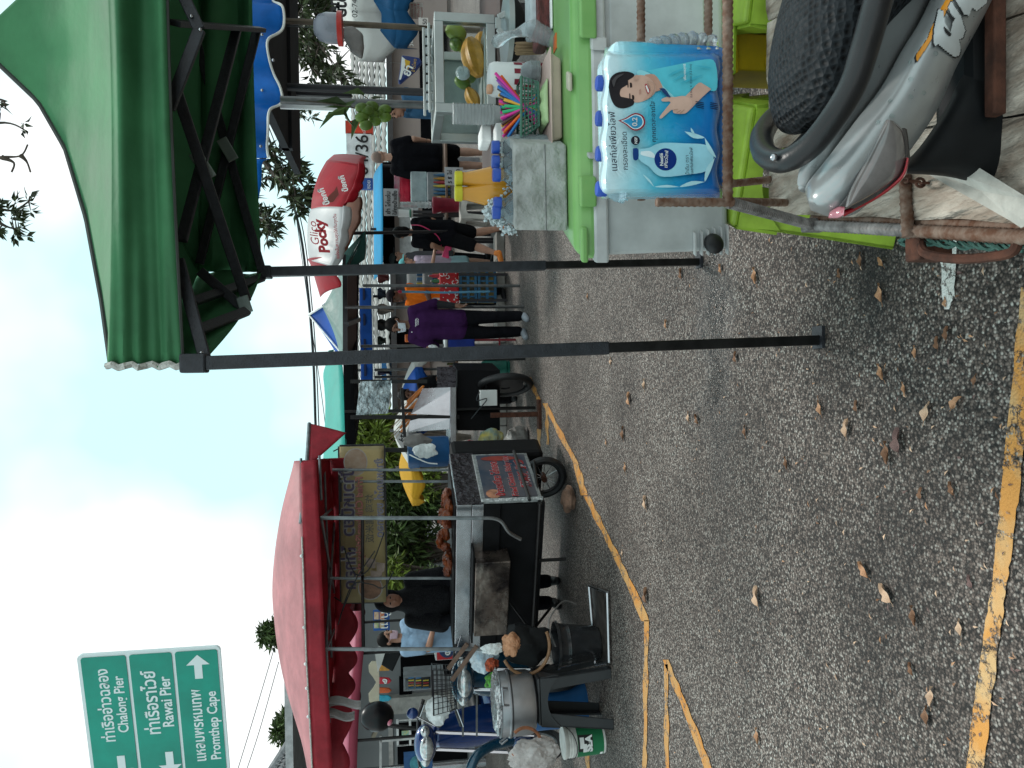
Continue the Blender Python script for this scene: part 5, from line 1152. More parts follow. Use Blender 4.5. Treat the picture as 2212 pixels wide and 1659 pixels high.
# things on the ground behind the frame
mb = MB(); a, b = G(1655, 60, .0), G(1655, 20, .0)
t = T('rubber_tub', 'big black rubber tub at the right edge behind the frame', 'tub', (W(1590, -60, 2.3).x, 2.3, 0)); c = t.location; m_rub = mat('black_rubber', (.012, .012, .013), .5)
mb = MB(); z_ = W(1592, 0, 2.1).z; mb.lathe([(.20, .0), (.25, z_ - .03), (.27, z_), (.25, z_ + .004), (.235, z_ - .03), (.19, .02), (0, .02)], c, 28); mb.build('body', m_rub, t, True)
t = T('yellow_crate', 'yellow plastic crate half hidden behind the rebar rail', 'crate', (W(1620, 112, 2.15).x, 2.2, 0)); m_yc = mat('yellow_plastic', (.66, .46, .01), .4)
a, b = W(1592, 150, 2.15), W(1592, 70, 2.15); zz = a.z
mb = MB(); mb.box(((a.x + b.x) / 2, 2.22, zz - .16), (b.x - a.x, .14, .32)); mb.build('body', m_yc, t, bevel=.006); mb = MB(); mb.box(((a.x + b.x) / 2, 2.22, zz + .01), (b.x - a.x + .03, .17, .02)); mb.build('lid', m_yc, t, bevel=.006)
mb = MB(); mb.box((a.x + .03, 2.145, zz - .1), (.03, .012, .03)); mb.build('clip', m_yc, t, bevel=.003)
mb = MB(); mb.tube([W(1580, 158, 2.05), W(1582, 60, 2.05), W(1580, -60, 2.05)], .012, 8); o = mb.build('lime_tube', mat('lime_plastic', (.26, .50, .022)), None, True); tag(o, 'pale lime plastic rail just under the rebar', 'rail')

# ================================================================== MOTORBIKE TAIL (nearest)
m_silv = mat('silver_paint', (.36, .375, .375), .30, .45, var=(40, .05), coat=.35); m_grab = mat('grey_grab_plastic', (.012, .012, .013), .36, var=(30, .15), bump=(240, .3, .001)); m_blk = mat('black_plastic', (.008, .009, .010), .5, spec=.25, var=(20, .2))
m_smoke = mat('smoked_lens', (.16, .145, .14), .08, var=(20, .25), coat=1.0); m_redl = mat('red_lens', (.35, .01, .02), .15, coat=1.0); m_lamp0 = mat('lamp_rib_grey', (.35, .34, .33), .15, coat=1.0); m_pinkl = mat('pink_reflector', (.5, .16, .2), .15, coat=1.0)
m_net = bpy.data.materials.new('netted_seat_cover'); m_net.use_nodes = True
n_ = m_net.node_tree; b_ = n_.nodes['Principled BSDF']; co = n_.nodes.new('ShaderNodeTexCoord'); vo = n_.nodes.new('ShaderNodeTexVoronoi'); vo.inputs['Scale'].default_value = 92; vo.inputs['Randomness'].default_value = .35
n_.links.new(co.outputs['Object'], vo.inputs['Vector']); r_ = n_.nodes.new('ShaderNodeValToRGB'); r_.color_ramp.elements[0].position = .2; r_.color_ramp.elements[0].color = (.001, .001, .0015, 1); r_.color_ramp.elements[1].position = .55; r_.color_ramp.elements[1].color = (.013, .016, .019, 1)
n_.links.new(vo.outputs['Distance'], r_.inputs['Fac']); n_.links.new(r_.outputs['Color'], b_.inputs['Base Color']); b_.inputs['Roughness'].default_value = .6; b_.inputs['Specular IOR Level'].default_value = .2
bp = n_.nodes.new('ShaderNodeBump'); bp.inputs['Strength'].default_value = 1; bp.inputs['Distance'].default_value = .006; n_.links.new(vo.outputs['Distance'], bp.inputs['Height']); n_.links.new(bp.outputs['Normal'], b_.inputs['Normal'])
t = T('motorbike', 'silver motorbike tail with black netted seat and grey grab rail', 'motorbike', W(1990, -300, 1.15))
t.location.z = 0
def seat_sec(spine, n=20):
    mb = MB(); o = 0
    for (a, b, Y, hw, dz) in spine:
        c = W(a, b, Y); s = Y / FP
        nx, ny = spine[0][0] * 0, 0
        for k in range(n):
            an = 2 * math.pi * k / n; ca, sa = math.cos(an), math.sin(an)
            q = c + Vector((0, dz * math.copysign(abs(ca) ** .8, ca), 0)) + UP * (hw * s * math.copysign(abs(sa) ** .8, sa)); mb.v.append(q)
    m = len(spine)
    for i in range(m - 1):
        for k in range(n): mb.f.append([i * n + k, i * n + (k + 1) % n, (i + 1) * n + (k + 1) % n, (i + 1) * n + k]); mb.m.append(0)
    mb.f.append(list(range(n - 1, -1, -1))); mb.f.append([(m - 1) * n + k for k in range(n)]); mb.m += [0, 0]
    return mb
sp = [(1900, -160, 1.14, 175, .12), (1868, -60, 1.15, 165, .125), (1838, 0, 1.155, 150, .125), (1800, 60, 1.16, 118, .125), (1772, 120, 1.165, 90, .12), (1757, 180, 1.17, 70, .11), (1748, 228, 1.18, 52, .095), (1745, 258, 1.18, 36, .075), (1745, 274, 1.18, 18, .045), (1745, 279, 1.18, 6, .02)]
seat_sec(sp).build('seat', m_net, t, True, sub=1)
def ribbon(pairs, Y, bulge, nv=12, back=.12):
    """skin between an upper and a lower outline, swelling towards the viewer and running back at both edges"""
    P = [[Vector((*p, 0)) for p in q] for q in pairs]; ups = smoothpath([p[0] for p in P], 5); los = smoothpath([p[1] for p in P], 5); N = len(ups); Ys = Y if callable(Y) else (lambda f: Y)
    def S(u, v):
        f = u * (N - 1); i = min(N - 2, int(f)); g_ = f - i; a = ups[i].lerp(ups[i + 1], g_); b = los[i].lerp(los[i + 1], g_)
        vv = max(0, min(1, v)); q = a.lerp(b, vv); e = 0 if v == vv else abs(v - vv)
        return W(q.x, q.y, Ys(u) - bulge * math.sin(math.pi * vv) ** .65 + back * e)
    mb = MB(); mb.grid(lambda u, v: S(u, -.35 + 1.7 * v), N - 1, nv + 8); return mb, S, ups, los
tail = [((1742, 415), (1752, 452)), ((1745, 398), (1795, 466)), ((1775, 360), (1850, 458)), ((1805, 322), (1905, 402)), ((1850, 262), (1960, 330)), ((1905, 190), (2022, 238)), ((1950, 110), (2066, 140)), ((1990, 45), (2115, 50)), ((2030, -40), (2165, -50)), ((2070, -130), (2210, -150))]
Yt_ = lambda u: 1.075 + .05 * max(0, (.28 - u) / .28) ** 1.5
mb, ST, ups, los = ribbon(tail, Yt_, .05); mb.build('tail_cowl', m_silv, t, True, solid=.003)
mb = MB()   # top sheet of the tail between both sides
tl_ = smoothpath([W(*p) for p in ((1742, 408, 1.14), (1738, 352, 1.13), (1790, 285, 1.10), (1838, 212, 1.08), (1872, 130, 1.07), (1902, 40, 1.06), (1940, -60, 1.05))], 5)
mb.grid(lambda u, v: ST(u, -.30).lerp(tl_[int(round(u * (len(tl_) - 1)))], v) + UP * (.012 * math.sin(math.pi * v)), len(tl_) - 1, 6); mb.build('tail_top', m_silv, t, True, solid=.003)
Z5 = lambda x, y: ((3000 + .4665 * x) / 1.8228, (400 + .4665 * y) / 1.8228)
def zp(*q): return [(Z5(*a), Z5(*b)) for a, b in q]
bez, _, _, _ = ribbon(zp(((1030, 95), (1150, 90)), ((985, 200), (1215, 200)), ((925, 330), (1240, 360)), ((860, 500), (1245, 520)), ((770, 670), (1170, 660)), ((720, 790), (970, 800)), ((650, 880), (780, 905))), lambda u: 1.014 + .024 * (1 - u), .008, back=.07); bez.build('lamp_bezel', mat('dark_bezel', (.06, .055, .055), .25), t, True)
lens, _, _, _ = ribbon(zp(((1040, 150), (1130, 165)), ((990, 260), (1190, 240)), ((925, 400), (1215, 400)), ((855, 540), (1205, 520)), ((780, 680), (1130, 650)), ((730, 790), (930, 790)), ((700, 890), (740, 895))), lambda u: 1.006 + .026 * (1 - u), .014, back=.04); lens.build('turn_lamp', m_smoke, t, True)
redr, _, _, _ = ribbon(zp(((1222, 470), (1245, 480)), ((1185, 600), (1212, 620)), ((1090, 700), (1110, 725)), ((960, 790), (975, 820)), ((820, 865), (830, 900)), ((690, 915), (690, 975))), lambda u: 1.006 + .028 * u, .004, back=.05); redr.build('tail_lamp', m_redl, t, True)
pk_, _, _, _ = ribbon(zp(((700, 880), (690, 960)), ((640, 885), (640, 985)), ((570, 930), (560, 985))), lambda u: 1.03 + .03 * u, .006, back=.05); pk_.build('reflector', m_pinkl, t, True)
# grab rail
gr = smoothpath([W(a, b, Y) for a, b, Y in ((1752, 205, 1.33), (1705, 228, 1.34), (1668, 258, 1.33), (1646, 295, 1.27), (1652, 332, 1.18), (1690, 348, 1.10), (1745, 320, 1.055), (1798, 258, 1.03), (1842, 185, 1.02), (1868, 105, 1.015), (1892, 20, 1.01), (1915, -60, 1.01))], 6)
rd = [.016, .017, .019, .020, .019, .018, .0185, .019, .0195, .020, .0205, .021]; rs = [lerp(rd[min(10, i // 6)], rd[min(11, i // 6 + 1)], (i % 6) / 6) for i in range(len(gr))]
mb = MB(); mb.tube(gr, rs, 14); mb.build('grab_rail', m_grab, t, True)
mb = MB(); mb.tube(smoothpath([W(1770, 245, 1.2), W(1745, 300, 1.2), W(1700, 342, 1.14)], 4), .014, 10); mb.build('rail_bracket', m_blk, t, True)
for u, v in ((.47, .3), (.5, .42), (.53, .25), (.56, .5), (.6, .36), (.64, .22), (.58, .66), (.68, .55)):
    mb = MB(); mb.ell(ST(u, v) + Vector((0, -.002, 0)), (.0035, .0022, .004), None, 8, 6); mb.build('water_drop', m_glass, t, True)
for a_, b_, Y_ in ((1672, 340, 1.085), (1700, 232, 1.31)):
    mb = MB(); mb.ell(W(a_, b_, Y_), .006, None, 10, 6); mb.build('bolt', steel, t, True)
# black under parts, fender, tyre
fd, _, _, _ = ribbon([((1930, 360), (1955, 372)), ((1975, 335), (2040, 378)), ((2040, 245), (2110, 392)), ((2085, 160), (2200, 405)), ((2140, 120), (2290, 380)), ((2200, 170), (2330, 260))], 1.14, .03, back=.16); fd.build('rear_fender', m_blk, t, True, solid=.004)
cw = W(2420, -150, 1.2); cw.z = .27
mb = MB(); R_, r_ = .225, .045; N = 40; M = 12
o0 = 0
for i in range(N):
    a = 2 * math.pi * i / N
    for k in range(M):
        b = 2 * math.pi * k / M; rr_ = R_ + r_ * math.cos(b) * (1.0 + (.05 if (i % 2 and math.cos(b) > .3) else 0)); mb.v.append(cw + Vector((rr_ * math.cos(a), r_ * .85 * math.sin(b), rr_ * math.sin(a))))
for i in range(N):
    for k in range(M): mb.f.append([i * M + k, i * M + (k + 1) % M, ((i + 1) % N) * M + (k + 1) % M, ((i + 1) % N) * M + k]); mb.m.append(0)
wh = mb.build('wheel', m_rub, t, True)
mb = MB(); mb.lathe([(.03, -.05), (.03, .05)], cw, 12, rot(x=math.pi / 2)); mb.build('hub', m_greybar, wh)
for k in range(16):
    a = k * math.pi / 8; mb = MB(); mb.tube([cw, cw + Vector((math.cos(a), 0, math.sin(a))) * (R_ - r_)], .002, 4); mb.build('spoke', m_greybar, wh)
mb = MB(); mb.box(W(2120, -40, 1.17), (.5, .1, .12)); mb.build('under_body', m_blk, t, bevel=.02)
# side lettering, laid on the cowl
Z2 = lambda x, y: ((2700 + .6327 * x) / 1.8228, .6327 * y / 1.8228)
NU, NV = 300, 90
def uvimg(u, v): f = u * (len(ups) - 1); i = min(len(ups) - 2, int(f)); return ups[i].lerp(ups[i + 1], f - i).lerp(los[i].lerp(los[i + 1], f - i), v)
cells = [(uvimg((i + .5) / NU, (j + .5) / NV), i, j) for i in range(120, NU) for j in range(NV)]
def decal(pts, m, nm, off):
    Q = [Z2(*p) for p in pts]; xs = [q[0] for q in Q]; ys = [q[1] for q in Q]; mb = MB(); idx = {}
    def vert(i, j):
        if (i, j) not in idx: idx[(i, j)] = len(mb.v); mb.v.append(ST(i / NU, j / NV) + Vector((0, -.0015 - off, off * .3)))
        return idx[(i, j)]
    for c, i, j in cells:
        if not (min(xs) <= c.x <= max(xs) and min(ys) <= c.y <= max(ys)): continue
        ins = False
        for k in range(len(Q)):
            (x0, y0), (x1, y1) = Q[k - 1], Q[k]
            if (y0 > c.y) != (y1 > c.y) and c.x < (x1 - x0) * (c.y - y0) / (y1 - y0) + x0: ins = not ins
        if ins: mb.f.append([vert(i, j), vert(i + 1, j), vert(i + 1, j + 1), vert(i, j + 1)]); mb.m.append(0)
    return mb.build(nm, m, t, True)
m_or = mat('orange_decal', (.72, .27, .01), .3); m_sd = mat('silver_decal', (.50, .52, .52), .45)
flash = [(1430, 392), (1425, 350), (1500, 240), (1520, 180), (1545, 130), (1590, 40), (1620, -10), (1660, -10), (1610, 90), (1570, 170), (1535, 230), (1500, 290)]
Wl = [(1535, 190), (1560, 70), (1590, 78), (1600, 150), (1635, 215), (1655, 130), (1620, 60), (1640, 20), (1700, 110), (1728, 200), (1712, 250), (1690, 255), (1700, 320), (1690, 355), (1660, 365), (1600, 320), (1560, 285), (1540, 300), (1530, 270)]
Al = [(1650, -20), (1720, 100), (1750, 110), (1770, 60), (1800, 80), (1860, 30), (1880, -30)]
def grow(p, k): cx = sum(q[0] for q in p) / len(p); cy = sum(q[1] for q in p) / len(p); return [(cx + (x - cx) * k[0], cy + (y - cy) * k[1]) for x, y in p]
decal(grow(flash, (1.08, 1.04)), m_ink, 'decal_outline', .0012); decal(flash, m_or, 'decal_flash', .0022)
decal(grow(Wl, (1.08, 1.05)), m_ink, 'decal_outline', .0032); decal(Wl, m_sd, 'decal_letter', .0042)
decal([(1590, 175), (1640, 222), (1632, 245), (1600, 215)], m_ink, 'decal_notch', .0052); decal([(1600, 70), (1665, 130), (1650, 150), (1615, 110)], m_ink, 'decal_notch', .0052)
decal(grow(Al, (1.08, 1.1)), m_ink, 'decal_outline', .0032); decal(Al, m_sd, 'decal_letter', .0042)
# ================================================================== PEOPLE
def skin(nm, c): return mat(nm, c, .5, spec=.4, var=(14, .12), sss=.05)
sk_l = skin('skin_light', (.50, .29, .21)); sk_m = skin('skin_medium', (.34, .175, .115)); sk_d = skin('skin_dark', (.17, .08, .05))
hair_b = mat('black_hair', (.005, .004, .004), .6, spec=.12, var=(60, .4), bump=(90, .7, .004), stretch=(1, 1, .15)); hair_g = mat('shaved_hair', (.22, .15, .12), .7, var=(200, .3))
def fab(nm, c, **k): return mat(nm, c, .9, spec=.08, var=(4, .18), bump=(9, .9, .03), **k)
J0 = dict(pel=(0, 0, .92), wai=(0, 0, 1.06), che=(0, 0, 1.28), nek=(0, 0, 1.44), hed=(0, 0, 1.585), hl=(.085, 0, .90), hr=(-.085, 0, .90), kl=(.095, -.01, .49), kr=(-.095, -.01, .49), al=(.10, .01, .08), ar=(-.10, .01, .08),
          sl=(.175, 0, 1.38), sr=(-.175, 0, 1.38), el=(.225, .03, 1.10), er=(-.225, .03, 1.10), wl=(.235, -.04, .86), wr=(-.235, -.04, .86), tl=(.115, -.15, .03), tr=(-.115, -.15, .03))
def person(label, base, height, yaw, sk, pose=None, top=None, bottom=None, hair=None, shoes=None, girth=1.0, sleeve='short', legs='long', extra=None, look=0.0, hands=True, voxel=.011, nod=0.0):
    """local frame: x = picture right when yaw is 0, -y towards the viewer (the way the figure faces), z up"""
    t = T('person', label, 'person', base); s = height / 1.70; Rz = rot(z=yaw)
    J = {k: Vector(v) for k, v in J0.items()}
    for k, v in (pose or {}).items(): J[k] = Vector(v)
    P = {k: Vector(base) + Rz @ (v * s) for k, v in J.items()}
    def w(p): return Vector(base) + Rz @ (Vector(p) * s)
    g_ = girth; mb = MB(); C = lambda a, b, r0, r1: mb.cap(a, b, r0 * s, r1 * s)
    Rh = Rz @ rot(z=look, x=nod); hc = P['hed']
    def h(p): return hc + Rh @ (Vector(p) * s)
    # head
    def hell(p, r, m_=mb): m_.ell(h(p), tuple(q * s for q in r), Rh, 16, 12)
    hell((0, .008, .02), (.076, .096, .10)); hell((0, -.03, -.05), (.056, .062, .072)); mb.cap(h((0, -.088, .005)), h((0, -.107, -.028)), .011 * s, .016 * s, 8); hell((0, -.082, -.062), (.026, .014, .011)); hell((0, -.07, -.098), (.026, .022, .02))
    for sx in (-1, 1): hell((sx * .078, .012, -.012), (.012, .02, .03)); hell((sx * .032, -.083, .018), (.022, .012, .008))
    C(P['nek'] - UP * .03 * s, hc + Rh @ (Vector((0, .012, -.05)) * s), .055, .05)
    # trunk
    for sx in (-1, 1):
        o = Rz @ Vector((sx * .085 * s * g_, 0, 0)); C(P['che'] + o - UP * .02 * s, P['pel'] + o * .85 - UP * .01 * s, .10 * g_, .095 * g_)
        C(P['che'] + o * .9 + UP * .05 * s, P['nek'] - UP * .04 * s, .08, .05)
    for a in 'lr':
        C(P['s' + a], P['che'] + UP * .06 * s, .056, .07); C(P['s' + a], P['e' + a], .05 * g_, .04 * g_); C(P['e' + a], P['w' + a], .04 * g_, .027)
        C(P['h' + a], P['k' + a], .085 * g_, .056 * g_); C(P['k' + a], P['k' + a].lerp(P['a' + a], .3), .054 * g_, .056 * g_); C(P['k' + a].lerp(P['a' + a], .3), P['a' + a], .056 * g_, .034)
        C(P['a' + a] - UP * .035 * s, P['t' + a], .038, .028); C(P['a' + a], P['a' + a] - UP * .03 * s, .036, .036)
        if hands:
            d = (P['w' + a] - P['e' + a]).normalized(); side = Rz @ Vector((0, -1, 0)); side = (side - d * side.dot(d)).normalized(); nn = d.cross(side)
            wv = P['w' + a]; C(wv, wv + d * .045 * s, .026, .03); C(wv + d * .045 * s + side * .012 * s, wv + d * .075 * s + side * .018 * s, .018, .016); C(wv + d * .045 * s - side * .012 * s, wv + d * .075 * s - side * .018 * s, .018, .016)
            inn = nn * (-1 if a == 'l' else 1)
            for i, L_ in enumerate((.062, .074, .068, .052)):
                q = wv + d * .08 * s + side * (.028 - .019 * i) * s; m1 = q + d * L_ * .55 * s + inn * .006 * s; e_ = m1 + d * L_ * .4 * s + inn * .024 * s; C(q, m1, .0105, .010); C(m1, e_, .010, .0085)
            q = wv + d * .03 * s + side * .026 * s; C(q, q + d * .03 * s + side * .026 * s, .0135, .012); C(q + d * .03 * s + side * .026 * s, q + d * .06 * s + side * .028 * s, .0115, .010)
    remesh(mb, 'body', sk, t, voxel * s * .85, 2)
    m_eye = mat('eye_dark', (.01, .008, .008), .2)
    for sx in (-1, 1): e = MB(); e.ell(h((sx * .032, -.089, .004)), tuple(q * s for q in (.014, .005, .007)), Rh, 10, 6); e.build('eye', m_eye, t, True); e = MB(); e.ell(h((sx * .033, -.092, .028)), tuple(q * s for q in (.02, .005, .004)), Rh, 10, 6); e.build('eyebrow', hair_b, t, True)
    e = MB(); e.ell(h((0, -.095, -.062)), tuple(q * s for q in (.022, .005, .006)), Rh, 10, 6); e.build('mouth', mat('lips', (.28, .09, .08), .4), t, True)
    if hair:
        hm, hs = hair; mb2 = MB()
        if hs == 'shaved': mb2.ell(h((0, .014, .028)), tuple(q * s for q in (.078, .094, .098)), Rh, 16, 10)
        else:
            mb2.ell(h((0, .018, .035)), tuple(q * s for q in (.086, .102, .098)), Rh, 16, 10)
            if hs in ('bob', 'long'): mb2.ell(h((0, .06, -.03)), tuple(q * s for q in (.08, .06, .10)), Rh, 14, 10)
            if hs == 'long': mb2.cap(h((0, .07, -.05)), h((0, .09, -.26)), .07 * s, .05 * s)
            if hs == 'tail': mb2.ell(h((0, .12, -.0)), tuple(q * s for q in (.04, .05, .06)), Rh, 12, 8)
            if hs == 'bun': mb2.ell(h((0, .10, .06)), tuple(q * s for q in (.05, .05, .05)), Rh, 12, 8)
        remesh(mb2, 'hair', hm, t, .009 * s, 1)
    if top:
        mm, ln = top; mb3 = MB(); C3 = lambda a, b, r0, r1: mb3.cap(a, b, r0 * s, r1 * s)
        hem = P['pel'].lerp(P['wai'], 1 - ln) if ln <= 1 else P['pel'] - UP * (ln - 1) * s
        for sx in (-1, 1):
            o = Rz @ Vector((sx * .088 * s * g_, 0, 0)); C3(P['che'] + o * .92 - UP * .02 * s, hem + o * .88, .110 * g_, .112 * g_); C3(P['che'] + o * .95 + UP * .055 * s, P['nek'] - UP * .045 * s, .088, .06)
        for a in 'lr':
            C3(P['s' + a], P['che'] + UP * .06 * s, .068, .08); e_ = P['s' + a].lerp(P['e' + a], .75 if sleeve == 'short' else 1.0); C3(P['s' + a], e_, .066 * g_, .062 * g_)
            if sleeve == 'long': C3(P['e' + a], P['e' + a].lerp(P['w' + a], .92), .056 * g_, .042 * g_)
        remesh(mb3, 'shirt', mm, t, voxel * s, 3)
        if sleeve == 'inner':
            mb4 = MB()
            for a in 'lr': mb4.cap(P['s' + a].lerp(P['e' + a], .5), P['e' + a], .052 * s, .046 * s); mb4.cap(P['e' + a], P['e' + a].lerp(P['w' + a], .95), .046 * s, .033 * s)
            remesh(mb4, 'undersleeves', mat('black_cloth', (.008, .008, .010), .9), t, voxel * s, 2)
    if bottom:
        mm, kind = bottom; mb5 = MB(); C5 = lambda a, b, r0, r1: mb5.cap(a, b, r0 * s, r1 * s)
        for a in 'lr':
            C5(P['pel'] + Rz @ Vector(((.075 if a == 'l' else -.075) * s, 0, .03 * s)), P['h' + a], .10 * g_, .10 * g_)
            if kind == 'long': C5(P['h' + a], P['k' + a], .102 * g_, .078 * g_); C5(P['k' + a], P['a' + a] + UP * .02 * s, .078 * g_, .066)
            elif kind == 'shorts': C5(P['h' + a], P['h' + a].lerp(P['k' + a], .85), .105 * g_, .095 * g_)
            elif kind == 'skirt': C5(P['h' + a], P['h' + a].lerp(P['k' + a], .8), .108 * g_, .105 * g_)
        if kind == 'skirt': q = (P['hl'].lerp(P['kl'], .7) + P['hr'].lerp(P['kr'], .7)) / 2; C5(P['pel'], q, .12 * g_, .12 * g_)
        remesh(mb5, 'trousers' if kind == 'long' else kind, mm, t, voxel * s, 3)
    if shoes:
        mb6 = MB()
        for a in 'lr': mb6.cap(P['a' + a] - UP * .04 * s, P['t' + a], .046 * s, .038 * s); mb6.cap(P['a' + a] + UP * .0 * s, P['a' + a] - UP * .035 * s, .043 * s, .046 * s)
        remesh(mb6, 'shoes', shoes, t, .01 * s, 1)
    if extra: extra(t, P, h, s, Rz, Rh)
    return t, P, h
def at_foot(px, py): return G(px, py)
# --- bald man in black, seen from behind
Bm = G(1064, 345); H1 = (W(803, 345, Bm.y).z)
f_blk = fab('black_shirt', (.006, .006, .008)); f_blk2 = fab('black_shorts', (.007, .007, .008))
def ex_b(t, P, h, s, Rz, Rh):
    mb = MB(); mb.lathe([(.031 * s, -.008 * s), (.031 * s, .008 * s)], P['wr'].lerp(P['er'], .05), 14); mb.build('wristband', m_ink, t, True)
person('bald man in a black shirt and black shorts walking away', Bm, H1, math.pi - .25, sk_l, dict(el=(.25, .06, 1.12), wl=(.27, -.10, .92), er=(-.25, .02, 1.12), wr=(-.24, -.13, .93), kl=(.09, -.05, .5), al=(.08, .06, .09), tl=(.09, -.10, .03), ar=(-.09, .02, .08)),
       (f_blk, 1.10), (f_blk2, 'shorts'), (hair_g, 'shaved'), m_blk, 1.12, 'short', extra=ex_b, look=-.5)
# --- woman in black with a pink strap
Bw = G(1098, 505); H2 = W(857, 500, Bw.y).z + .04
def ex_w(t, P, h, s, Rz, Rh):
    m_pk = mat('pink_strap', (.60, .03, .13), .5); a = P['nek'] + Rz @ Vector((-.09 * s, .06 * s, 0)); pts = [a, P['che'] + Rz @ Vector((-.02 * s, .145 * s, 0)), P['wai'] + Rz @ Vector((.14 * s, .13 * s, 0)), P['wl'] + Vector((0, 0, .04))]
    mb = MB(); mb.tube(smoothpath(pts, 5), .008 * s, 6); mb.build('shoulder_strap', m_pk, t, True)
    mb = MB(); mb.box(P['wl'] + Vector((-.03, -.03, -.02)), (.15, .03, .09), rot(y=.3)); mb.build('purse', m_pk, t, bevel=.012)
    mb = MB(); mb.box(P['wl'] + Vector((-.05, -.05, -.07)), (.07, .02, .06)); mb.build('phone_case', m_ink, t, bevel=.006)
tw, Pw, _ = person('woman in a black shirt and shorts with a pink shoulder strap striding away', Bw, H2, math.pi + .35, sk_m,
       dict(kr=(-.08, -.12, .50), ar=(-.10, .0, .08), tr=(-.10, -.13, .03), kl=(.22, .0, .52), al=(.40, .12, .22), tl=(.50, .04, .14), el=(.27, .10, 1.14), wl=(.24, -.08, .95), er=(-.25, -.06, 1.13), wr=(-.22, -.16, .92)),
       (f_blk, 1.06), (f_blk2, 'shorts'), (hair_b, 'bob'), mat('orange_sandal', (.7, .2, .03), .5), 1.12, 'short', extra=ex_w, look=-.3)
# --- woman with turquoise cap in lilac
Bl = G(1092, 545); Bl = Vector((Bl.x, Bl.y + 1.0, 0)); H3 = W(862, 535, Bl.y).z
def ex_c(t, P, h, s, Rz, Rh, m=None):
    m = m or fab('turquoise_cap', (.16, .48, .50)); mb = MB(); mb.ell(h((0, .01, .055)), (.09 * s, .105 * s, .075 * s), Rh, 16, 8); mb.build('cap', m, t, True); mb = MB(); mb.ell(h((0, -.12, .045)), (.07 * s, .07 * s, .010 * s), Rh, 14, 6); mb.build('cap_brim', m, t, True)
person('woman in a lilac shirt and turquoise cap standing behind the striding woman', Bl, H3, .9, sk_l, dict(er=(-.24, -.10, 1.14), wr=(-.10, -.26, 1.10)), (fab('lilac_shirt', (.52, .42, .52)), 1.08), (fab('pale_blue_shorts', (.38, .58, .62)), 'shorts'), (hair_b, 'tail'), m_blk, 1.0, 'short', extra=ex_c)
Bg = Vector((W(900, 558, Bl.y + .8).x, Bl.y + .8, 0))
person('person in a dark grey bucket hat behind the lilac shirt', Bg, W(842, 545, Bg.y).z, 1.2, sk_l, None, (fab('grey_shirt', (.12, .12, .13)), 1.1), (f_blk2, 'long'), (hair_b, 'bob'), m_blk, 1.0, 'short', extra=lambda *a: ex_c(*a, m=fab('grey_hat', (.05, .065, .065))))
# --- person in orange with a dark cap
Bo = Vector((W(900, 640, 10.2).x, 10.2, 0))
def ex_o(t, P, h, s, Rz, Rh):
    ex_c(t, P, h, s, Rz, Rh, fab('dark_cap', (.03, .025, .03)))
person('vendor in an orange shirt and dark cap behind the red tablecloth', Bo, W(836, 650, 10.2).z, -.9, sk_d, dict(el=(.2, -.14, 1.13), wl=(.1, -.32, 1.08)), (fab('orange_shirt', (.75, .16, .015)), 1.1), (f_blk2, 'long'), (hair_b, 'short'), m_blk, 1.05, 'short', extra=ex_o)
# --- woman in purple
Bp = G(1138, 700); H5 = W(833, 690, Bp.y).z
m_mask = mat('white_mask', (.62, .68, .74), .8, bump=(40, .3, .004))
def mask(t, h, s, Rh, m=None):
    mb = MB(); n = 10
    def fn(u, v):
        a = lerp(-1.15, 1.15, u); r = .078; z = lerp(-.016, -.108, v); k = 1 + .22 * math.cos(a) * math.sin(math.pi * min(1, v * 1.1) * .8)
        return h((r * math.sin(a) * (1 - .15 * v), -.028 - .058 * math.cos(a) * k, z * (1 - .1 * (1 - math.cos(a)))))
    mb.grid(fn, n, 8); mb.build('face_mask', m or m_mask, t, True, solid=.002)
    for sx in (-1, 1): mb = MB(); mb.tube([h((sx * .068, -.06, -.03)), h((sx * .08, .0, .0)), h((sx * .082, .02, -.03))], .002 * s, 4); mb.build('mask_loop', m or m_mask, t)
def ex_p(t, P, h, s, Rz, Rh):
    mask(t, h, s, Rh)
    mb = MB(); q = P['che'] + Rz @ Vector((-.05 * s, -.118 * s, .075 * s)); mb.ell(q + UP * .04 * s, .008 * s); mb.build('button', m_wl, t, True)
    mb = MB(); mb.box(P['wl'] + Rz @ Vector((.0, .01, -.10)), (.016, .016, .2), rot(y=.2)); mb.build('pen', m_ink, t)
    mb = MB(); mb.ell(P['wr'] + Rz @ Vector((.01 * s, -.05 * s, -.02 * s)), (.055 * s, .05 * s, .075 * s), None, 12, 8); mb.build('white_bag', mat('white_film', (.7, .74, .74), .35, bump=(25, 1, .02)), t, True)
    for k, (x0_, x1_, z_) in enumerate(((.03, .12, .05), (.04, .13, .035), (.05, .12, .02))):
        a, b = P['che'] + Rz @ (Vector((x0_, -.152, z_ + .02)) * s), P['che'] + Rz @ (Vector((x1_, -.132, z_ + .02)) * s); mb = MB(); mb.tube([a.lerp(b, i / 8) + UP * .004 * s * math.sin(i * 2.2 + k) for i in range(9)], .0028 * s, 4); mb.build('shirt_print', m_wl, t)
person('woman in a purple polo shirt with a white face mask looking down', Bp, H5, -.42, sk_d, dict(el=(.25, .05, 1.12), wl=(.25, -.03, .88), er=(-.27, -.02, 1.12), wr=(-.22, -.22, 1.18), kl=(.09, 0, .49), kr=(-.10, -.02, .49), hed=(0, -.02, 1.58)),
       (fab('purple_polo', (.040, .012, .058)), 1.12), (fab('black_trousers', (.007, .007, .009)), 'long'), (hair_b, 'tail'), mat('grey_shoe', (.25, .27, .30), .6), 1.0, 'inner', extra=ex_p, look=-.25, nod=.12)
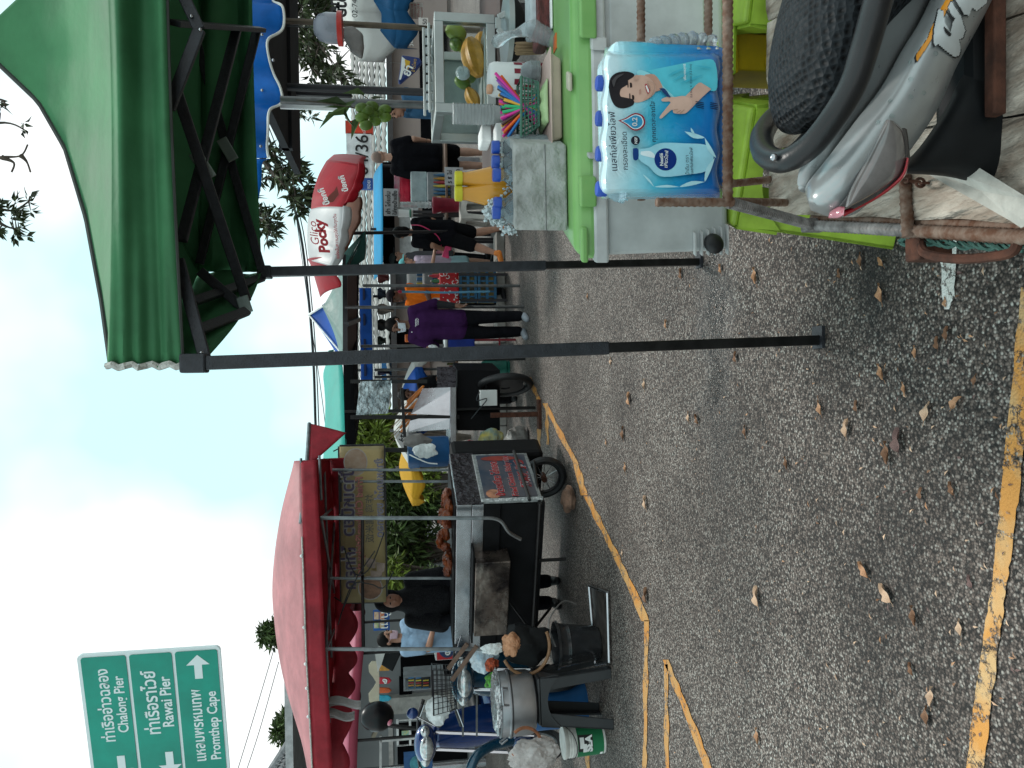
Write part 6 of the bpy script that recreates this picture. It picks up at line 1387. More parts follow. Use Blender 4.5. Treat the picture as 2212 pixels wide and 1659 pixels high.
# --- person in denim by the cabinet
Bd = Vector((W(880, 222, 9.0).x, 9.0, 0))
person('person in a blue denim shirt bending behind the mango bunch', Bd, W(830, 218, 9.0).z + .05, -1.2, sk_m, dict(hed=(.0, -.12, 1.52), nek=(0, -.06, 1.42), el=(.2, -.1, 1.12), wl=(.15, -.25, .95)), (fab('denim_shirt', (.045, .12, .22)), 1.1), (f_blk2, 'long'), (hair_b, 'short'), m_blk, 1.05, 'long')
# ================================================================== FAR RIGHT STALLS
def boxat(nm, lab, cat, p0, y0, p1, y1, Y, d, m, group=None, bevel=.01, parent=None):
    a, b = W(p0, y0, Y), W(p1, y1, Y); mb = MB(); mb.box(((a.x + b.x) / 2, Y + d / 2, (a.z + b.z) / 2), (abs(a.x - b.x), d, abs(a.z - b.z))); o = mb.build(nm, m, parent, bevel=bevel, segs=2)
    if parent is None: tag(o, lab, cat, group)
    return o
def table(label, p_top, y0, y1, Y, d, m, legm, name='stall_table', cloth_drop=None, cm=None, group=None):
    a, b = W(p_top, y0, Y), W(p_top, y1, Y); x0, x1 = min(a.x, b.x), max(a.x, b.x); z = (a.z + b.z) / 2; t = T(name, label, 'table', ((x0 + x1) / 2, Y + d / 2, 0), group)
    mb = MB(); mb.box(((x0 + x1) / 2, Y + d / 2, z - .015), (x1 - x0, d, .03)); mb.build('table_top', m, t, bevel=.004)
    for x in (x0 + .04, x1 - .04):
        for y in (Y + .04, Y + d - .04): mb = MB(); mb.bar((x, y, 0), (x, y, z - .03), .035); mb.build('leg', legm, t)
    return t, z, x0, x1
m_brn = mat('brown_wood', (.14, .085, .06), .7, var=(10, .3)); m_clw = mat('clear_box', (.55, .66, .68), .2, trans=.5, ior=1.1); m_mrn = mat('maroon_plastic', (.22, .012, .03), .35); m_pinkb = mat('pink_bag', (.62, .05, .14), .4, bump=(12, .8, .03), var=(5, .6), col2=(.75, .5, .55)); m_redb = mat('red_bag', (.6, .015, .05), .4, bump=(12, .8, .03))
YS2 = 10.6
t, zt4, _, _ = table('drink stall table behind the bald man', 962, 470, 262, YS2, .7, m_brn, m_dpost)
boxat('pink_bag', 'glossy pink striped bag hanging behind the bald man', 'bag', 852, 420, 890, 300, YS2 + 1.2, .2, m_pinkb, bevel=.05); boxat('red_bag', 'glossy red bag hanging behind the bald man arm', 'bag', 864, 440, 888, 376, YS2 + .9, .15, m_redb, bevel=.04)
boxat('foam_cooler', 'pale blue and white plastic cooler on the drink stall table', 'cooler', 888, 434, 922, 370, YS2 + .3, .3, m_clw, bevel=.02)
t = T('bottle_crate', 'clear crate of small drink bottles on the drink stall table', 'crate', W(961, 405, YS2 + .1)); boxat('body', '', '', 924, 432, 961, 372, YS2 + .15, .3, mat('crate_grey', (.2, .22, .23), .3), None, .01, t)
cols5 = [mat('drink_%d' % i, c, .3) for i, c in enumerate(((.02, .1, .2), (.4, .2, .02), (.3, .02, .03), (.5, .4, .05), (.05, .15, .3)))]
for i in range(7):
    p = W(955, 378 + i * 8, YS2 + .12); mb = MB(); mb.lathe([(.022, -.14), (.024, -.02), (.01, .06), (.01, .09)], p + UP * .03, 10); mb.build('bottle', cols5[i % 5], t, True)
def cardsign(name, label, p0, y0, p1, y1, Y, lines, m=None):
    t = T(name, label, 'sign', W(p1, (y0 + y1) / 2, Y)); wpanel('card', p0, y0, p1, y1, m or mat('grey_card', (.42, .42, .43), .7), t, Y, .012)
    for s_, pa, ya, yb in lines: itext(s_, (pa, ya), (pa, yb), Y - .012, m_ink, t, bold=.02)
cardsign('handwritten_sign', 'grey card with two handwritten black lines under the light blue awning', 829, 466, 860, 408, 9.9, (("ยำ ไก่แซ่บ", 843, 462, 414), ("ใส่ถุงน้ำแข็ง", 857, 464, 412)))
cardsign('handwritten_sign', 'grey card with black handwriting right behind the juice jugs', 961, 400, 1000, 362, 9.9, (("5 ฿ ไข่", 976, 396, 368), ("ต้มสด", 993, 398, 366)))
t = T('cup_stack', 'tall leaning stack of clear cups on the maroon bucket', 'cups', W(932, 443, 10.2)); s = 10.2 / FP; c = W(932, 443, 10.2)
for k in range(9): mb = MB(); z = k * 67 * s / 9; mb.lathe([(6 * s, z), (8.5 * s - k * .3 * s, z + 7 * s), (7.5 * s, z + 7.2 * s)], c, 12); mb.build('cup', m_cup, t, True)
t = T('bucket', 'maroon lidded bucket standing on the cream stool', 'bucket', W(991, 444, 10.2)); c = W(991, 444, 10.2); mb = MB(); mb.lathe([(14 * s, 0), (17 * s, 48 * s), (18 * s, 50 * s), (18 * s, 56 * s), (4 * s, 58 * s)], c, 20); mb.build('body', m_mrn, t, True); mb = MB(); mb.tube([c + Vector((17 * s * math.cos(a), -17 * s * abs(math.sin(a)) * .6, 46 * s - 17 * s * math.sin(a))) for a in [math.pi * i / 10 for i in range(11)]], .006, 6); mb.build('handle', m_wf, t, True)
sc2 = W(1000, 448, 10.0); stool('plastic_stool', 'cream plastic stool with oval holes under the maroon bucket', sc2.x, 10.25, .36, W(993, 448, 10.2).z - .004, mat('cream_plastic', (.50, .47, .43), .45), .1)
t = T('bucket', 'small white bucket with a green rim above the striding woman', 'bucket', W(886, 461, 10.8)); c = W(886, 461, 10.8); s = 10.8 / FP; mb = MB(); mb.lathe([(7 * s, 0), (8.5 * s, 24 * s), (9 * s, 26 * s)], c, 16); mb.build('body', m_jug, t, True); mb = MB(); mb.lathe([(9 * s, -2 * s), (9.5 * s, 1 * s), (7 * s, 2 * s)], c, 16); mb.build('base', m_bk, t, True)
table('shelf that holds the small white bucket', 888, 520, 450, 10.8, .3, m_wf, m_dpost, 'shelf')
t, zq, x0, x1 = table('stall table behind the lilac woman with snacks', 968, 585, 500, 11.6, .6, m_brn, m_dpost)
for i in range(9): boxat('snack_pack', ('red', 'green', 'cream', 'orange', 'pink', 'brown', 'yellow', 'dark red', 'white')[i] + ' snack pack on the table behind the lilac woman', 'snack', 940 + (i % 3) * 3, 584 - i * 9, 966, 577 - i * 9, 11.7, .15, mat('pack_%d' % i, ((.4, .02, .02), (.05, .2, .05), (.5, .42, .3), (.6, .2, .02), (.55, .2, .25), (.15, .06, .03), (.5, .4, .05), (.2, .01, .02), (.6, .6, .58))[i], .4, bump=(30, .8, .02)), 'snack packs')
# light blue low awning and its poles
m_sky = cloth('sky_blue_vinyl', (.02, .28, .52), .2, (2, .15))
def awning(name, label, pts_front, depth, rise, m, legs=(), thick=.004, group=None, val=None):
    """pts_front: picture points along the front lower edge, with distance"""
    P = [W(*p) for p in pts_front]; sp_ = smoothpath(P, 4); n = len(sp_); c = sum(sp_, Vector()) / n; t = T(name, label, 'awning', (c.x, c.y, 0), group); mb = MB()
    def fn(u, v): p = sp_[int(round(u * (n - 1)))]; return p + Vector((0, depth * v, rise * math.sin(v * math.pi * .5)))
    mb.grid(fn, n - 1, 6); mb.build('canopy', m, t, True, solid=thick)
    if val:
        mb = MB(); mb.grid(lambda u, v: sp_[int(round(u * (n - 1)))] + Vector((0, -.004, val * (1 - v) - val + .0)), n - 1, 2); mb.build('valance', m, t, True, solid=thick)
    for (px, py, Y) in legs:
        p = W(px, py, Y); mb = MB(); mb.tube([Vector((p.x, p.y, 0)), p], .022, 8); mb.build('pole', m_dpost, t, True)
    return t
awning('low_awning', 'light blue low awning behind the bald man and the striding woman', [(826, 350, 11.4), (827, 460, 11.3), (827, 590, 11.4)], 1.0, .16, m_sky, [(826, 358, 11.5), (800, 495, 11.8), (826, 585, 11.5)], val=.0)
boxat('awning_shadow_board', 'black sheet painted as the shade under the light blue awning', 'board', 828, 585, 850, 350, 12.2, .05, m_dark)  # black sheet standing in for the shade below the awning
# red and white drink umbrella
m_um_r = cloth('umbrella_red', (.42, .008, .02), .3, (2, .15), rough=.4); m_um_w = cloth('umbrella_white', (.60, .60, .60), .3, (2, .08), rough=.4); m_um_b = cloth('umbrella_brown', (.15, .06, .035), .2)
YU = 8.2
UA = W(668, 545, YU + .75)      # apex, leaning
t = T('printed_umbrella', 'tilted market umbrella with red and white lettered panels', 'umbrella', (W(800, 500, YU + .6).x, YU + .6, 0))
rimp = [(742, 322, 8.6), (790, 345, 8.0), (738, 470, 7.6), (722, 578, 7.7), (700, 640, 8.4), (700, 640, 9.2), (760, 430, 9.6), (745, 330, 9.2)]
top_pts = [(705, 335), (676, 372), (664, 480), (665, 560), (690, 640)]
RM = [W(a, b, Y) for a, b, Y in rimp]
AP = W(660, 500, YU + .35)
pm = [m_um_r, m_um_r, m_um_w, m_um_r, m_um_b, m_um_b, m_um_b, m_um_r]
def pan(i, u, v):
    a, b = RM[i], RM[(i + 1) % 8]; p = AP.lerp(a.lerp(b, u), v); return p + UP * (.17 * math.sin(math.pi * v ** 1.2) - .03 * math.sin(math.pi * u) * v)
PANW = {}
def upan(nm, ring, m, Y, val=None):
    """one panel given by picture outline points with distances: top edge list and bottom edge list"""
    topE, botE = ring; mb = MB(); n = 10; tp_, bt_ = smoothpath([W(*p) for p in topE], 6), smoothpath([W(*p) for p in botE], 6); N = min(len(tp_), len(bt_))
    def fn(u, v):
        a = tp_[int(round(u * (len(tp_) - 1)))]; b = bt_[int(round(u * (len(bt_) - 1)))]; p = a.lerp(b, v); return p + Vector((0, -.05 * math.sin(math.pi * v), .03 * math.sin(math.pi * v) - .02 * abs(math.sin(3 * math.pi * u)) * v))
    mb.grid(fn, N - 1, 8); return mb.build(nm, m, t, True, solid=.003)
upan('panel', ([(692, 642, 8.6), (672, 575, 8.45), (664, 560, 8.4)], [(736, 620, 8.1), (722, 582, 7.9), (706, 556, 7.9)]), m_um_r, 8)
upan('panel', ([(668, 562, 8.4), (664, 530, 8.4), (665, 480, 8.4), (672, 452, 8.35)], [(718, 576, 7.8), (730, 540, 7.7), (738, 500, 7.65), (742, 447, 7.7)]), m_um_w, 8)
upan('panel', ([(672, 452, 8.35), (676, 420, 8.4), (688, 380, 8.5), (705, 348, 8.6)], [(742, 447, 7.7), (752, 425, 7.75), (768, 392, 7.85), (778, 358, 8.0)]), m_um_r, 8)
upan('valance', ([(742, 447, 7.7), (752, 425, 7.75), (768, 392, 7.85), (778, 358, 8.0)], [(762, 437, 7.72), (775, 415, 7.77), (783, 395, 7.87), (786, 352, 8.0)]), m_um_r, 8)
upan('valance', ([(718, 576, 7.8), (730, 540, 7.7), (738, 500, 7.65), (742, 447, 7.7)], [(728, 575, 7.8), (745, 535, 7.72), (752, 498, 7.67), (758, 448, 7.7)]), m_um_w, 8)
upan('back_panel', ([(705, 348, 8.6), (720, 335, 9.0), (720, 335, 9.3)], [(778, 358, 8.0), (788, 340, 8.6), (780, 336, 9.2)]), m_um_r, 8)
upan('back_panel', ([(745, 500, 8.9), (745, 470, 9.0), (745, 440, 9.0)], [(742, 545, 8.6), (775, 480, 8.5), (780, 425, 8.5)]), m_um_b, 8)
upan('back_panel', ([(700, 560, 9.3), (700, 480, 9.4), (705, 400, 9.3)], [(745, 560, 9.0), (757, 480, 9.1), (762, 400, 9.0)]), m_um_b, 8)
mb = MB(); a = W(690, 505, 8.9); b = W(838, 495, 10.1); mb.tube([a, Vector((b.x, 10.1, 0))], .02, 8); mb.build('pole', m_dpost, t, True)
m_ured = mat('umbrella_letter_red', (.42, .02, .03), .5)
text("Glico", W(690, 527, 7.86), W(682, 477, 7.86), UP, m_ured, t, shear=.3, bold=.0); text("Pocky", W(712, 546, 7.68), W(697, 470, 7.68), UP, m_ured, t, bold=.05, shear=.2); text("แบ่งปันความสุขให้กันทุกวัน", W(733, 558, 7.55), W(726, 462, 7.55), UP, m_ured, t, bold=.02)
text("ป๊อกกี้", W(712, 440, 7.75), W(698, 405, 7.75), UP, m_wl, t, bold=.04); text("ป๊อกกี้", W(752, 412, 7.6), W(742, 378, 7.6), UP, m_wl, t, bold=.04)
ipoly([(700, 440), (708, 425), (722, 412), (728, 402), (732, 420), (720, 436)], 7.82, 'print_patch', mat('umbrella_dark_print', (.16, .03, .02), .5), t)
# grey green canopy with dark frame, blue tent behind, blue strip
m_ggc = cloth('grey_green_vinyl', (.16, .26, .235), .2, (2, .3), (6, .5, .04), .45); m_ggd = cloth('dark_green_edge', (.03, .10, .085), .2); m_royal = cloth('royal_blue_vinyl', (.01, .08, .36), .2, (2, .2)); m_teal = cloth('teal_vinyl', (.03, .40, .33), .22, (2, .12), (6, .3, .03), .5)
YG = 8.8
t = T('peaked_canopy', 'grey green peaked canopy on a dark frame above the purple shirted woman', 'canopy', (W(750, 660, YG + .6).x, YG + .6, 0))
def tri(nm, pts, m, n=10, sag=.06, par=None):
    a, b, c = [W(*p) for p in pts]; mb = MB()
    def fn(u, v): p = a.lerp(b.lerp(c, u), v); return p - UP * (sag * math.sin(math.pi * v) * math.sin(math.pi * (.15 + .7 * u)))
    mb.grid(fn, n, n); return mb.build(nm, m, par or t, True, solid=.003)
pk0 = (697, 664, 9.6)
tri('roof_panel', (pk0, (742, 560, 8.9), (745, 762, 8.6)), m_ggc); tri('roof_panel', (pk0, (745, 762, 8.6), (735, 770, 10.2)), m_ggc); tri('roof_panel', (pk0, (742, 560, 8.9), (735, 600, 10.4)), m_ggd)
tri('flap', ((742, 548, 8.8), (788, 498, 8.7), (742, 585, 8.75)), m_ggd, sag=0); tri('flap', ((788, 498, 8.7), (790, 505, 8.75), (742, 590, 8.85)), m_ggd, sag=0); tri('flap', ((788, 498, 8.7), (788, 560, 8.9), (745, 590, 8.9)), m_ggd, sag=.03)
for a, b in (((745, 552, 8.8), (746, 768, 8.55)), ((772, 545, 9.9), (768, 765, 9.6)), ((745, 552, 8.8), (772, 545, 9.9)), ((748, 700, 8.6), (775, 690, 9.7))):
    mb = MB(); mb.bar(W(*a), W(*b), .05); mb.build('frame_bar', m_dpost, t)
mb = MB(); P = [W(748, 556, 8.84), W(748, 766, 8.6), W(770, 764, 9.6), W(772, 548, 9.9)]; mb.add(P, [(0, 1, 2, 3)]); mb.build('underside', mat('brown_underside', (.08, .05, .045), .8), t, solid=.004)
for (p0, py, Y, p1) in ((784, 617, 8.9, 1072), (745, 664, 8.65, 890), (780, 748, 9.5, 1000)):
    a = W(p0, py, Y); mb = MB(); mb.tube([a, Vector((a.x, Y, 0))], .018, 8); mb.build('pole', m_gpost, t, True)
t = T('peaked_canopy', 'royal blue peaked canopy poking up behind the grey green one', 'canopy', (W(720, 715, 11).x, 11, 0))
tri('roof_panel', ((667, 680, 11.4), (700, 656, 10.6), (742, 768, 10.4)), m_royal, par=t); tri('roof_panel', ((667, 680, 11.4), (742, 768, 10.4), (742, 790, 12)), m_royal, par=t); tri('roof_panel', ((667, 680, 11.4), (700, 656, 10.6), (720, 640, 12.2)), m_royal, par=t)
mb = MB(); mb.tube([W(667, 680, 11.38), W(698, 660, 10.6)], .018, 6); mb.tube([W(667, 680, 11.38), W(742, 768, 10.38)], .012, 6); mb.build('white_piping', mat('piping', (.78, .78, .74)), t, True)
a = W(745, 800, 11); mb = MB(); mb.tube([a, Vector((a.x, 11, 0))], .02, 6); mb.build('pole', m_gpost, t, True)
t = T('blue_valance', 'long royal blue valance strip with white edging across the middle stalls', 'awning', (W(790, 730, 10.8).x, 10.8, 0))
a, b = W(782, 622, 10.8), W(782, 840, 10.8); z0_, z1_ = W(806, 730, 10.8).z, W(778, 730, 10.8).z
mb = MB(); mb.grid(lambda u, v: (lerp(a.x, b.x, u), 10.8 + .03 * math.sin(u * 25), lerp(z1_, z0_, v)), 50, 4); mb.build('valance', m_royal, t, True, solid=.004); mb = MB(); mb.tube([(lerp(a.x, b.x, i / 50), 10.79 + .03 * math.sin(i / 2), z0_) for i in range(51)], .012, 6); mb.build('white_piping', mat('piping', (.78, .78, .74)), t, True)
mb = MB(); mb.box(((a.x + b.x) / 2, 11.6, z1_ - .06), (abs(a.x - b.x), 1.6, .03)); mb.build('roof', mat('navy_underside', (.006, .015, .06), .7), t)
for py in (640, 815): p = W(800, py, 11.3); mb = MB(); mb.tube([Vector((p.x, 11.3, 0)), p], .02, 8); mb.build('pole', m_dpost, t, True)
# red cloth table and crates
YR = 9.9
t, zr_, x0, x1 = table('table with a red patterned cloth', 953, 655, 585, YR, .6, m_brn, m_dpost); m_rc = mat('red_cloth', (.50, .012, .018), .6, bump=(8, .4, .02))
a, b = W(953, 656, YR), W(990, 584, YR); rr = random.Random(5); mb = MB(); mb.grid(lambda u, v: (lerp(a.x, b.x, u), YR - .02 - .012 * math.sin(u * 22) * v, lerp(a.z + .004, b.z, v)), 40, 8); mb.grid(lambda u, v: (lerp(a.x, b.x, u), YR - .02 + .6 * v, a.z + .006), 8, 4)
tc_ = T('tablecloth', 'red tablecloth with white curls and dots hanging over the front', 'tablecloth', ((a.x + b.x) / 2, YR, 0)); mb.build('cloth', m_rc, tc_, True, solid=.003)
for i in range(34):
    p = Vector((lerp(a.x, b.x, rr.random()), YR - .037, lerp(a.z - .01, b.z + .01, rr.random()))); mb = MB(); r_ = rr.uniform(.005, .013)
    if i % 3: mb.prism([p + Vector((r_ * math.cos(k), 0, r_ * math.sin(k))) for k in [j * math.pi / 4 for j in range(8)]], (0, .004, 0))
    else: mb.tube([p + Vector((.022 * math.cos(k), 0, .022 * math.sin(k))) for k in [j * .55 + i for j in range(8)]], .005, 5)
    mb.build('white_mark', m_wl, tc_)
for i, (p0, y0, p1, y1, c, lab) in enumerate(((925, 600, 952, 592, (.55, .03, .06), 'red'), (930, 612, 952, 603, (.05, .25, .10), 'green'), (920, 625, 952, 618, (.5, .45, .35), 'cream'), (932, 636, 952, 628, (.25, .12, .05), 'brown'), (927, 648, 952, 640, (.55, .57, .57), 'white'))):
    p = W(952, (y0 + y1) / 2, YR + .2); q = W(p0, y0, YR + .2); r_ = abs(y0 - y1) / 2 * 10.1 / FP; t = T('bottle', lab + ' condiment bottle on the red cloth table', 'bottle', p, 'condiment bottles'); hh = q.z - p.z; mb = MB(); mb.lathe([(r_, 0), (r_, hh * .6), (r_ * .4, hh * .8), (r_ * .4, hh * .93)], p, 12); mb.build('body', mat('cond_%d' % i, c, .3), t, True); mb = MB(); mb.lathe([(r_ * .45, hh * .93), (r_ * .4, hh)], p, 10); mb.build('cap', m_wl, t, True)
m_crate = mat('blue_crate', (.01, .10, .20), .5)
for k, (p0, p1) in enumerate(((992, 1030), (1032, 1072))):
    a, b = W(p0, 652, 9.95), W(p1, 585, 9.95); t = T('plastic_crate', ('upper blue plastic crate under the red tablecloth', 'lower blue plastic crate under the red tablecloth')[k], 'crate', ((a.x + b.x) / 2, 10.1, min(a.z, b.z)), 'blue crates'); x0, x1, z0_, z1_ = a.x, b.x, b.z, a.z
    for j in range(7): mb = MB(); x = lerp(x0, x1, j / 6); mb.box((x, 9.95, (z0_ + z1_) / 2), (.022, .02, z1_ - z0_ - .01)); mb.build('slat', m_crate, t)
    for z in (z0_ + .02, (z0_ + z1_) / 2, z1_ - .02): mb = MB(); mb.box(((x0 + x1) / 2, 9.938, z), (x1 - x0, .02, .035)); mb.build('rail', m_crate, t)
    mb = MB(); mb.box(((x0 + x1) / 2, 10.2, (z0_ + z1_) / 2), (x1 - x0 - .02, .4, z1_ - z0_ - .02)); mb.build('contents', mat('crate_contents', (.05, .055, .06), .6, var=(9, .9), col2=(.35, .25, .06)), t)
mb = MB(); mb.tube([W(868, 630, 9.5), W(960, 632, 9.5), W(1058, 630, 9.5)], .013, 8); t = T('blue_stick', 'light blue tape wrapped stick with a pink tip leaning on the red table', 'stick', W(1058, 630, 9.5)); mb.build('shaft', mat('light_blue_paint', (.10, .30, .45), .5), t, True); mb = MB(); mb.ell(W(864, 630, 9.5), (.02, .02, .03)); mb.build('pink_tip', m_redb, t, True)
mb = MB(); p0, p1 = G(1090, 630), G(1090, 665); mb.bar(Vector((p0.x, p0.y, .05)), Vector((p1.x - .3, p1.y, .05)), .10, .10); tag(mb.build('dark_beam', m_dpost, None, bevel=.01), 'dark beam lying on the road behind the purple shirted woman', 'beam')
t = T('cool_box', 'royal blue cool box on red legs behind the purple woman', 'cool box', (W(1026, 742, 9.2).x, 9.3, 0)); a, b = W(968, 756, 9.2), W(1026, 730, 9.2); mb = MB(); mb.box(((a.x + b.x) / 2, 9.4, (a.z + b.z) / 2), (abs(a.x - b.x), .35, abs(a.z - b.z))); mb.build('body', mat('royal_plastic', (.008, .03, .25), .35), t, bevel=.015)
mb = MB(); mb.box(((a.x + b.x) / 2, 9.4, a.z + .02), (abs(a.x - b.x) + .02, .37, .03)); mb.build('lid', m_jug, t, bevel=.006)
for x in (a.x + .02, b.x - .02): mb = MB(); mb.bar((x, 9.3, 0), (x, 9.3, b.z), .025); mb.build('leg', mat('dark_red_paint', (.2, .012, .02), .4), t)
mb = MB(); mb.bar((a.x, 9.3, .2), (b.x, 9.3, .2), .02); mb.build('brace', mat('dark_red_paint', (.2, .012, .02)), t)

# more goods among the middle stalls
t = T('display_case', 'glass display case with jars behind the red cloth table', 'display case', (W(950, 618, 11.0).x, 11.1, 0))
boxat('back', '', '', 882, 655, 952, 585, 11.3, .03, mat('pale_panel', (.36, .39, .39), .5), None, .003, t)
for (p0, y0, p1, y1) in ((880, 656, 884, 584), (914, 656, 917, 584), (950, 656, 954, 584), (880, 658, 954, 654), (880, 622, 954, 619), (880, 587, 954, 583)): boxat('frame', '', '', p0, y0, p1, y1, 11.0, .04, m_wf, None, .003, t)
boxat('base', '', '', 954, 656, 1080, 585, 11.0, .4, m_dpost, None, .01, t)
for i in range(12): boxat('jar', '', '', 900 + (i // 6) * 34, 650 - (i % 6) * 11, 914 + (i // 6) * 34, 643 - (i % 6) * 11, 11.1, .08, cols5[i % 5], None, .01, t)
boxat('orange_crate', 'small orange box beside the purple woman mask', 'box', 875, 738, 890, 722, 9.6, .12, mat('orange_plastic', (.75, .15, .01)), None, .01)
t, zz_, _, _ = table('dark goods table between the tent leg and the middle cart', 985, 835, 745, 10.4, .5, m_brn, m_dpost)
rr = random.Random(77)
for i in range(14):
    y0 = 832 - i * 6.2; h_ = rr.uniform(14, 46); boxat('goods_packet', ('maroon', 'dark green', 'brown', 'navy', 'tan', 'black', 'rust red', 'olive', 'grey', 'dark teal', 'plum', 'cream', 'umber', 'charcoal')[i] + ' packet standing on the dark goods table', 'packet', 985 - h_, y0, 984, y0 - 5.4, 10.45 + rr.uniform(0, .2), .12, mat('goods_%d' % i, ((.12, .01, .02), (.02, .07, .03), (.10, .05, .03), (.01, .02, .08), (.25, .18, .12), (.01, .01, .01), (.20, .03, .02), (.08, .08, .02), (.15, .15, .15), (.01, .06, .07), (.08, .01, .05), (.4, .36, .28), (.06, .03, .02), (.03, .03, .035))[i], .5, var=(20, .4), bump=(30, .6, .02)), 'goods on the dark table', .008)
for i in range(7):
    p = W(808, 600 + i * 34, 11.2); l_ = rr.uniform(16, 34) * 11.2 / FP; mb = MB(); w_2 = rr.uniform(.06, .14)
    mb.grid(lambda u, v: p + Vector(((u - .5) * w_2 * (1 + .3 * math.sin(v * 6)), .03 * math.sin(u * 9 + v * 4), -.05 - l_ * v)), 8, 10); tag(mb.build('hanging_cloth', mat('hang_%d' % i, ((.10, .02, .02), (.02, .03, .05), (.30, .26, .22), (.03, .03, .03), (.05, .08, .06), (.16, .08, .05), (.02, .02, .05))[i], .85, bump=(14, .6, .02)), None, True, solid=.006), ('dark red', 'navy', 'pale', 'black', 'dull green', 'brown', 'deep blue')[i] + ' cloth hanging from the blue valance frame', 'cloth', 'cloths under the blue valance')
Bv = Vector((W(900, 852, 9.4).x, 9.4, 0)); person('vendor in black half hidden behind the sausage cart hood', Bv, W(862, 852, 9.4).z, .2, sk_d, dict(el=(.2, -.12, 1.13), wl=(.1, -.32, 1.05), er=(-.2, -.12, 1.13), wr=(-.12, -.32, 1.02)), (fab('vendor_black', (.010, .010, .012)), 1.1), (f_blk2, 'long'), (hair_b, 'short'), m_blk, 1.05, 'short', nod=.3)
# ================================================================== MIDDLE CART
YM2 = 8.1
t = T('food_cart', 'stainless food cart with sloping hood and wagon wheel in the middle of the view', 'food cart', (W(1100, 900, 8.2).x, 8.4, 0))
m_dgl = mat('dark_film_and_reflection', (.035, .03, .036), .18, .5, var=(8, .4), bump=(18, 1, .03)); m_sheet = mat('shiny_sheet', (.10, .13, .14), .12, .5, var=(9, .8), col2=(.5, .58, .6), bump=(14, 1, .04))
def quad(nm, pts, m, par, th=.01, bev=0):
    mb = MB(); mb.prism([W(*p) for p in pts], (0, th, 0)); return mb.build(nm, m, par, bevel=bev)
quad('hood_panel', [(913, 839, 8.1), (985, 836, 8.0), (985, 898, 7.8), (888, 894, 7.9)], steel, t); quad('hood_panel', [(887, 904, 7.85), (973, 904, 7.75), (973, 927, 7.7), (879, 933, 7.75)], steel, t)
a, b = W(973, 838, 7.9), W(986, 1006, 7.2)
mb = MB(); mb.hexa([W(986, 836, 8.0), W(986, 1006, 7.2), W(986, 1006, 7.2) + Vector((0, .7, 0)), W(986, 836, 8.0) + Vector((0, .7, 0)), W(973, 836, 8.0), W(973, 1006, 7.2), W(973, 1006, 7.2) + Vector((0, .7, 0)), W(973, 836, 8.0) + Vector((0, .7, 0))]); mb.build('counter', steel, t, bevel=.006)
quad('film_front', [(944, 792, 8.25), (985, 792, 8.2), (985, 837, 8.05), (944, 837, 8.1)], m_dgl, t)
mb = MB(); mb.hexa([W(1080, 800, 8.3), W(1080, 930, 7.9), W(1080, 930, 7.9) + Vector((.1, .7, 0)), W(1080, 800, 8.3) + Vector((.1, .7, 0)), W(988, 800, 8.3), W(988, 930, 7.9), W(988, 930, 7.9) + Vector((.1, .7, 0)), W(988, 800, 8.3) + Vector((.1, .7, 0))]); mb.build('body', mat('soot_body', (.005, .005, .006), .7, spec=.15), t)
quad('hanging_sheet', [(769, 897, 7.95), (778, 824, 8.1), (846, 822, 8.1), (838, 893, 7.95)], m_sheet, t, .006)
for (p0, p1, py, Y) in ((757, 923, 824, 8.15), (757, 992, 901, 7.85), (757, 880, 972, 7.4)):
    mb = MB(); mb.bar(W(p0, py, Y), W(p1, py, Y), .04); mb.build('frame_post', m_leg2, t)
mb = MB(); mb.bar(W(868, 840, 8.05), W(876, 972, 7.5), .03); mb.build('frame_rail', m_leg2, t)
wc = W(1100, 832, 8.0); wc.z = .30; wc.y += .12
mb = MB(); R2 = rot(z=.35)
for i in range(36):
    for k in range(10):
        a, b = 2 * math.pi * i / 36, 2 * math.pi * k / 10; mb.v.append(wc + R2 @ Vector((.04 * math.sin(b), (.26 + .04 * math.cos(b)) * math.cos(a), (.26 + .04 * math.cos(b)) * math.sin(a))))
for i in range(36):
    for k in range(10): mb.f.append([i * 10 + k, i * 10 + (k + 1) % 10, ((i + 1) % 36) * 10 + (k + 1) % 10, ((i + 1) % 36) * 10 + k]); mb.m.append(0)
wh = mb.build('wheel', m_rub, t, True); mb = MB(); mb.lathe([(.2, -.02), (.05, -.03), (.05, .03), (.2, .02)], wc, 16, R2 @ rot(y=math.pi / 2)); mb.build('rim', m_dpost, wh, True)
mb = MB(); a = W(1060, 897, 7.7); mb.bar(a, Vector((a.x, a.y, 0)), .05); mb.build('prop_leg', m_rust2, t); mb = MB(); mb.box((a.x, a.y, .015), (.3, .12, .03)); mb.build('prop_foot', m_rust2, t)
boxat('meter_box', 'white metal box with thin cables under the middle cart counter', 'box', 1038, 877, 1074, 842, 7.75, .12, m_jug, None, .006)
mb = MB(); mb.tube(smoothpath([W(1036, 846, 7.7), W(1030, 865, 7.7), W(1052, 862, 7.7), W(1030, 890, 7.68), W(1018, 905, 7.68)], 6), .006, 6); tag(mb.build('cable', m_wire, None, True), 'loose grey cable looped over the white metal box', 'cable')
m_saus = mat('orange_sausage', (.55, .16, .02), .35, var=(8, .3)); rr = random.Random(4)
for i in range(12):
    A = W(lerp(916, 898, i / 11) + rr.uniform(-4, 4), 835 + i * 5.2, 8.12); B = A + Vector((-.15 - .05 * rr.random(), .12, .16)); mb = MB(); mb.cap(A, B, .014, .013, 8); mb.mi = 0; q = T('sausage_skewer', 'orange sausage on a stick leaning on the middle cart hood', 'sausage', A, 'sausages on the middle cart'); mb.build('sausage', m_saus, q, True); mb = MB(); mb.tube([B, B + (B - A) * .8], .003, 4); mb.build('stick', m_wood, q)
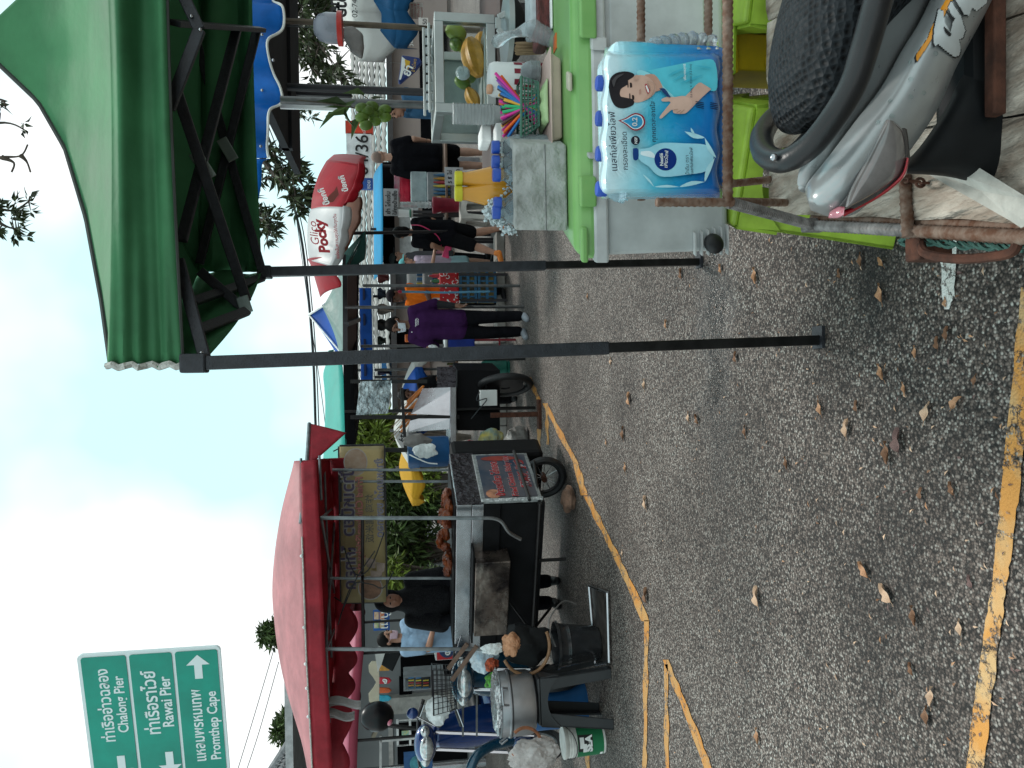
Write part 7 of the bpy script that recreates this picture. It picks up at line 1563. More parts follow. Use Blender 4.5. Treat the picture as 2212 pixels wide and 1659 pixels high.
# blue barrel with bags on the cart
t = T('blue_drum', 'dark blue plastic drum with lid standing on the cart counter', 'drum', W(972, 977, 7.35) + Vector((0, .15, 0))); s = 7.4 / FP; c = W(971, 977, 7.4) + Vector((0, .15, 0)); m_drum = mat('drum_blue', (.004, .07, .20), .4, var=(5, .2), bump=(40, .2, .003))
mb = MB(); mb.lathe([(32 * s, 0), (34 * s, 10 * s), (33.5 * s, 40 * s), (34 * s, 44 * s), (33.5 * s, 64 * s)], c, 28); mb.build('body', m_drum, t, True); mb = MB(); mb.lathe([(35.5 * s, 63 * s), (36 * s, 84 * s), (34 * s, 88 * s), (10 * s, 90 * s)], c, 28); mb.build('lid', m_drum, t, True)
m_wb = mat('white_film', (.7, .74, .74), .35, bump=(25, 1, .02))
def crumple(nm, lab, cat, c, r, m, seed, group=None, parent=None, det=1):
    rr = random.Random(seed); mb = MB(); mb.ell((0, 0, 0), r, None, 22 * det, 16 * det)
    from mathutils import noise
    for v in mb.v:
        n = noise.noise(Vector((v.x / r[0], v.y / r[1], v.z / r[2])) * 1.8 + Vector((seed, 0, 0))); n2 = noise.noise(Vector((v.x / r[0], v.y / r[1], v.z / r[2])) * 5 + Vector((0, seed, 0))); v *= 1 + .35 * n + .16 * abs(n2) + (.05 * abs(noise.noise(Vector((v.x / r[0], v.y / r[1], v.z / r[2] * .5)) * 8)) if det > 1 else 0)
    mb.v = [v + Vector(c) for v in mb.v]; o = mb.build(nm, m, parent, True, angle=25)
    if parent is None: tag(o, lab, cat, group)
    return o
crumple('plastic_bag', 'crumpled white bag hanging from the dark blue drum lid', 'bag', W(918, 975, 7.15), (.07, .03, .10), m_wb, 3); crumple('plastic_bag', 'grey clear bag draped over the right edge of the drum', 'bag', W(900, 952, 7.2), (.06, .03, .12), m_gbag, 5)
mb = MB(); mb.tube(smoothpath([W(884, 982, 7.15), W(905, 992, 7.12), W(925, 1000, 7.12), W(945, 1002, 7.12)], 5), .006, 5); tag(mb.build('white_string', m_wl, None, True), 'white string tied over the blue drum', 'string')
# gas cylinder, sacks
t = T('gas_cylinder', 'green gas cylinder standing behind the front tent leg', 'gas cylinder', G(1100, 793)); c = G(1100, 793); m_gas = mat('gas_green', (.02, .16, .12), .45, var=(8, .25)); s = c.y / FP
mb = MB(); mb.lathe([(14 * s, 0), (15 * s, 4 * s)], c, 20); mb.build('foot_ring', m_gas, t, True); mb = MB(); mb.lathe([(10 * s, 2 * s), (16 * s, 8 * s), (17 * s, 20 * s), (17 * s, 48 * s), (13 * s, 60 * s), (4 * s, 64 * s)], c, 24); mb.build('tank', m_gas, t, True); mb = MB(); mb.lathe([(9 * s, 62 * s), (10 * s, 76 * s), (9 * s, 76 * s)], c, 16); mb.build('collar', m_gas, t, True)
m_sack = mat('printed_sack', (.05, .3, .5), .5, var=(5, .9), col2=(.6, .5, .1), bump=(12, .8, .03))
crumple('sack', 'blue and yellow printed sack under the middle cart', 'sack', W(1060, 950, 7.9), (.10, .10, .12), m_sack, 7); c = G(1140, 943); crumple('sack', 'grimy grey white sack on the ground under the middle cart', 'sack', (c.x, c.y, .12), (.11, .1, .13), mat('grey_sack', (.42, .41, .39), .7, var=(6, .35), bump=(14, .8, .03)), 9)
crumple('red_bag', 'small red bag hanging under the middle cart counter', 'bag', W(1015, 962, 7.9), (.05, .04, .05), m_redb, 11)
# teal canopy of the middle cart
t = T('cart_canopy', 'teal vinyl canopy over the middle cart', 'canopy', (W(740, 860, 8.2).x, 8.4, 0))
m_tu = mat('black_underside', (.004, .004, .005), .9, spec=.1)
mb = MB(); e = [W(a, b, Y) for a, b, Y in ((712, 760, 8.9), (738, 780, 8.6), (744, 900, 8.0), (746, 975, 7.6), (720, 1080, 7.4))]; r_ = [W(a, b, Y) for a, b, Y in ((722, 755, 9.6), (700, 800, 9.4), (701, 840, 9.2), (703, 880, 9.0), (700, 970, 8.8))]
ee, r2_ = smoothpath(e, 6), smoothpath(r_, 6); N = len(ee); mb.grid(lambda u, v: (lambda i: ee[i].lerp(r2_[i], v) + Vector((0, 0, .04 * math.sin(math.pi * v))))(int(round(u * (N - 1)))), N - 1, 6); mb.build('canopy', m_teal, t, True, solid=.004)
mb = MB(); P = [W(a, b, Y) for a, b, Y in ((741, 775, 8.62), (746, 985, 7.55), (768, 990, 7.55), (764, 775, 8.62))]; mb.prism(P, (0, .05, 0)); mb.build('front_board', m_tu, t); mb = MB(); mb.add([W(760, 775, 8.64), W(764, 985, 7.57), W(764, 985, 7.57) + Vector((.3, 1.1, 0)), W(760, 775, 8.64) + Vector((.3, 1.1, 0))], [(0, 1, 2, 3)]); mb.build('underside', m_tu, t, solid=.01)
for p in ((742, 780, 8.6), (744, 890, 8.0)): mb = MB(); q = W(*p); mb.tube([q, Vector((q.x, q.y, 0))], .018, 6); mb.build('pole', m_leg2, t, True)
# umbrellas behind the middle cart
m_uy = cloth('amber_vinyl', (.62, .33, .02), .25, (2, .1)); m_ug = cloth('grey_vinyl', (.18, .18, .18), .2)
tU, _, _ = parasol('market_umbrella', 'low white and grey umbrella behind the blue drum', 850, 930, 10.6, .50, .22, [m_wv, m_ug, m_wv, m_wv], .1)
itext("été", (876, 955), (876, 928), 10.08, m_ink, tU, bold=.03)
parasol('market_umbrella', 'amber yellow umbrella with white ribs behind the roasted chicken', 862, 1010, 11.0, .55, .18, [m_uy], .12); parasol('market_umbrella', 'royal blue and white umbrella behind the sausages', 866, 855, 10.8, .55, .2, [m_royal, m_wv], .12)
# ================================================================== LEFT CART: red canopy, fried chicken
O = Vector((W(1180, 1085, 5.9).x, 5.9, 0)); dl = Vector((-.93, .37, 0)).normalized(); db = Vector((.37, .93, 0)).normalized()
def LC(a, b, z): return O + dl * a + db * b + UP * z
t = T('chicken_cart', 'blackened street food cart with stainless counter selling fried chicken', 'food cart', LC(.7, .4, 0))
m_soot = mat('soot_panel', (.005, .005, .006), .6, 0, .2, var=(8, .5)); m_burn = mat('heat_stained_steel', (.030, .024, .024), .26, .8, var=(5, .6), col2=(.26, .21, .18), bump=(9, .5, .02))
def cbox(nm, a0, a1, b0, b1, z0, z1, m, par=None, bev=.004, **k):
    mb = MB(); mb.hexa([LC(a0, b0, z0), LC(a1, b0, z0), LC(a1, b1, z0), LC(a0, b1, z0), LC(a0, b0, z1), LC(a1, b0, z1), LC(a1, b1, z1), LC(a0, b1, z1)]); return mb.build(nm, m, par or t, bevel=bev, **k)
ztp = W(986, 1085, 5.9).z; zb1 = W(1020, 1085, 5.9).z; zb2 = W(1046, 1085, 5.9).z
cbox('counter_rim', -.01, 1.45, -.01, .86, zb1 + .002, ztp, steel); cbox('counter_band', -.005, 1.45, -.005, .85, zb2 + .002, zb1, steel); cbox('apron_panel', 0, 1.45, 0, .84, zb2 - .13, zb2, m_soot); cbox('side_reflection', -.016, -.011, -.005, .855, zb2 + .004, ztp - .006, m_dgl)  # last strip is added: a dark reflection on the steel rim, set as colour
cbox('lower_body', .02, 1.42, .03, .82, .30, zb2 - .132, m_soot)
cbox('tray', .05, 1.4, .05, .8, ztp + .001, ztp + .012, m_soot)
cbox('stove_box', .42, 1.12, -.16, .03, W(1113, 1300, 5.7).z, W(1034, 1300, 5.7).z, m_burn, bev=.008); cbox('stove_flap', .34, 1.2, -.14, .0, W(1034, 1300, 5.7).z + .003, W(1034, 1300, 5.7).z + .018, m_soot)
# side sign
sb0, sb1 = .03, .80; zs1, zs0 = W(1040, 1086, 5.9).z, W(1172, 1086, 5.9).z
mb = MB(); P = [LC(-.03, sb0 - .02, zs0), LC(-.03, sb1, zs0), LC(-.03, sb1, zs1), LC(-.03, sb0 - .02, zs1)]; mb.prism(P, dl * .03); sg = mb.build('side_sign', mat('galvanised', (.35, .37, .37), .45, .6, var=(30, .4)), t, bevel=.003)
m_sp = mat('sign_print', (.012, .035, .07), .35, var=(3, .6), col2=(.10, .09, .10)); mb = MB(); mb.prism([LC(-.034, sb0 + .015, zs0 + .03), LC(-.034, sb1 - .03, zs0 + .03), LC(-.034, sb1 - .03, zs1 - .03), LC(-.034, sb0 + .015, zs1 - .03)], dl * .003); mb.build('print', m_sp, sg)
m_sr = mat('sign_red_letters', (.34, .012, .015), .5); m_so = mat('sign_outline', (.4, .34, .36), .5)
def ct(s_, b0, b1, f, bold=.02): z = lerp(zs0, zs1, f); text(s_, LC(-.0375, b0, z), LC(-.0375, b1, z), UP, m_so, sg, bold=bold + .045); text(s_, LC(-.039, b0, z), LC(-.039, b1, z), UP, m_sr, sg, bold=bold)
ct("ข้าวเหนียว ไก่ทอด", .06, .64, .60, .04); ct("Fried Chicken Sticky rice", .05, .74, .38, .03); ct("糯米饭 炸鸡", .18, .66, .13, .03)
for (b_, z_, rb_, rz_, m) in ((.70, .55, .045, .30, mat('bottle_print', (.25, .03, .02), .4)), (.10, .78, .07, .12, mat('food_print', (.42, .18, .10), .5, var=(9, .6)))):
    mb = MB(); mb.poly([LC(-.0368, b_ + rb_ * math.cos(k), lerp(zs0, zs1, z_) + rz_ * .5 * math.sin(k)) for k in [j * math.pi / 8 for j in range(16)]]); mb.build('print_picture', m, sg)
mb = MB(); mb.bar(LC(-.04, sb0 - .03, zs0), LC(-.04, sb0 - .03, zs1), .022); mb.build('edge_strip', mat('galvanised_light', (.5, .52, .52), .5, .4, var=(60, .6)), sg)
# black lower box at the far side, frame, wheels
cbox('fuel_box', -.01, .6, .86, 1.15, .16, ztp - .02, m_soot, None, .04)
for (A, B, r) in ((LC(-.03, -.06, .36), LC(1.5, -.06, .36), .016), (LC(-.05, -.04, .44), LC(-.05, .8, .44), .014), (LC(0, -.05, .36), LC(-.05, .6, .30), .014), (LC(.5, -.05, .36), LC(.5, -.05, .12), .014), (LC(1.2, -.04, .36), LC(1.25, .3, .14), .012), (LC(.8, -.04, .62), LC(1.15, -.04, .4), .008)):
    mb = MB(); mb.tube([A, B], r, 8); mb.build('frame_tube', m_leg2, t, True)
mb = MB(); mb.tube(smoothpath([W(1040, 1119, 5.85), W(1066, 1120, 5.84), W(1084, 1128, 5.83), W(1100, 1150, 5.82), W(1125, 1165, 5.84)], 5), .0145, 8); mb.build('bent_tube', m_gpost, t, True)
def cyclewheel(c, R_, r_, axis, par, nsp=20, rimm=None):
    mb = MB(); x, y, z = frame(axis); 
    for i in range(40):
        for k in range(8):
            a, b = 2 * math.pi * i / 40, 2 * math.pi * k / 8; d = x * math.cos(a) + y * math.sin(a); mb.v.append(c + d * (R_ + r_ * math.cos(b)) + z * r_ * math.sin(b))
    for i in range(40):
        for k in range(8): mb.f.append([i * 8 + k, i * 8 + (k + 1) % 8, ((i + 1) % 40) * 8 + (k + 1) % 8, ((i + 1) % 40) * 8 + k]); mb.m.append(0)
    w = mb.build('wheel', m_rub, par, True); mb = MB(); mb.tube([c + (x * math.cos(a) + y * math.sin(a)) * (R_ - r_) for a in [2 * math.pi * i / 32 for i in range(33)]], .012, 6, False); mb.build('rim', rimm or m_gpost, w, True)
    for k in range(nsp): a = 2 * math.pi * k / nsp; mb = MB(); mb.tube([c, c + (x * math.cos(a) + y * math.sin(a)) * (R_ - r_)], .0025, 4); mb.build('spoke', steel, w)
    mb = MB(); mb.tube([c - z * .05, c + z * .05], .025, 10); mb.build('hub', m_rust2, w, True)
cyclewheel(LC(.12, .62, .20), .17, .03, db, t, 12, m_dpost)
c = G(1243, 1078)
o = crumple('stone', 'brown stone wedged under the cart wheel', 'stone', (c.x, c.y, .06), (.10, .07, .055), mat('brown_stone', (.22, .13, .09), .85, var=(14, .5), bump=(30, .6, .01)), 13)
# canopy posts
m_galv = mat('galvanised_pipe', (.22, .24, .25), .38, .75, var=(12, .3))
zc_f = W(692, 1120, 5.9).z; zc_b = W(720, 1015, 6.9).z
for (p0, p1, py, Y) in ((692, 1045, 1119, 5.85), (718, 990, 1015, 6.75), (700, 1052, 1402, 5.75), (712, 985, 1249, 6.5), (735, 985, 1040, 6.9)):
    mb = MB(); mb.tube([W(p0, py, Y), W(p1, py, Y)], .0145 if Y < 6 else .012, 8); mb.build('canopy_post', m_galv, t, True)
# red canopy
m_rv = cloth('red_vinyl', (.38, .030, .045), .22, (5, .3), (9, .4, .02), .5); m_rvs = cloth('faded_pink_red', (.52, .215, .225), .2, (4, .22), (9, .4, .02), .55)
tR = T('red_canopy', 'faded red domed vinyl canopy over the chicken cart', 'canopy', (W(650, 1300, 6).x, 6, 0))
fe = smoothpath([W(a, b, Y) for a, b, Y in ((650, 995, 6.1), (653, 1120, 5.75), (659, 1280, 5.65), (664, 1420, 5.6), (670, 1530, 5.55), (678, 1690, 5.5))], 7)
ri = smoothpath([W(a, b, Y) for a, b, Y in ((650, 995, 6.2), (606, 1120, 6.5), (589, 1250, 6.6), (593, 1345, 6.55), (607, 1440, 6.45), (630, 1530, 6.3), (668, 1640, 6.0), (690, 1690, 5.9))], 5)
be = smoothpath([W(a, b, Y) for a, b, Y in ((712, 990, 7.0), (722, 1120, 7.3), (724, 1280, 7.2), (722, 1420, 7.0), (712, 1530, 6.8), (700, 1690, 6.6))], 7)
def pick(L_, u): f = u * (len(L_) - 1); i = min(len(L_) - 2, int(f)); return L_[i].lerp(L_[i + 1], f - i)
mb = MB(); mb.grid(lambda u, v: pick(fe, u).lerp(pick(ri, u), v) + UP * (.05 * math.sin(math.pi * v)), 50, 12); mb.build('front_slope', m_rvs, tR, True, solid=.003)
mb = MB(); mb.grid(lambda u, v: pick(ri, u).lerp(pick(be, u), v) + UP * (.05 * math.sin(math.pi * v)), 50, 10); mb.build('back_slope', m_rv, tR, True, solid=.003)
def valz(u): return .115 + .02 * u
mb = MB(); mb.grid(lambda u, v: pick(fe, u) + Vector((0, .004 * math.sin(u * 60) - .004, -valz(u) * v)), 60, 4); mb.build('front_valance', m_rv, tR, True, solid=.003)
def scal(u, n=9): return .13 + .075 * abs(math.sin(u * math.pi * n))
mb = MB(); mb.grid(lambda u, v: pick(be, u) + Vector((0, .01 * math.sin(u * 40), -scal(u) * v)), 110, 4); mb.build('back_valance', m_rv, tR, True, solid=.003)
mb = MB(); mb.tube([pick(fe, u / 40) + Vector((0, -.012, .006)) for u in range(10, 41)], .006, 6); mb.build('white_cord', m_fray, tR, True)
for u in (.3, .5, .62, .72, .82): mb = MB(); mb.ell(pick(fe, u) + Vector((0, -.02, .012)), .012); mb.build('stud', m_wf, tR, True)
for (a, b) in (((650, 990, 6.1), (690, 1690, 5.6)), ((690, 985, 6.2), (694, 1080, 6.0)), ((700, 990, 7.0), (716, 1420, 6.9)), ((694, 1119, 5.85), (716, 1100, 7.1)), ((705, 1402, 5.75), (722, 1360, 6.9)), ((694, 1119, 5.86), (722, 1280, 7.1)), ((722, 1130, 7.2), (704, 1402, 5.8)), ((705, 1402, 5.75), (712, 1560, 6.7))):
    mb = MB(); mb.tube([W(*a), W(*b)], .011, 6); mb.build('frame_tube', m_galv, tR, True)
mb = MB(); mb.tube([W(*p) for p in ((668, 915, 6.5), (662, 1010, 6.1), (650, 1130, 5.75))], .016, 8); mb.build('front_rail', m_galv, tR, True)
tri('corner_flap', ((670, 915, 6.5), (664, 1010, 6.1), (748, 935, 6.45)), m_rv, 10, .02, tR); 
for k, (a, b) in enumerate(((700, 1523), (704, 1548))):
    mb = MB(); p = W(a, b, 5.9); mb.grid(lambda u, v: p + Vector(((u - .5) * .07 + .02 * math.sin(v * 5 + k), .02 * math.sin(u * 7 + v * 3), -v * (.27 - .06 * k))), 6, 10); mb.build('rag_strip', mat('grey_rag', (.42, .41, .41), .85, bump=(20, .8, .02)), tR, True, solid=.003)
# yellow hanging banner, read from its back
YBn = 7.0
tB = T('hanging_banner', 'yellow vinyl banner seen from behind with mirrored purple and pink lettering', 'banner', (W(780, 1130, YBn).x, YBn, W(731, 1130, YBn).z))
m_by = cloth('banner_yellow', (.60, .50, .29), .5, (2, .12), None, .6)
Pb = [W(733, 965, YBn + .1), W(738, 1302, YBn - .1), W(834, 1300, YBn - .1), W(829, 963, YBn + .1)]
mb = MB(); mb.grid(lambda u, v: Pb[0].lerp(Pb[1], u).lerp(Pb[3].lerp(Pb[2], u), v) + Vector((0, .02 * math.sin(u * 6), 0)), 24, 8); mb.build('sheet', m_by, tB, True, solid=.003)
for i in range(4): mb = MB(); mb.bar(Pb[i] + Vector((0, .03, 0)), Pb[(i + 1) % 4] + Vector((0, .03, 0)), .03); mb.build('frame', m_dpost, tB)
m_bp, m_bo, m_bk2, m_bb, m_bl = mat('banner_purple', (.075, .055, .11), .6), mat('banner_outline', (.45, .42, .40), .6), mat('banner_pink', (.48, .19, .16), .6), mat('banner_blue', (.20, .19, .26), .6), mat('banner_line', (.16, .07, .06), .6)
def bt(s_, pa, ya, yb, m, ol, bold=.02, om=None):
    Y = YBn - .14
    if ol: text(s_, W(pa, ya, Y), W(pa - 1, yb, Y), UP, om or m_bo, tB, mirror=True, bold=bold + ol)
    text(s_, W(pa, ya, Y - .006), W(pa - 1, yb, Y - .006), UP, m, tB, mirror=True, bold=bold)
bt("ไก่ทอด", 768, 1272, 1178, m_bp, .05); bt("ข้าวเหนียว", 765, 1158, 1010, m_bp, .05)
bt("Fried Chicken/Sticky rice", 784, 1250, 1030, m_bk2, .03, .02, m_bl); bt("炸鸡 糯米饭", 806, 1172, 1068, mat('banner_grey', (.12, .11, .10), .6), 0, .01)
bt("ข้าวหมกไก่ ของทอด", 828, 1160, 990, m_bb, .03)
for (cx_, cy_, r1, r2, m) in ((768, 998, 26, 30, m_bo), (768, 998, 24, 28, mat('banner_food', (.33, .20, .13), .6, var=(6, .6), col2=(.46, .38, .30))), (800, 1270, 27, 26, m_bo), (800, 1270, 25, 24, mat('banner_meat', (.30, .16, .10), .6, var=(7, .6)))):
    mb = MB(); dy = .0 if m is m_bo else -.002; mb.poly([W(cx_ + r1 * math.cos(k), cy_ + r2 * math.sin(k), YBn - .128 + dy) for k in [j * math.pi / 10 for j in range(20)]]); mb.build('print_picture', m, tB)
for (p0, y0, p1, y1) in ((790, 1205, 812, 1228), (812, 1214, 832, 1236), (800, 1232, 826, 1256)):
    ipoly([(p0, y0), (p1, y0 + 3), (p1 - 2, y1), (p0 + 2, y1 - 3)], YBn - .135, 'print_picture', mat('banner_food2', (.40, .30, .25), .6, var=(9, .5)), tB)
for a, b in (((720, 975), (733, 968)), ((722, 1290), (738, 1300))): mb = MB(); mb.tube([W(*a, YBn), W(*b, YBn)], .006, 5); mb.build('tie', m_dpost, tB)
# wires and a cross rail in front of the banner
mb = MB(); mb.tube([W(785, 1400, 5.8), W(783, 1249, 6.4), W(783, 1120, 5.9)], .013, 8); tag(mb.build('cross_rail', m_leg2, None, True), 'dark cross rail between the canopy posts in front of the banner', 'rail')
for k, pts in enumerate(([(742, 1180), (768, 1240), (800, 1225), (830, 1150)], [(735, 1330), (770, 1250), (810, 1190)], [(730, 1350), (760, 1265), (800, 1262), (828, 1270), (850, 1235)])):
    mb = MB(); mb.tube(smoothpath([W(a, b, 6.2) for a, b in pts], 5), .005, 5); tag(mb.build('hanging_wire', m_wire, None, True), ('longest loose black wire across the banner', 'straight black wire slanting over the banner', 'lower curling black wire over the banner')[k], 'wire', 'wires over the banner')
# roasted chicken heaps
m_ch = mat('fried_chicken', (.085, .014, .004), .4, var=(16, .6), col2=(.22, .05, .01), bump=(40, .9, .012)); rr = random.Random(12)
for i in range(26):
    a, b = lerp(.10, .85, rr.random()), lerp(.12, .45, rr.random()); z = ztp + .035 + .08 * rr.random() * math.sin(math.pi * (a - .05) / .85)
    crumple('fried_chicken', 'reddish brown fried chicken piece heaped on the stainless counter', 'fried chicken', LC(a, b, z), (rr.uniform(.035, .06), rr.uniform(.03, .045), rr.uniform(.025, .04)), m_ch, 20 + i, 'fried chicken on the counter')
mb = MB(); mb.hexa([LC(.2, .5, ztp + .1), LC(.5, .5, ztp + .1), LC(.5, .56, ztp + .1), LC(.2, .56, ztp + .1), LC(.2, .5, ztp + .2), LC(.5, .5, ztp + .2), LC(.5, .56, ztp + .2), LC(.2, .56, ztp + .2)]); 
# hijab woman
Bh = Vector((W(900, 1295, 7.0).x, 7.0, 0)); m_hij = fab('black_hijab', (.006, .006, .008)); m_hijs = mat('black_lace', (.004, .004, .005), .75, spec=.1, var=(90, .9), col2=(.016, .016, .018))
m_apr = bpy.data.materials.new('striped_apron'); m_apr.use_nodes = True
n_ = m_apr.node_tree; b_ = n_.nodes['Principled BSDF']; co = n_.nodes.new('ShaderNodeTexCoord'); wv = n_.nodes.new('ShaderNodeTexWave'); wv.inputs['Scale'].default_value = 9; wv.inputs['Distortion'].default_value = 2; wv.inputs['Detail'].default_value = 1; rp_ = n_.nodes.new('ShaderNodeValToRGB'); rp_.color_ramp.elements[0].position = .42; rp_.color_ramp.elements[0].color = (.16, .11, .10, 1); rp_.color_ramp.elements[1].position = .55; rp_.color_ramp.elements[1].color = (.5, .47, .46, 1)
n_.links.new(co.outputs['Object'], wv.inputs['Vector']); n_.links.new(wv.outputs['Fac'], rp_.inputs['Fac']); n_.links.new(rp_.outputs['Color'], b_.inputs['Base Color']); b_.inputs['Roughness'].default_value = .9
def ex_h(t, P, h, s, Rz, Rh):
    mb = MB(); mb.ell(h((0, .03, .015)), (.108 * s, .115 * s, .135 * s), Rh, 20, 14); o = []
    mb.cap(h((0, .03, -.10)), P['che'] + UP * .04 * s, .10 * s, .17 * s); mb.cap(P['che'] + UP * .03, P['wai'], .16 * s, .175 * s)
    for a in 'lr': mb.cap(P['s' + a], P['e' + a], .085 * s, .08 * s)
    q = remesh(mb, 'headscarf', m_hijs, t, .012, 3)
    mb = MB(); mb.grid(lambda u, v: P['wai'].lerp(P['pel'], .2 + 1.2 * v) + Rz @ Vector((lerp(-.17, .17, u) * s, (-.175 - .02 * math.cos(u * 8)) * s, 0)), 20, 10); mb.build('apron', m_apr, t, True, solid=.004)
    f = MB(); f.ell(h((0, -.068, -.012)), (.062 * s, .055 * s, .085 * s), Rh, 16, 12); f.cap(h((0, -.118, .0)), h((0, -.132, -.03)), .009 * s, .014 * s); f.ell(h((0, -.112, -.055)), (.022 * s, .01 * s, .008 * s), Rh, 10, 6); remesh(f, 'face', sk_d2, t, .008, 2)
    for sx in (-1, 1): e = MB(); e.ell(h((sx * .026, -.119, .008)), (.012 * s, .005 * s, .006 * s), Rh, 10, 6); e.build('eye', mat('eye_dark', (.01, .008, .008)), t, True)
sk_d2 = skin('skin_face_brown', (.30, .14, .09))
person('woman in a black headscarf and striped apron behind the chicken cart', Bh, W(816, 1290, 7.0).z, .15, sk_d2, dict(el=(.22, -.10, 1.12), wl=(.16, -.30, 1.02), er=(-.22, -.10, 1.12), wr=(-.14, -.32, 1.02)), (m_hij, 1.1), (m_hij, 'long'), None, m_blk, 1.1, 'long', extra=ex_h, look=.15, nod=.08)
# woman in pale blue blouse
Bb = Vector((W(900, 1375, 9.3).x, 9.3, 0)); m_bl2 = fab('pale_blue_blouse', (.26, .37, .50))
def ex_bb(t, P, h, s, Rz, Rh): mask(t, h, s, Rh, mat('pink_mask', (.55, .38, .44), .8))
person('woman in a pale blue blouse and pink face mask turned sideways', Bb, W(817, 1375, 9.3).z, .85, sk_m, dict(el=(.21, -.10, 1.12), wl=(.12, -.30, 1.08), er=(-.21, -.08, 1.12), wr=(-.08, -.28, 1.06)), (m_bl2, 1.08), (fab('grey_pink_skirt', (.30, .24, .28)), 'long'), (hair_b, 'long'), m_blk, 1.1, 'short', extra=ex_bb, look=.3, nod=.1)
# ================================================================== POT, STOOL, BUCKETS (front left)
pf = G(1322, 1515); sy = pf.y
ztop_ = W(1158, 1515, sy + .1).z; wd = abs(W(1200, 1450, sy).x - W(1200, 1580, sy).x)
m_gst = mat('grey_black_plastic', (.020, .021, .023), .4, var=(5, .3))
stool('plastic_stool', 'dark grey plastic stool carrying the big aluminium pot', pf.x, sy + wd * .45, wd, ztop_ - .002, m_gst, .12, brace=False)
m_pot = mat('dull_aluminium', (.42, .43, .45), .36, .9, var=(3, .25), bump=(30, .12, .003))
pc = Vector((W(1120, 1517, sy + .2).x, sy + .2, ztop_)); s = (sy + .2) / FP; r = 68 * s; hh = 78 * s
t = T('cooking_pot', 'big dull aluminium pot with two handles on the dark stool', 'pot', pc)
mb = MB(); mb.lathe([(r * .80, .002), (r * .93, hh * .06), (r * .99, hh * .2), (r, hh * .68), (r * 1.03, hh * .70), (r * 1.03, hh * .76), (r * 1.0, hh * .78), (r * .99, hh * .98), (r * 1.02, hh)], pc, 40); mb.build('body', m_pot, t, True)
mb = MB(); mb.lathe([(r * 1.04, hh * .69), (r * 1.045, hh * .73), (r * 1.0, hh * .735)], pc, 40); mb.build('band', mat('dark_band', (.08, .08, .085), .4, .6), t, True)
crumple('foil', '', '', pc + UP * (hh + .01), (r * .9, r * .9, .035), mat('foil', (.6, .6, .6), .25, .95, bump=(22, 1, .03)), 17, parent=t)
for (dx, dy) in ((.55, -.86), (-.95, -.3), (-.1, .95)):
    d = Vector((dx, dy, 0)).normalized(); q = pc + d * r * 1.03 + UP * hh * .86; e = Vector((-d.y, d.x, 0)); mb = MB(); P = [q + e * .055 - UP * .01, q + e * .055 + d * .025 + UP * .03, q - e * .055 + d * .025 + UP * .03, q - e * .055 - UP * .01]
    for i in range(3): mb.tube([P[i], P[i + 1]], .0075, 7)
    mb.build('handle', m_pot, t, True)
# black bucket on a tray
bc = G(1296, 1388); s = bc.y / FP; m_bb2 = mat('black_bucket_plastic', (.018, .019, .021), .22, var=(6, .4), bump=(12, .15, .006))
t = T('tray', 'flat scorched metal tray on the asphalt under the black bucket', 'tray', bc); a0, a1, a2, a3 = G(1322, 1430), G(1292, 1435), G(1278, 1265), G(1318, 1280)
m_tr = mat('scorched_tray', (.06, .05, .045), .35, .8, var=(12, .8), col2=(.2, .17, .15))
P = [a + UP * .008 for a in (a0, a1, a2, a3)]; mb = MB(); mb.add(P, [(0, 1, 2, 3)]); mb.build('base', m_tr, t, solid=.006); mb = MB()
for i in range(4): mb.tube([P[i] + UP * .012, P[(i + 1) % 4] + UP * .012], .011, 6)
mb.build('rim', steel, t, True)
bc = bc + UP * .012
t = T('bucket', 'shiny black plastic bucket standing on the scorched tray', 'bucket', bc); r0, r1, h_ = 36 * s, 48 * s, 98 * s
mb = MB(); mb.lathe([(r0 * .95, .002), (r0, .01), (lerp(r0, r1, .7), h_ * .7), (lerp(r0, r1, .7) + .004, h_ * .71), (lerp(r0, r1, .75), h_ * .75), (lerp(r0, r1, .76) + .004, h_ * .76), (lerp(r0, r1, .8), h_ * .8), (r1, h_ * .93), (r1 * 1.06, h_ * .94), (r1 * 1.06, h_), (r1 * .97, h_), (r0, .03), (0, .03)], bc, 32); mb.build('body', m_bb2, t, True)
mb = MB(); mb.tube([bc + Vector((r1 * 1.07 * math.cos(a), r1 * 1.07 * math.sin(a), h_ * .95 + .0)) for a in [math.pi * i / 12 for i in range(13)]], .005, 6); mb.build('handle', m_galv, t, True)
mb = MB(); mb.tube(smoothpath([bc + Vector((.0, -.02, h_)), W(1185, 1345, bc.y), W(1215, 1300, bc.y + .2), W(1245, 1305, bc.y + .3)], 5), .006, 6); tag(mb.build('cloth_strap', m_gbag, None, True), 'grey cloth strap hanging behind the black bucket', 'strap')
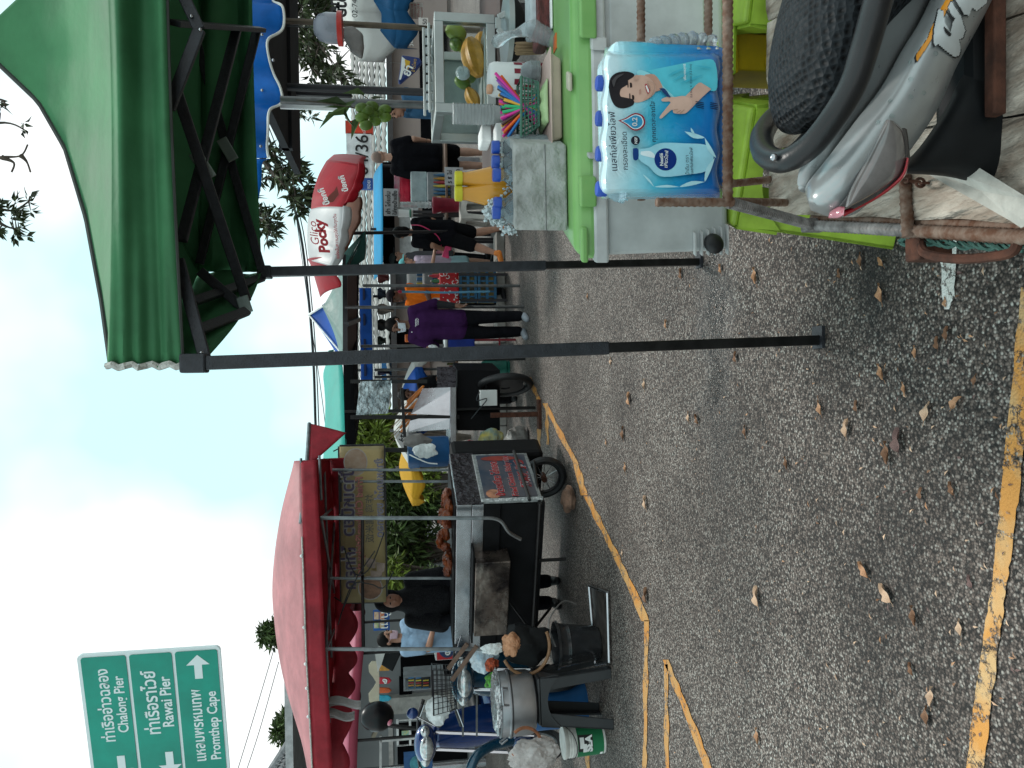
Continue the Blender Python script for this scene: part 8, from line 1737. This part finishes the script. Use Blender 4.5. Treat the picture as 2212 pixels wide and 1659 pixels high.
# white paint pail
wc = G(1303, 1596); s = wc.y / FP; t = T('paint_pail', 'white paint pail with a green label at the left behind the stool', 'pail', wc); r0, r1, h_ = 29 * s, 33 * s, 92 * s; m_pw = mat('pail_white', (.62, .62, .58), .5, var=(9, .2))
mb = MB(); mb.lathe([(r0, .002), (lerp(r0, r1, .8), h_ * .8), (r1, h_ * .8), (r1, h_ * .82), (r1 * .98, h_ * .83), (r1, h_ * .86), (r1, h_ * .88), (r1 * .98, h_ * .89), (r1 * 1.02, h_ * .93), (r1 * 1.06, h_ * .96), (r1 * 1.06, h_), (.01, h_)], wc, 30); mb.build('body', m_pw, t, True)
mb = MB(); mb.grid(lambda u, v: wc + Vector((lerp(r0, r1, v * .7) * 1.012 * math.cos(lerp(math.pi * 1.0, math.pi * 1.95, u)), lerp(r0, r1, v * .7) * 1.012 * math.sin(lerp(math.pi, math.pi * 1.95, u)), h_ * lerp(.06, .70, v))), 20, 3); mb.build('label', mat('label_green', (.01, .16, .06), .5, var=(3, .1)), t, True)
def lab(u, v, k=1.03): a = lerp(math.pi, math.pi * 1.95, u); rr_ = lerp(r0, r1, v * .7) * k; return wc + Vector((rr_ * math.cos(a), rr_ * math.sin(a), h_ * lerp(.06, .70, v)))
mb = MB(); mb.grid(lambda u, v: lab(lerp(.42, .80, u), lerp(.42, .98, v), 1.016), 8, 2); mb.build('label_patch', mat('patch_black', (.02, .02, .02), .5), t, True)
mb = MB(); mb.grid(lambda u, v: lab(lerp(.40, .60, u), lerp(.66, .80, v), 1.022), 8, 2); mb.grid(lambda u, v: lab(lerp(.50, .74, u), lerp(.76, .92, v), 1.022), 8, 2); mb.build('hand_mark', m_wl, t, True)
text("SEA", lab(.44, .47, 1.17), lab(.78, .47, 1.17), UP, m_wl, t, bold=.06)
mb = MB(); mb.grid(lambda u, v: lab(lerp(.22, .34, u), lerp(.03, .14, v), 1.022), 4, 1); mb.build('white_patch', m_wl, t, True)
mb = MB(); mb.tube([wc + Vector((r1 * 1.05 * math.cos(a), r1 * 1.05 * math.sin(a) - .01, h_ * .93 - .06 * abs(math.sin(a)))) for a in [math.pi + math.pi * i / 12 for i in range(13)]], .003, 5); mb.build('handle', m_dpost, t, True)
# hoops, bags, blue barrel
def hoop(lab_, cx, cy, rx, ry, Y, m, a0=0, a1=2 * math.pi, r=.011):
    mb = MB(); mb.tube([W(cx + rx * math.cos(a), cy + ry * math.sin(a), Y + .03 * math.cos(a)) for a in [lerp(a0, a1, i / 40) for i in range(41)]], r, 8); tag(mb.build('hoop', m, None, True), lab_, 'hoop', 'wooden hoops of the strainers')
m_hoop = mat('cane_hoop', (.26, .14, .07), .5, var=(20, .3)); m_hoop2 = mat('brown_cane', (.30, .12, .06), .45, var=(20, .3))
hoop('pale cane hoop hanging between the cart and the big pot', 1135, 1395, 52, 62, 5.35, m_hoop, -.5, 2.6, .012); hoop('reddish cane ring hanging left of the big pot', 1136, 1608, 33, 36, 5.0, m_hoop2, -2.4, 2.6, .011)
t = T('strainer_bag', 'black cloth strainer bag hanging from the pale hoop', 'strainer', W(1130, 1400, 5.4)); crumple('bag', '', '', W(1135, 1392, 5.45), (.14, .06, .17), m_blk, 19, parent=t)
crumple('plastic_bag', 'crumpled peach coloured plastic bag hanging at the cart end', 'bag', W(1104, 1392, 5.3), (.075, .05, .06), cloth('peach_film', (.66, .34, .19), .3, (7, .3), (30, 1, .02), .3), 41, det=3)
crumple('plastic_bag', 'small white plastic bag above the peach coloured one', 'bag', W(1064, 1402, 5.3), (.035, .03, .075), m_wb, 43); crumple('garbage_bag', 'white translucent garbage bag hanging at the left edge', 'bag', W(1150, 1632, 5.0), (.10, .08, .155), cloth('garbage_film', (.66, .62, .60), .35, (5, .25), (26, 1, .02), .25), 45, det=3)
crumple('plastic_bag', 'clear blue tinted bag of goods behind the cart end', 'bag', W(1045, 1425, 5.9), (.09, .06, .10), mat('blue_film', (.25, .45, .6), .3, bump=(18, 1, .03), var=(5, .7), col2=(.65, .7, .72)), 47); crumple('net_bag', 'green net bag of limes by the big pot', 'bag', W(1068, 1470, 5.7), (.06, .05, .07), mat('green_net', (.08, .30, .04), .6, var=(30, .8), bump=(60, 1, .01)), 49)
crumple('net_bag', 'red net bag beside the green one', 'bag', W(1062, 1436, 5.75), (.05, .05, .05), mat('red_net', (.45, .08, .03), .6, var=(30, .8), bump=(60, 1, .01)), 51)
c = G(1300, 1590); c = Vector((c.x + .02, c.y + .55, 0)); s = c.y / FP; t = T('blue_drum', 'small dark blue drum behind the garbage bag', 'drum', c); mb = MB(); mb.lathe([(48 * s, 0), (50 * s, .1), (49 * s, .3), (50 * s, .42), (49 * s, W(1120, 1590, c.y).z)], c, 24); mb.build('body', m_drum, t, True)
# ================================================================== PARKED MOTORBIKES (front views)
m_bluep = mat('bike_blue', (.004, .035, .16), .22, .3, var=(6, .15), coat=.8); m_tealp = mat('bike_teal_blue', (.006, .055, .10), .25, .3, var=(6, .15), coat=.8); m_lamp = mat('headlamp_glass', (.55, .58, .58), .08, .6, var=(30, .4), coat=1.0, bump=(50, .3, .004)); m_mir = mat('mirror_black', (.015, .015, .016), .4)
def front_bike(label, px, py, Y, paint, yaw, mirror_side=(1,), group='parked motorbikes', bas=True):
    c = W(px, py, Y); t = T('motorbike', label, 'motorbike', (c.x, c.y, 0), group); R = rot(z=yaw); B = Vector((c.x, c.y, 0)); hz = c.z
    def w(x, y, z): return B + R @ Vector((x, y, z))
    def lens(nm, x, y, z, rx, ry, rz, m): mb = MB(); mb.ell(w(x, y, z), (rx, ry, rz), R, 18, 12); return mb.build(nm, m, t, True)
    lens('headlamp_fairing', 0, .04, hz, .18, .10, .10, paint); lens('headlamp', .0, -.035, hz - .01, .115, .055, .062, m_lamp); lens('turn_lamp', .135, .0, hz + .0, .05, .05, .042, m_lamp); lens('turn_lamp', -.135, .0, hz + .0, .05, .05, .042, m_lamp)
    mb = MB(); mb.tube(smoothpath([w(-.34, .10, hz + .02), w(-.2, .10, hz + .06), w(0, .10, hz + .06), w(.2, .10, hz + .06), w(.34, .10, hz + .02)], 4), .012, 8); mb.build('handlebar', m_dpost, t, True)
    for sx in (-1, 1):
        mb = MB(); mb.tube([w(sx * .25, .10, hz + .05), w(sx * .37, .12, hz + .01)], .019, 10); mb.build('grip', m_rub, t, True); mb = MB(); mb.tube([w(sx * .22, .06, hz + .05), w(sx * .36, .05, hz + .0)], .007, 6); mb.build('brake_lever', steel, t, True)
    for sx in mirror_side:
        mb = MB(); mb.tube([w(sx * .22, .10, hz + .05), w(sx * .28, .10, hz + .17)], .006, 6); mb.build('mirror_stem', m_dpost, t, True); mb = MB(); mb.ell(w(sx * .30, .09, hz + .20), (.065, .02, .045), R, 14, 10); mb.build('mirror', m_mir, t, True)
    # leg shield, body, seat
    mb = MB(); mb.grid(lambda u, v: w(lerp(-.20, .20, u) * (1 - .35 * abs(2 * v - 1) ** 2), .10 + .16 * v + .10 * (2 * u - 1) ** 2, lerp(hz - .07, .34, v)), 14, 12); mb.build('leg_shield', paint, t, True, solid=.012)
    lens('seat', 0, .85, .74, .13, .42, .06, m_blk); lens('body', 0, .85, .58, .12, .5, .13, paint)
    lens('front_fender', 0, -.10, .36, .075, .24, .14, paint)
    for sx in (-1, 1): mb = MB(); mb.tube([w(sx * .08, .08, hz - .1), w(sx * .08, -.12, .28)], .016, 8); mb.build('fork', steel, t, True)
    cyclewheel(w(0, -.12, .27), .235, .035, R @ Vector((1, 0, 0)), t, 14); cyclewheel(w(0, 1.1, .27), .235, .04, R @ Vector((1, 0, 0)), t, 10)
    if bas:
        z0, z1, x_, y0, y1 = hz + .07, hz + .25, .17, -.24, -.02
        for k in range(9): x = lerp(-x_, x_, k / 8); mb = MB(); mb.tube([w(x * .85, y0 + .03, z0), w(x, y0, z1)], .003, 4); mb.build('basket_wire', m_dpost, t); mb = MB(); mb.tube([w(x * .85, y1, z0), w(x, y1, z1)], .003, 4); mb.build('basket_wire', m_dpost, t)
        for k in range(6):
            f = k / 5; z = lerp(z0, z1, f); xx = x_ * lerp(.85, 1, f); ya = lerp(y0 + .03, y0, f); mb = MB(); mb.tube([w(-xx, ya, z), w(xx, ya, z), w(xx, y1, z), w(-xx, y1, z), w(-xx, ya, z)], .003 if k < 5 else .006, 4); mb.build('basket_wire', m_dpost, t)
    return t
front_bike('teal blue motorbike with a wire front basket behind the big pot', 1000, 1474, 6.25, m_tealp, .12, (-1,))
front_bike('royal blue motorbike at the left edge with a clear headlamp', 919, 1612, 6.9, m_bluep, -.08, (), bas=False)
mb = MB(); mb.ell(W(891, 1541, 6.4), (.048, .03, .048), None, 16, 12); t = T('round_mirror', 'round glossy blue mirror on a thin chrome stem', 'mirror', W(935, 1555, 6.4)); mb.build('shell', m_bluep, t, True); mb = MB(); mb.tube([W(896, 1545, 6.4), W(940, 1568, 6.4)], .006, 6); mb.build('stem', steel, t, True)
crumple('plastic_bag', 'pale grey bag hung on the teal motorbike handlebar', 'bag', W(945, 1535, 6.1), (.10, .06, .09), m_wb, 61)
# blue fender loop and wheel at the very left, rail rack behind
t = T('bicycle_wheel', 'old wheel with a pale rim seen between the stool legs', 'wheel', G(1290, 1512) + Vector((0, .5, 0))); q = t.location; cyclewheel(Vector((q.x, q.y, .28)), .25, .028, Vector((.92, .4, 0)), t, 18, mat('pale_rim', (.45, .42, .38), .5, .4))
mb = MB(); mb.tube(smoothpath([W(1105, 1600, 6.0), W(1060, 1612, 5.9), W(1025, 1640, 5.8), W(1010, 1690, 5.8)], 6), .04, 10); tag(mb.build('blue_fender', m_tealp, None, True), 'curved blue fender at the left edge above the garbage bag', 'fender')
for p0 in (1000, 1030): mb = MB(); mb.bar(W(p0, 1590, 6.4), W(p0, 1500, 6.4), .015); tag(mb.build('rack_bar', m_gpost, None), ('upper' if p0 == 1000 else 'lower') + ' grey rack bar between the two motorbikes', 'rack', 'rack bars')
for k, (a, b) in enumerate((((968, 1445), (1010, 1390)), ((976, 1470), (1030, 1395)))): mb = MB(); mb.bar(W(*a, 5.7), W(*b, 5.65), .022, .03); tag(mb.build('wooden_handle', m_brn, None, bevel=.004), ('upper' if k == 0 else 'lower') + ' wooden utensil handle sticking out beside the cart end', 'utensil', 'utensil handles')
# ================================================================== PINK CANOPY AND SHOP THINGS BEHIND
m_pkc = cloth('pink_vinyl', (.50, .14, .20), .25, (2, .12), (4, .3, .03), .5)
YPk = 9.4
t = T('pink_canopy', 'pink vinyl stall canopy behind the red one at the left', 'canopy', (W(750, 1500, YPk).x, YPk, 0))
fe2 = smoothpath([W(a, b, Y) for a, b, Y in ((768, 1320, 10.6), (769, 1385, 9.6), (761, 1477, 9.2), (754, 1590, 9.0), (750, 1720, 8.9))], 6); ri2 = smoothpath([W(a, b, Y) for a, b, Y in ((755, 1320, 11), (757, 1385, 10.3), (722, 1468, 10.2), (714, 1549, 10.2), (735, 1720, 10.0))], 6)
mb = MB(); mb.grid(lambda u, v: pick(fe2, u).lerp(pick(ri2, u), v) + UP * (.04 * math.sin(math.pi * v)), 40, 8); mb.build('slope', m_pkc, t, True, solid=.003); mb = MB(); mb.grid(lambda u, v: pick(fe2, u) + Vector((0, -.004, -.10 * v)), 40, 2); mb.build('valance', cloth('dark_pink_vinyl', (.30, .05, .08), .2), t, True, solid=.003)
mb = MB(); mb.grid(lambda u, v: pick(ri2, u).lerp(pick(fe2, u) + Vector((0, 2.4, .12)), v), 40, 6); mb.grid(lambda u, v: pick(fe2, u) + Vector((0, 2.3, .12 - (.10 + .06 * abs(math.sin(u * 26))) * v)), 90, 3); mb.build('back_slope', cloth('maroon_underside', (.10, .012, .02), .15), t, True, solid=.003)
for (a, b, Y) in ((778, 1412, 9.6), (772, 1600, 9.05), (778, 1345, 10.4)): q = W(a, b, Y); mb = MB(); mb.tube([q, Vector((q.x, q.y, 0))], .018, 8); mb.build('pole', m_leg2, t, True)
mb = MB(); mb.bar(W(785, 1560, 9.2), W(942, 1580, 9.0), .035); mb.build('pole', m_leg2, t)
mb = MB(); mb.ell(W(815, 1548, 8.9), (.17, .13, .19), None, 22, 16); t = T('helmet', 'glossy black helmet hanging under the pink canopy', 'helmet', W(815, 1548, 8.9)); mb.build('shell', mat('gloss_black', (.004, .004, .005), .3, spec=.3), t, True); mb = MB(); mb.ell(W(840, 1558, 8.85), (.05, .05, .04)); mb.build('pink_strap', m_pinkb, t, True)
# snack board with hanging packs
YSb = 12.5; t = T('snack_board', 'cream snack board with scalloped top and bright packs hanging below', 'snack rack', W(819, 1475, YSb)); m_crm = mat('cream_board', (.48, .43, .32), .6, var=(6, .1))
P = [(819, 1430), (819, 1522), (806, 1523), (797, 1515), (796, 1500), (806, 1487), (813, 1475), (806, 1463), (797, 1452), (796, 1438), (803, 1430)]; mb = MB(); mb.prism([W(a, b, YSb) for a, b in P], (0, .05, 0)); mb.build('board', m_crm, t)
for i, (y0, y1, c) in enumerate(((1450, 1436, (.55, .25, .03)), (1478, 1464, (.55, .01, .03)), (1498, 1486, (.60, .10, .015)), (1516, 1502, (.02, .32, .45)), (1534, 1522, (.5, .02, .02)))):
    mb = MB(); mb.prism([W(a, b, YSb - .05) for a, b in ((820, y0), (820, y1), (840, y1 + 1), (846, (y0 + y1) / 2), (840, y0 - 1))], (0, .04, 0)); q = mb.build('pack', mat('snack_%d' % i, c, .4, var=(14, .3)), t, bevel=.008)
heart(832, 1471, 5, YSb - .06, .9, t)
# freezer with red sticker, fridge, display counters
t = T('ice_cream_freezer', 'white ice cream freezer with red and blue sticker beside the blue bloused woman', 'freezer', (W(950, 1408, 10.8).x, 11, 0)); boxat('body', '', '', 940, 1428, 1000, 1386, 10.8, .5, m_jug, None, .02, t); boxat('red_sticker', '', '', 944, 1426, 982, 1400, 10.79, .012, mat('red_sticker', (.55, .008, .015), .4), None, 0, t)
mb = MB(); mb.prism([W(965 + 17 * math.cos(k), 1405 + 16 * math.sin(k), 10.785) for k in [j * math.pi / 10 for j in range(20)]], (0, .004, 0)); mb.build('blue_circle', mat('navy_sticker', (.008, .03, .12), .4), t); heart(966, 1405, 9, 10.775, 1.4, t)
t = T('drinks_fridge', 'grey glass fronted drinks fridge behind the motorbike basket', 'fridge', (W(905, 1475, 12.8).x, 13, 0)); boxat('body', '', '', 872, 1494, 960, 1458, 12.8, .5, mat('fridge_grey', (.22, .23, .24), .5), None, .01, t); boxat('glass_door', '', '', 876, 1490, 930, 1462, 12.79, .015, mat('window_glass', (.03, .035, .04)), None, .002, t); rr = random.Random(3)
for i in range(14): p0 = 882 + (i // 5) * 16; y0 = 1488 - (i % 5) * 5.4; boxat('bottle', '', '', p0, y0, p0 + 12, y0 - 3.6, 12.775, .01, cols5[i % 5], None, .002, t)
t = T('display_counter', 'white framed glass display counter by the left edge', 'display counter', (W(890, 1582, 11.5).x, 11.6, 0)); 
for (p0, y0, p1, y1) in ((857, 1610, 861, 1556), (884, 1610, 888, 1556), (911, 1610, 915, 1556), (857, 1612, 915, 1608), (857, 1558, 915, 1554)): boxat('frame', '', '', p0, y0, p1, y1, 11.5, .04, m_wf, None, .003, t)
boxat('glass', '', '', 861, 1608, 911, 1558, 11.53, .01, m_dark, None, 0, t); boxat('stock', '', '', 868, 1600, 884, 1578, 11.51, .015, mat('stock_teal', (.15, .4, .38), .5, var=(40, .9), col2=(.6, .55, .2)), None, 0, t); boxat('base', '', '', 915, 1610, 1000, 1556, 11.5, .4, m_gw, None, .01, t)
t = T('menu_sign', 'blue menu sign with food pictures above the blouse woman', 'sign', W(842, 1338, 13)); wpanel('board', 806, 1318, 842, 1360, mat('menu_blue', (.01, .09, .34), .5), t, 13, .03)
for i, (p0, y0, c) in enumerate(((808, 1322, (.45, .2, .06)), (808, 1341, (.2, .35, .1)), (820, 1322, (.5, .12, .03)), (820, 1341, (.4, .3, .1)))): ipoly([(p0, y0), (p0 + 10, y0), (p0 + 10, y0 + 16), (p0, y0 + 16)], 12.97, 'food_picture', mat('food_%d' % i, c, .5, var=(12, .8), col2=(.6, .5, .4)), t)
itext("เมนู", (838, 1357), (838, 1322), 12.96, m_wl, t)
t = T('poster', 'blue round globe poster at the far left edge', 'poster', W(950, 1640, 12)); wpanel('sheet', 872, 1625, 935, 1690, mat('poster_blue', (.01, .07, .2), .5), t, 12, .02); mb = MB(); mb.prism([W(903 + 18 * math.cos(k), 1650 + 18 * math.sin(k), 11.98) for k in [j * math.pi / 10 for j in range(20)]], (0, .003, 0)); mb.build('globe', mat('globe_teal', (.05, .25, .3), .5, var=(12, .5)), t)
mb = MB(); mb.prism([W(a, b, 12.2) for a, b in ((838, 1392), (868, 1408), (848, 1452), (822, 1436))], (0, .06, 0)); tag(mb.build('folded_parasol', m_blk, None, bevel=.02), 'folded black and white parasol behind the canopy pole', 'parasol')
ipoly([(808, 1400), (838, 1390), (824, 1436), (816, 1452)], 12.15, 'white_cloth', m_wv).name = 'white_sheet'; tag(bpy.context.scene.objects['white_sheet'], 'white cloth corner hanging by the folded black parasol', 'cloth')
t = T('foot_rail_bench', 'white rail bench under the pink canopy at the left', 'bench', (W(850, 1640, 10).x, 10, 0)); mb = MB(); mb.bar(W(822, 1590, 10), W(822, 1700, 10), .03); mb.build('rail', m_wf, t); mb = MB(); mb.bar(W(806, 1592, 10), W(828, 1548, 10), .05); mb.build('end_cap', m_crm, t)
for py in (1600, 1700): q = W(822, py, 10); mb = MB(); mb.bar(q, Vector((q.x, q.y, 0)), .03); mb.build('leg', m_wf, t)
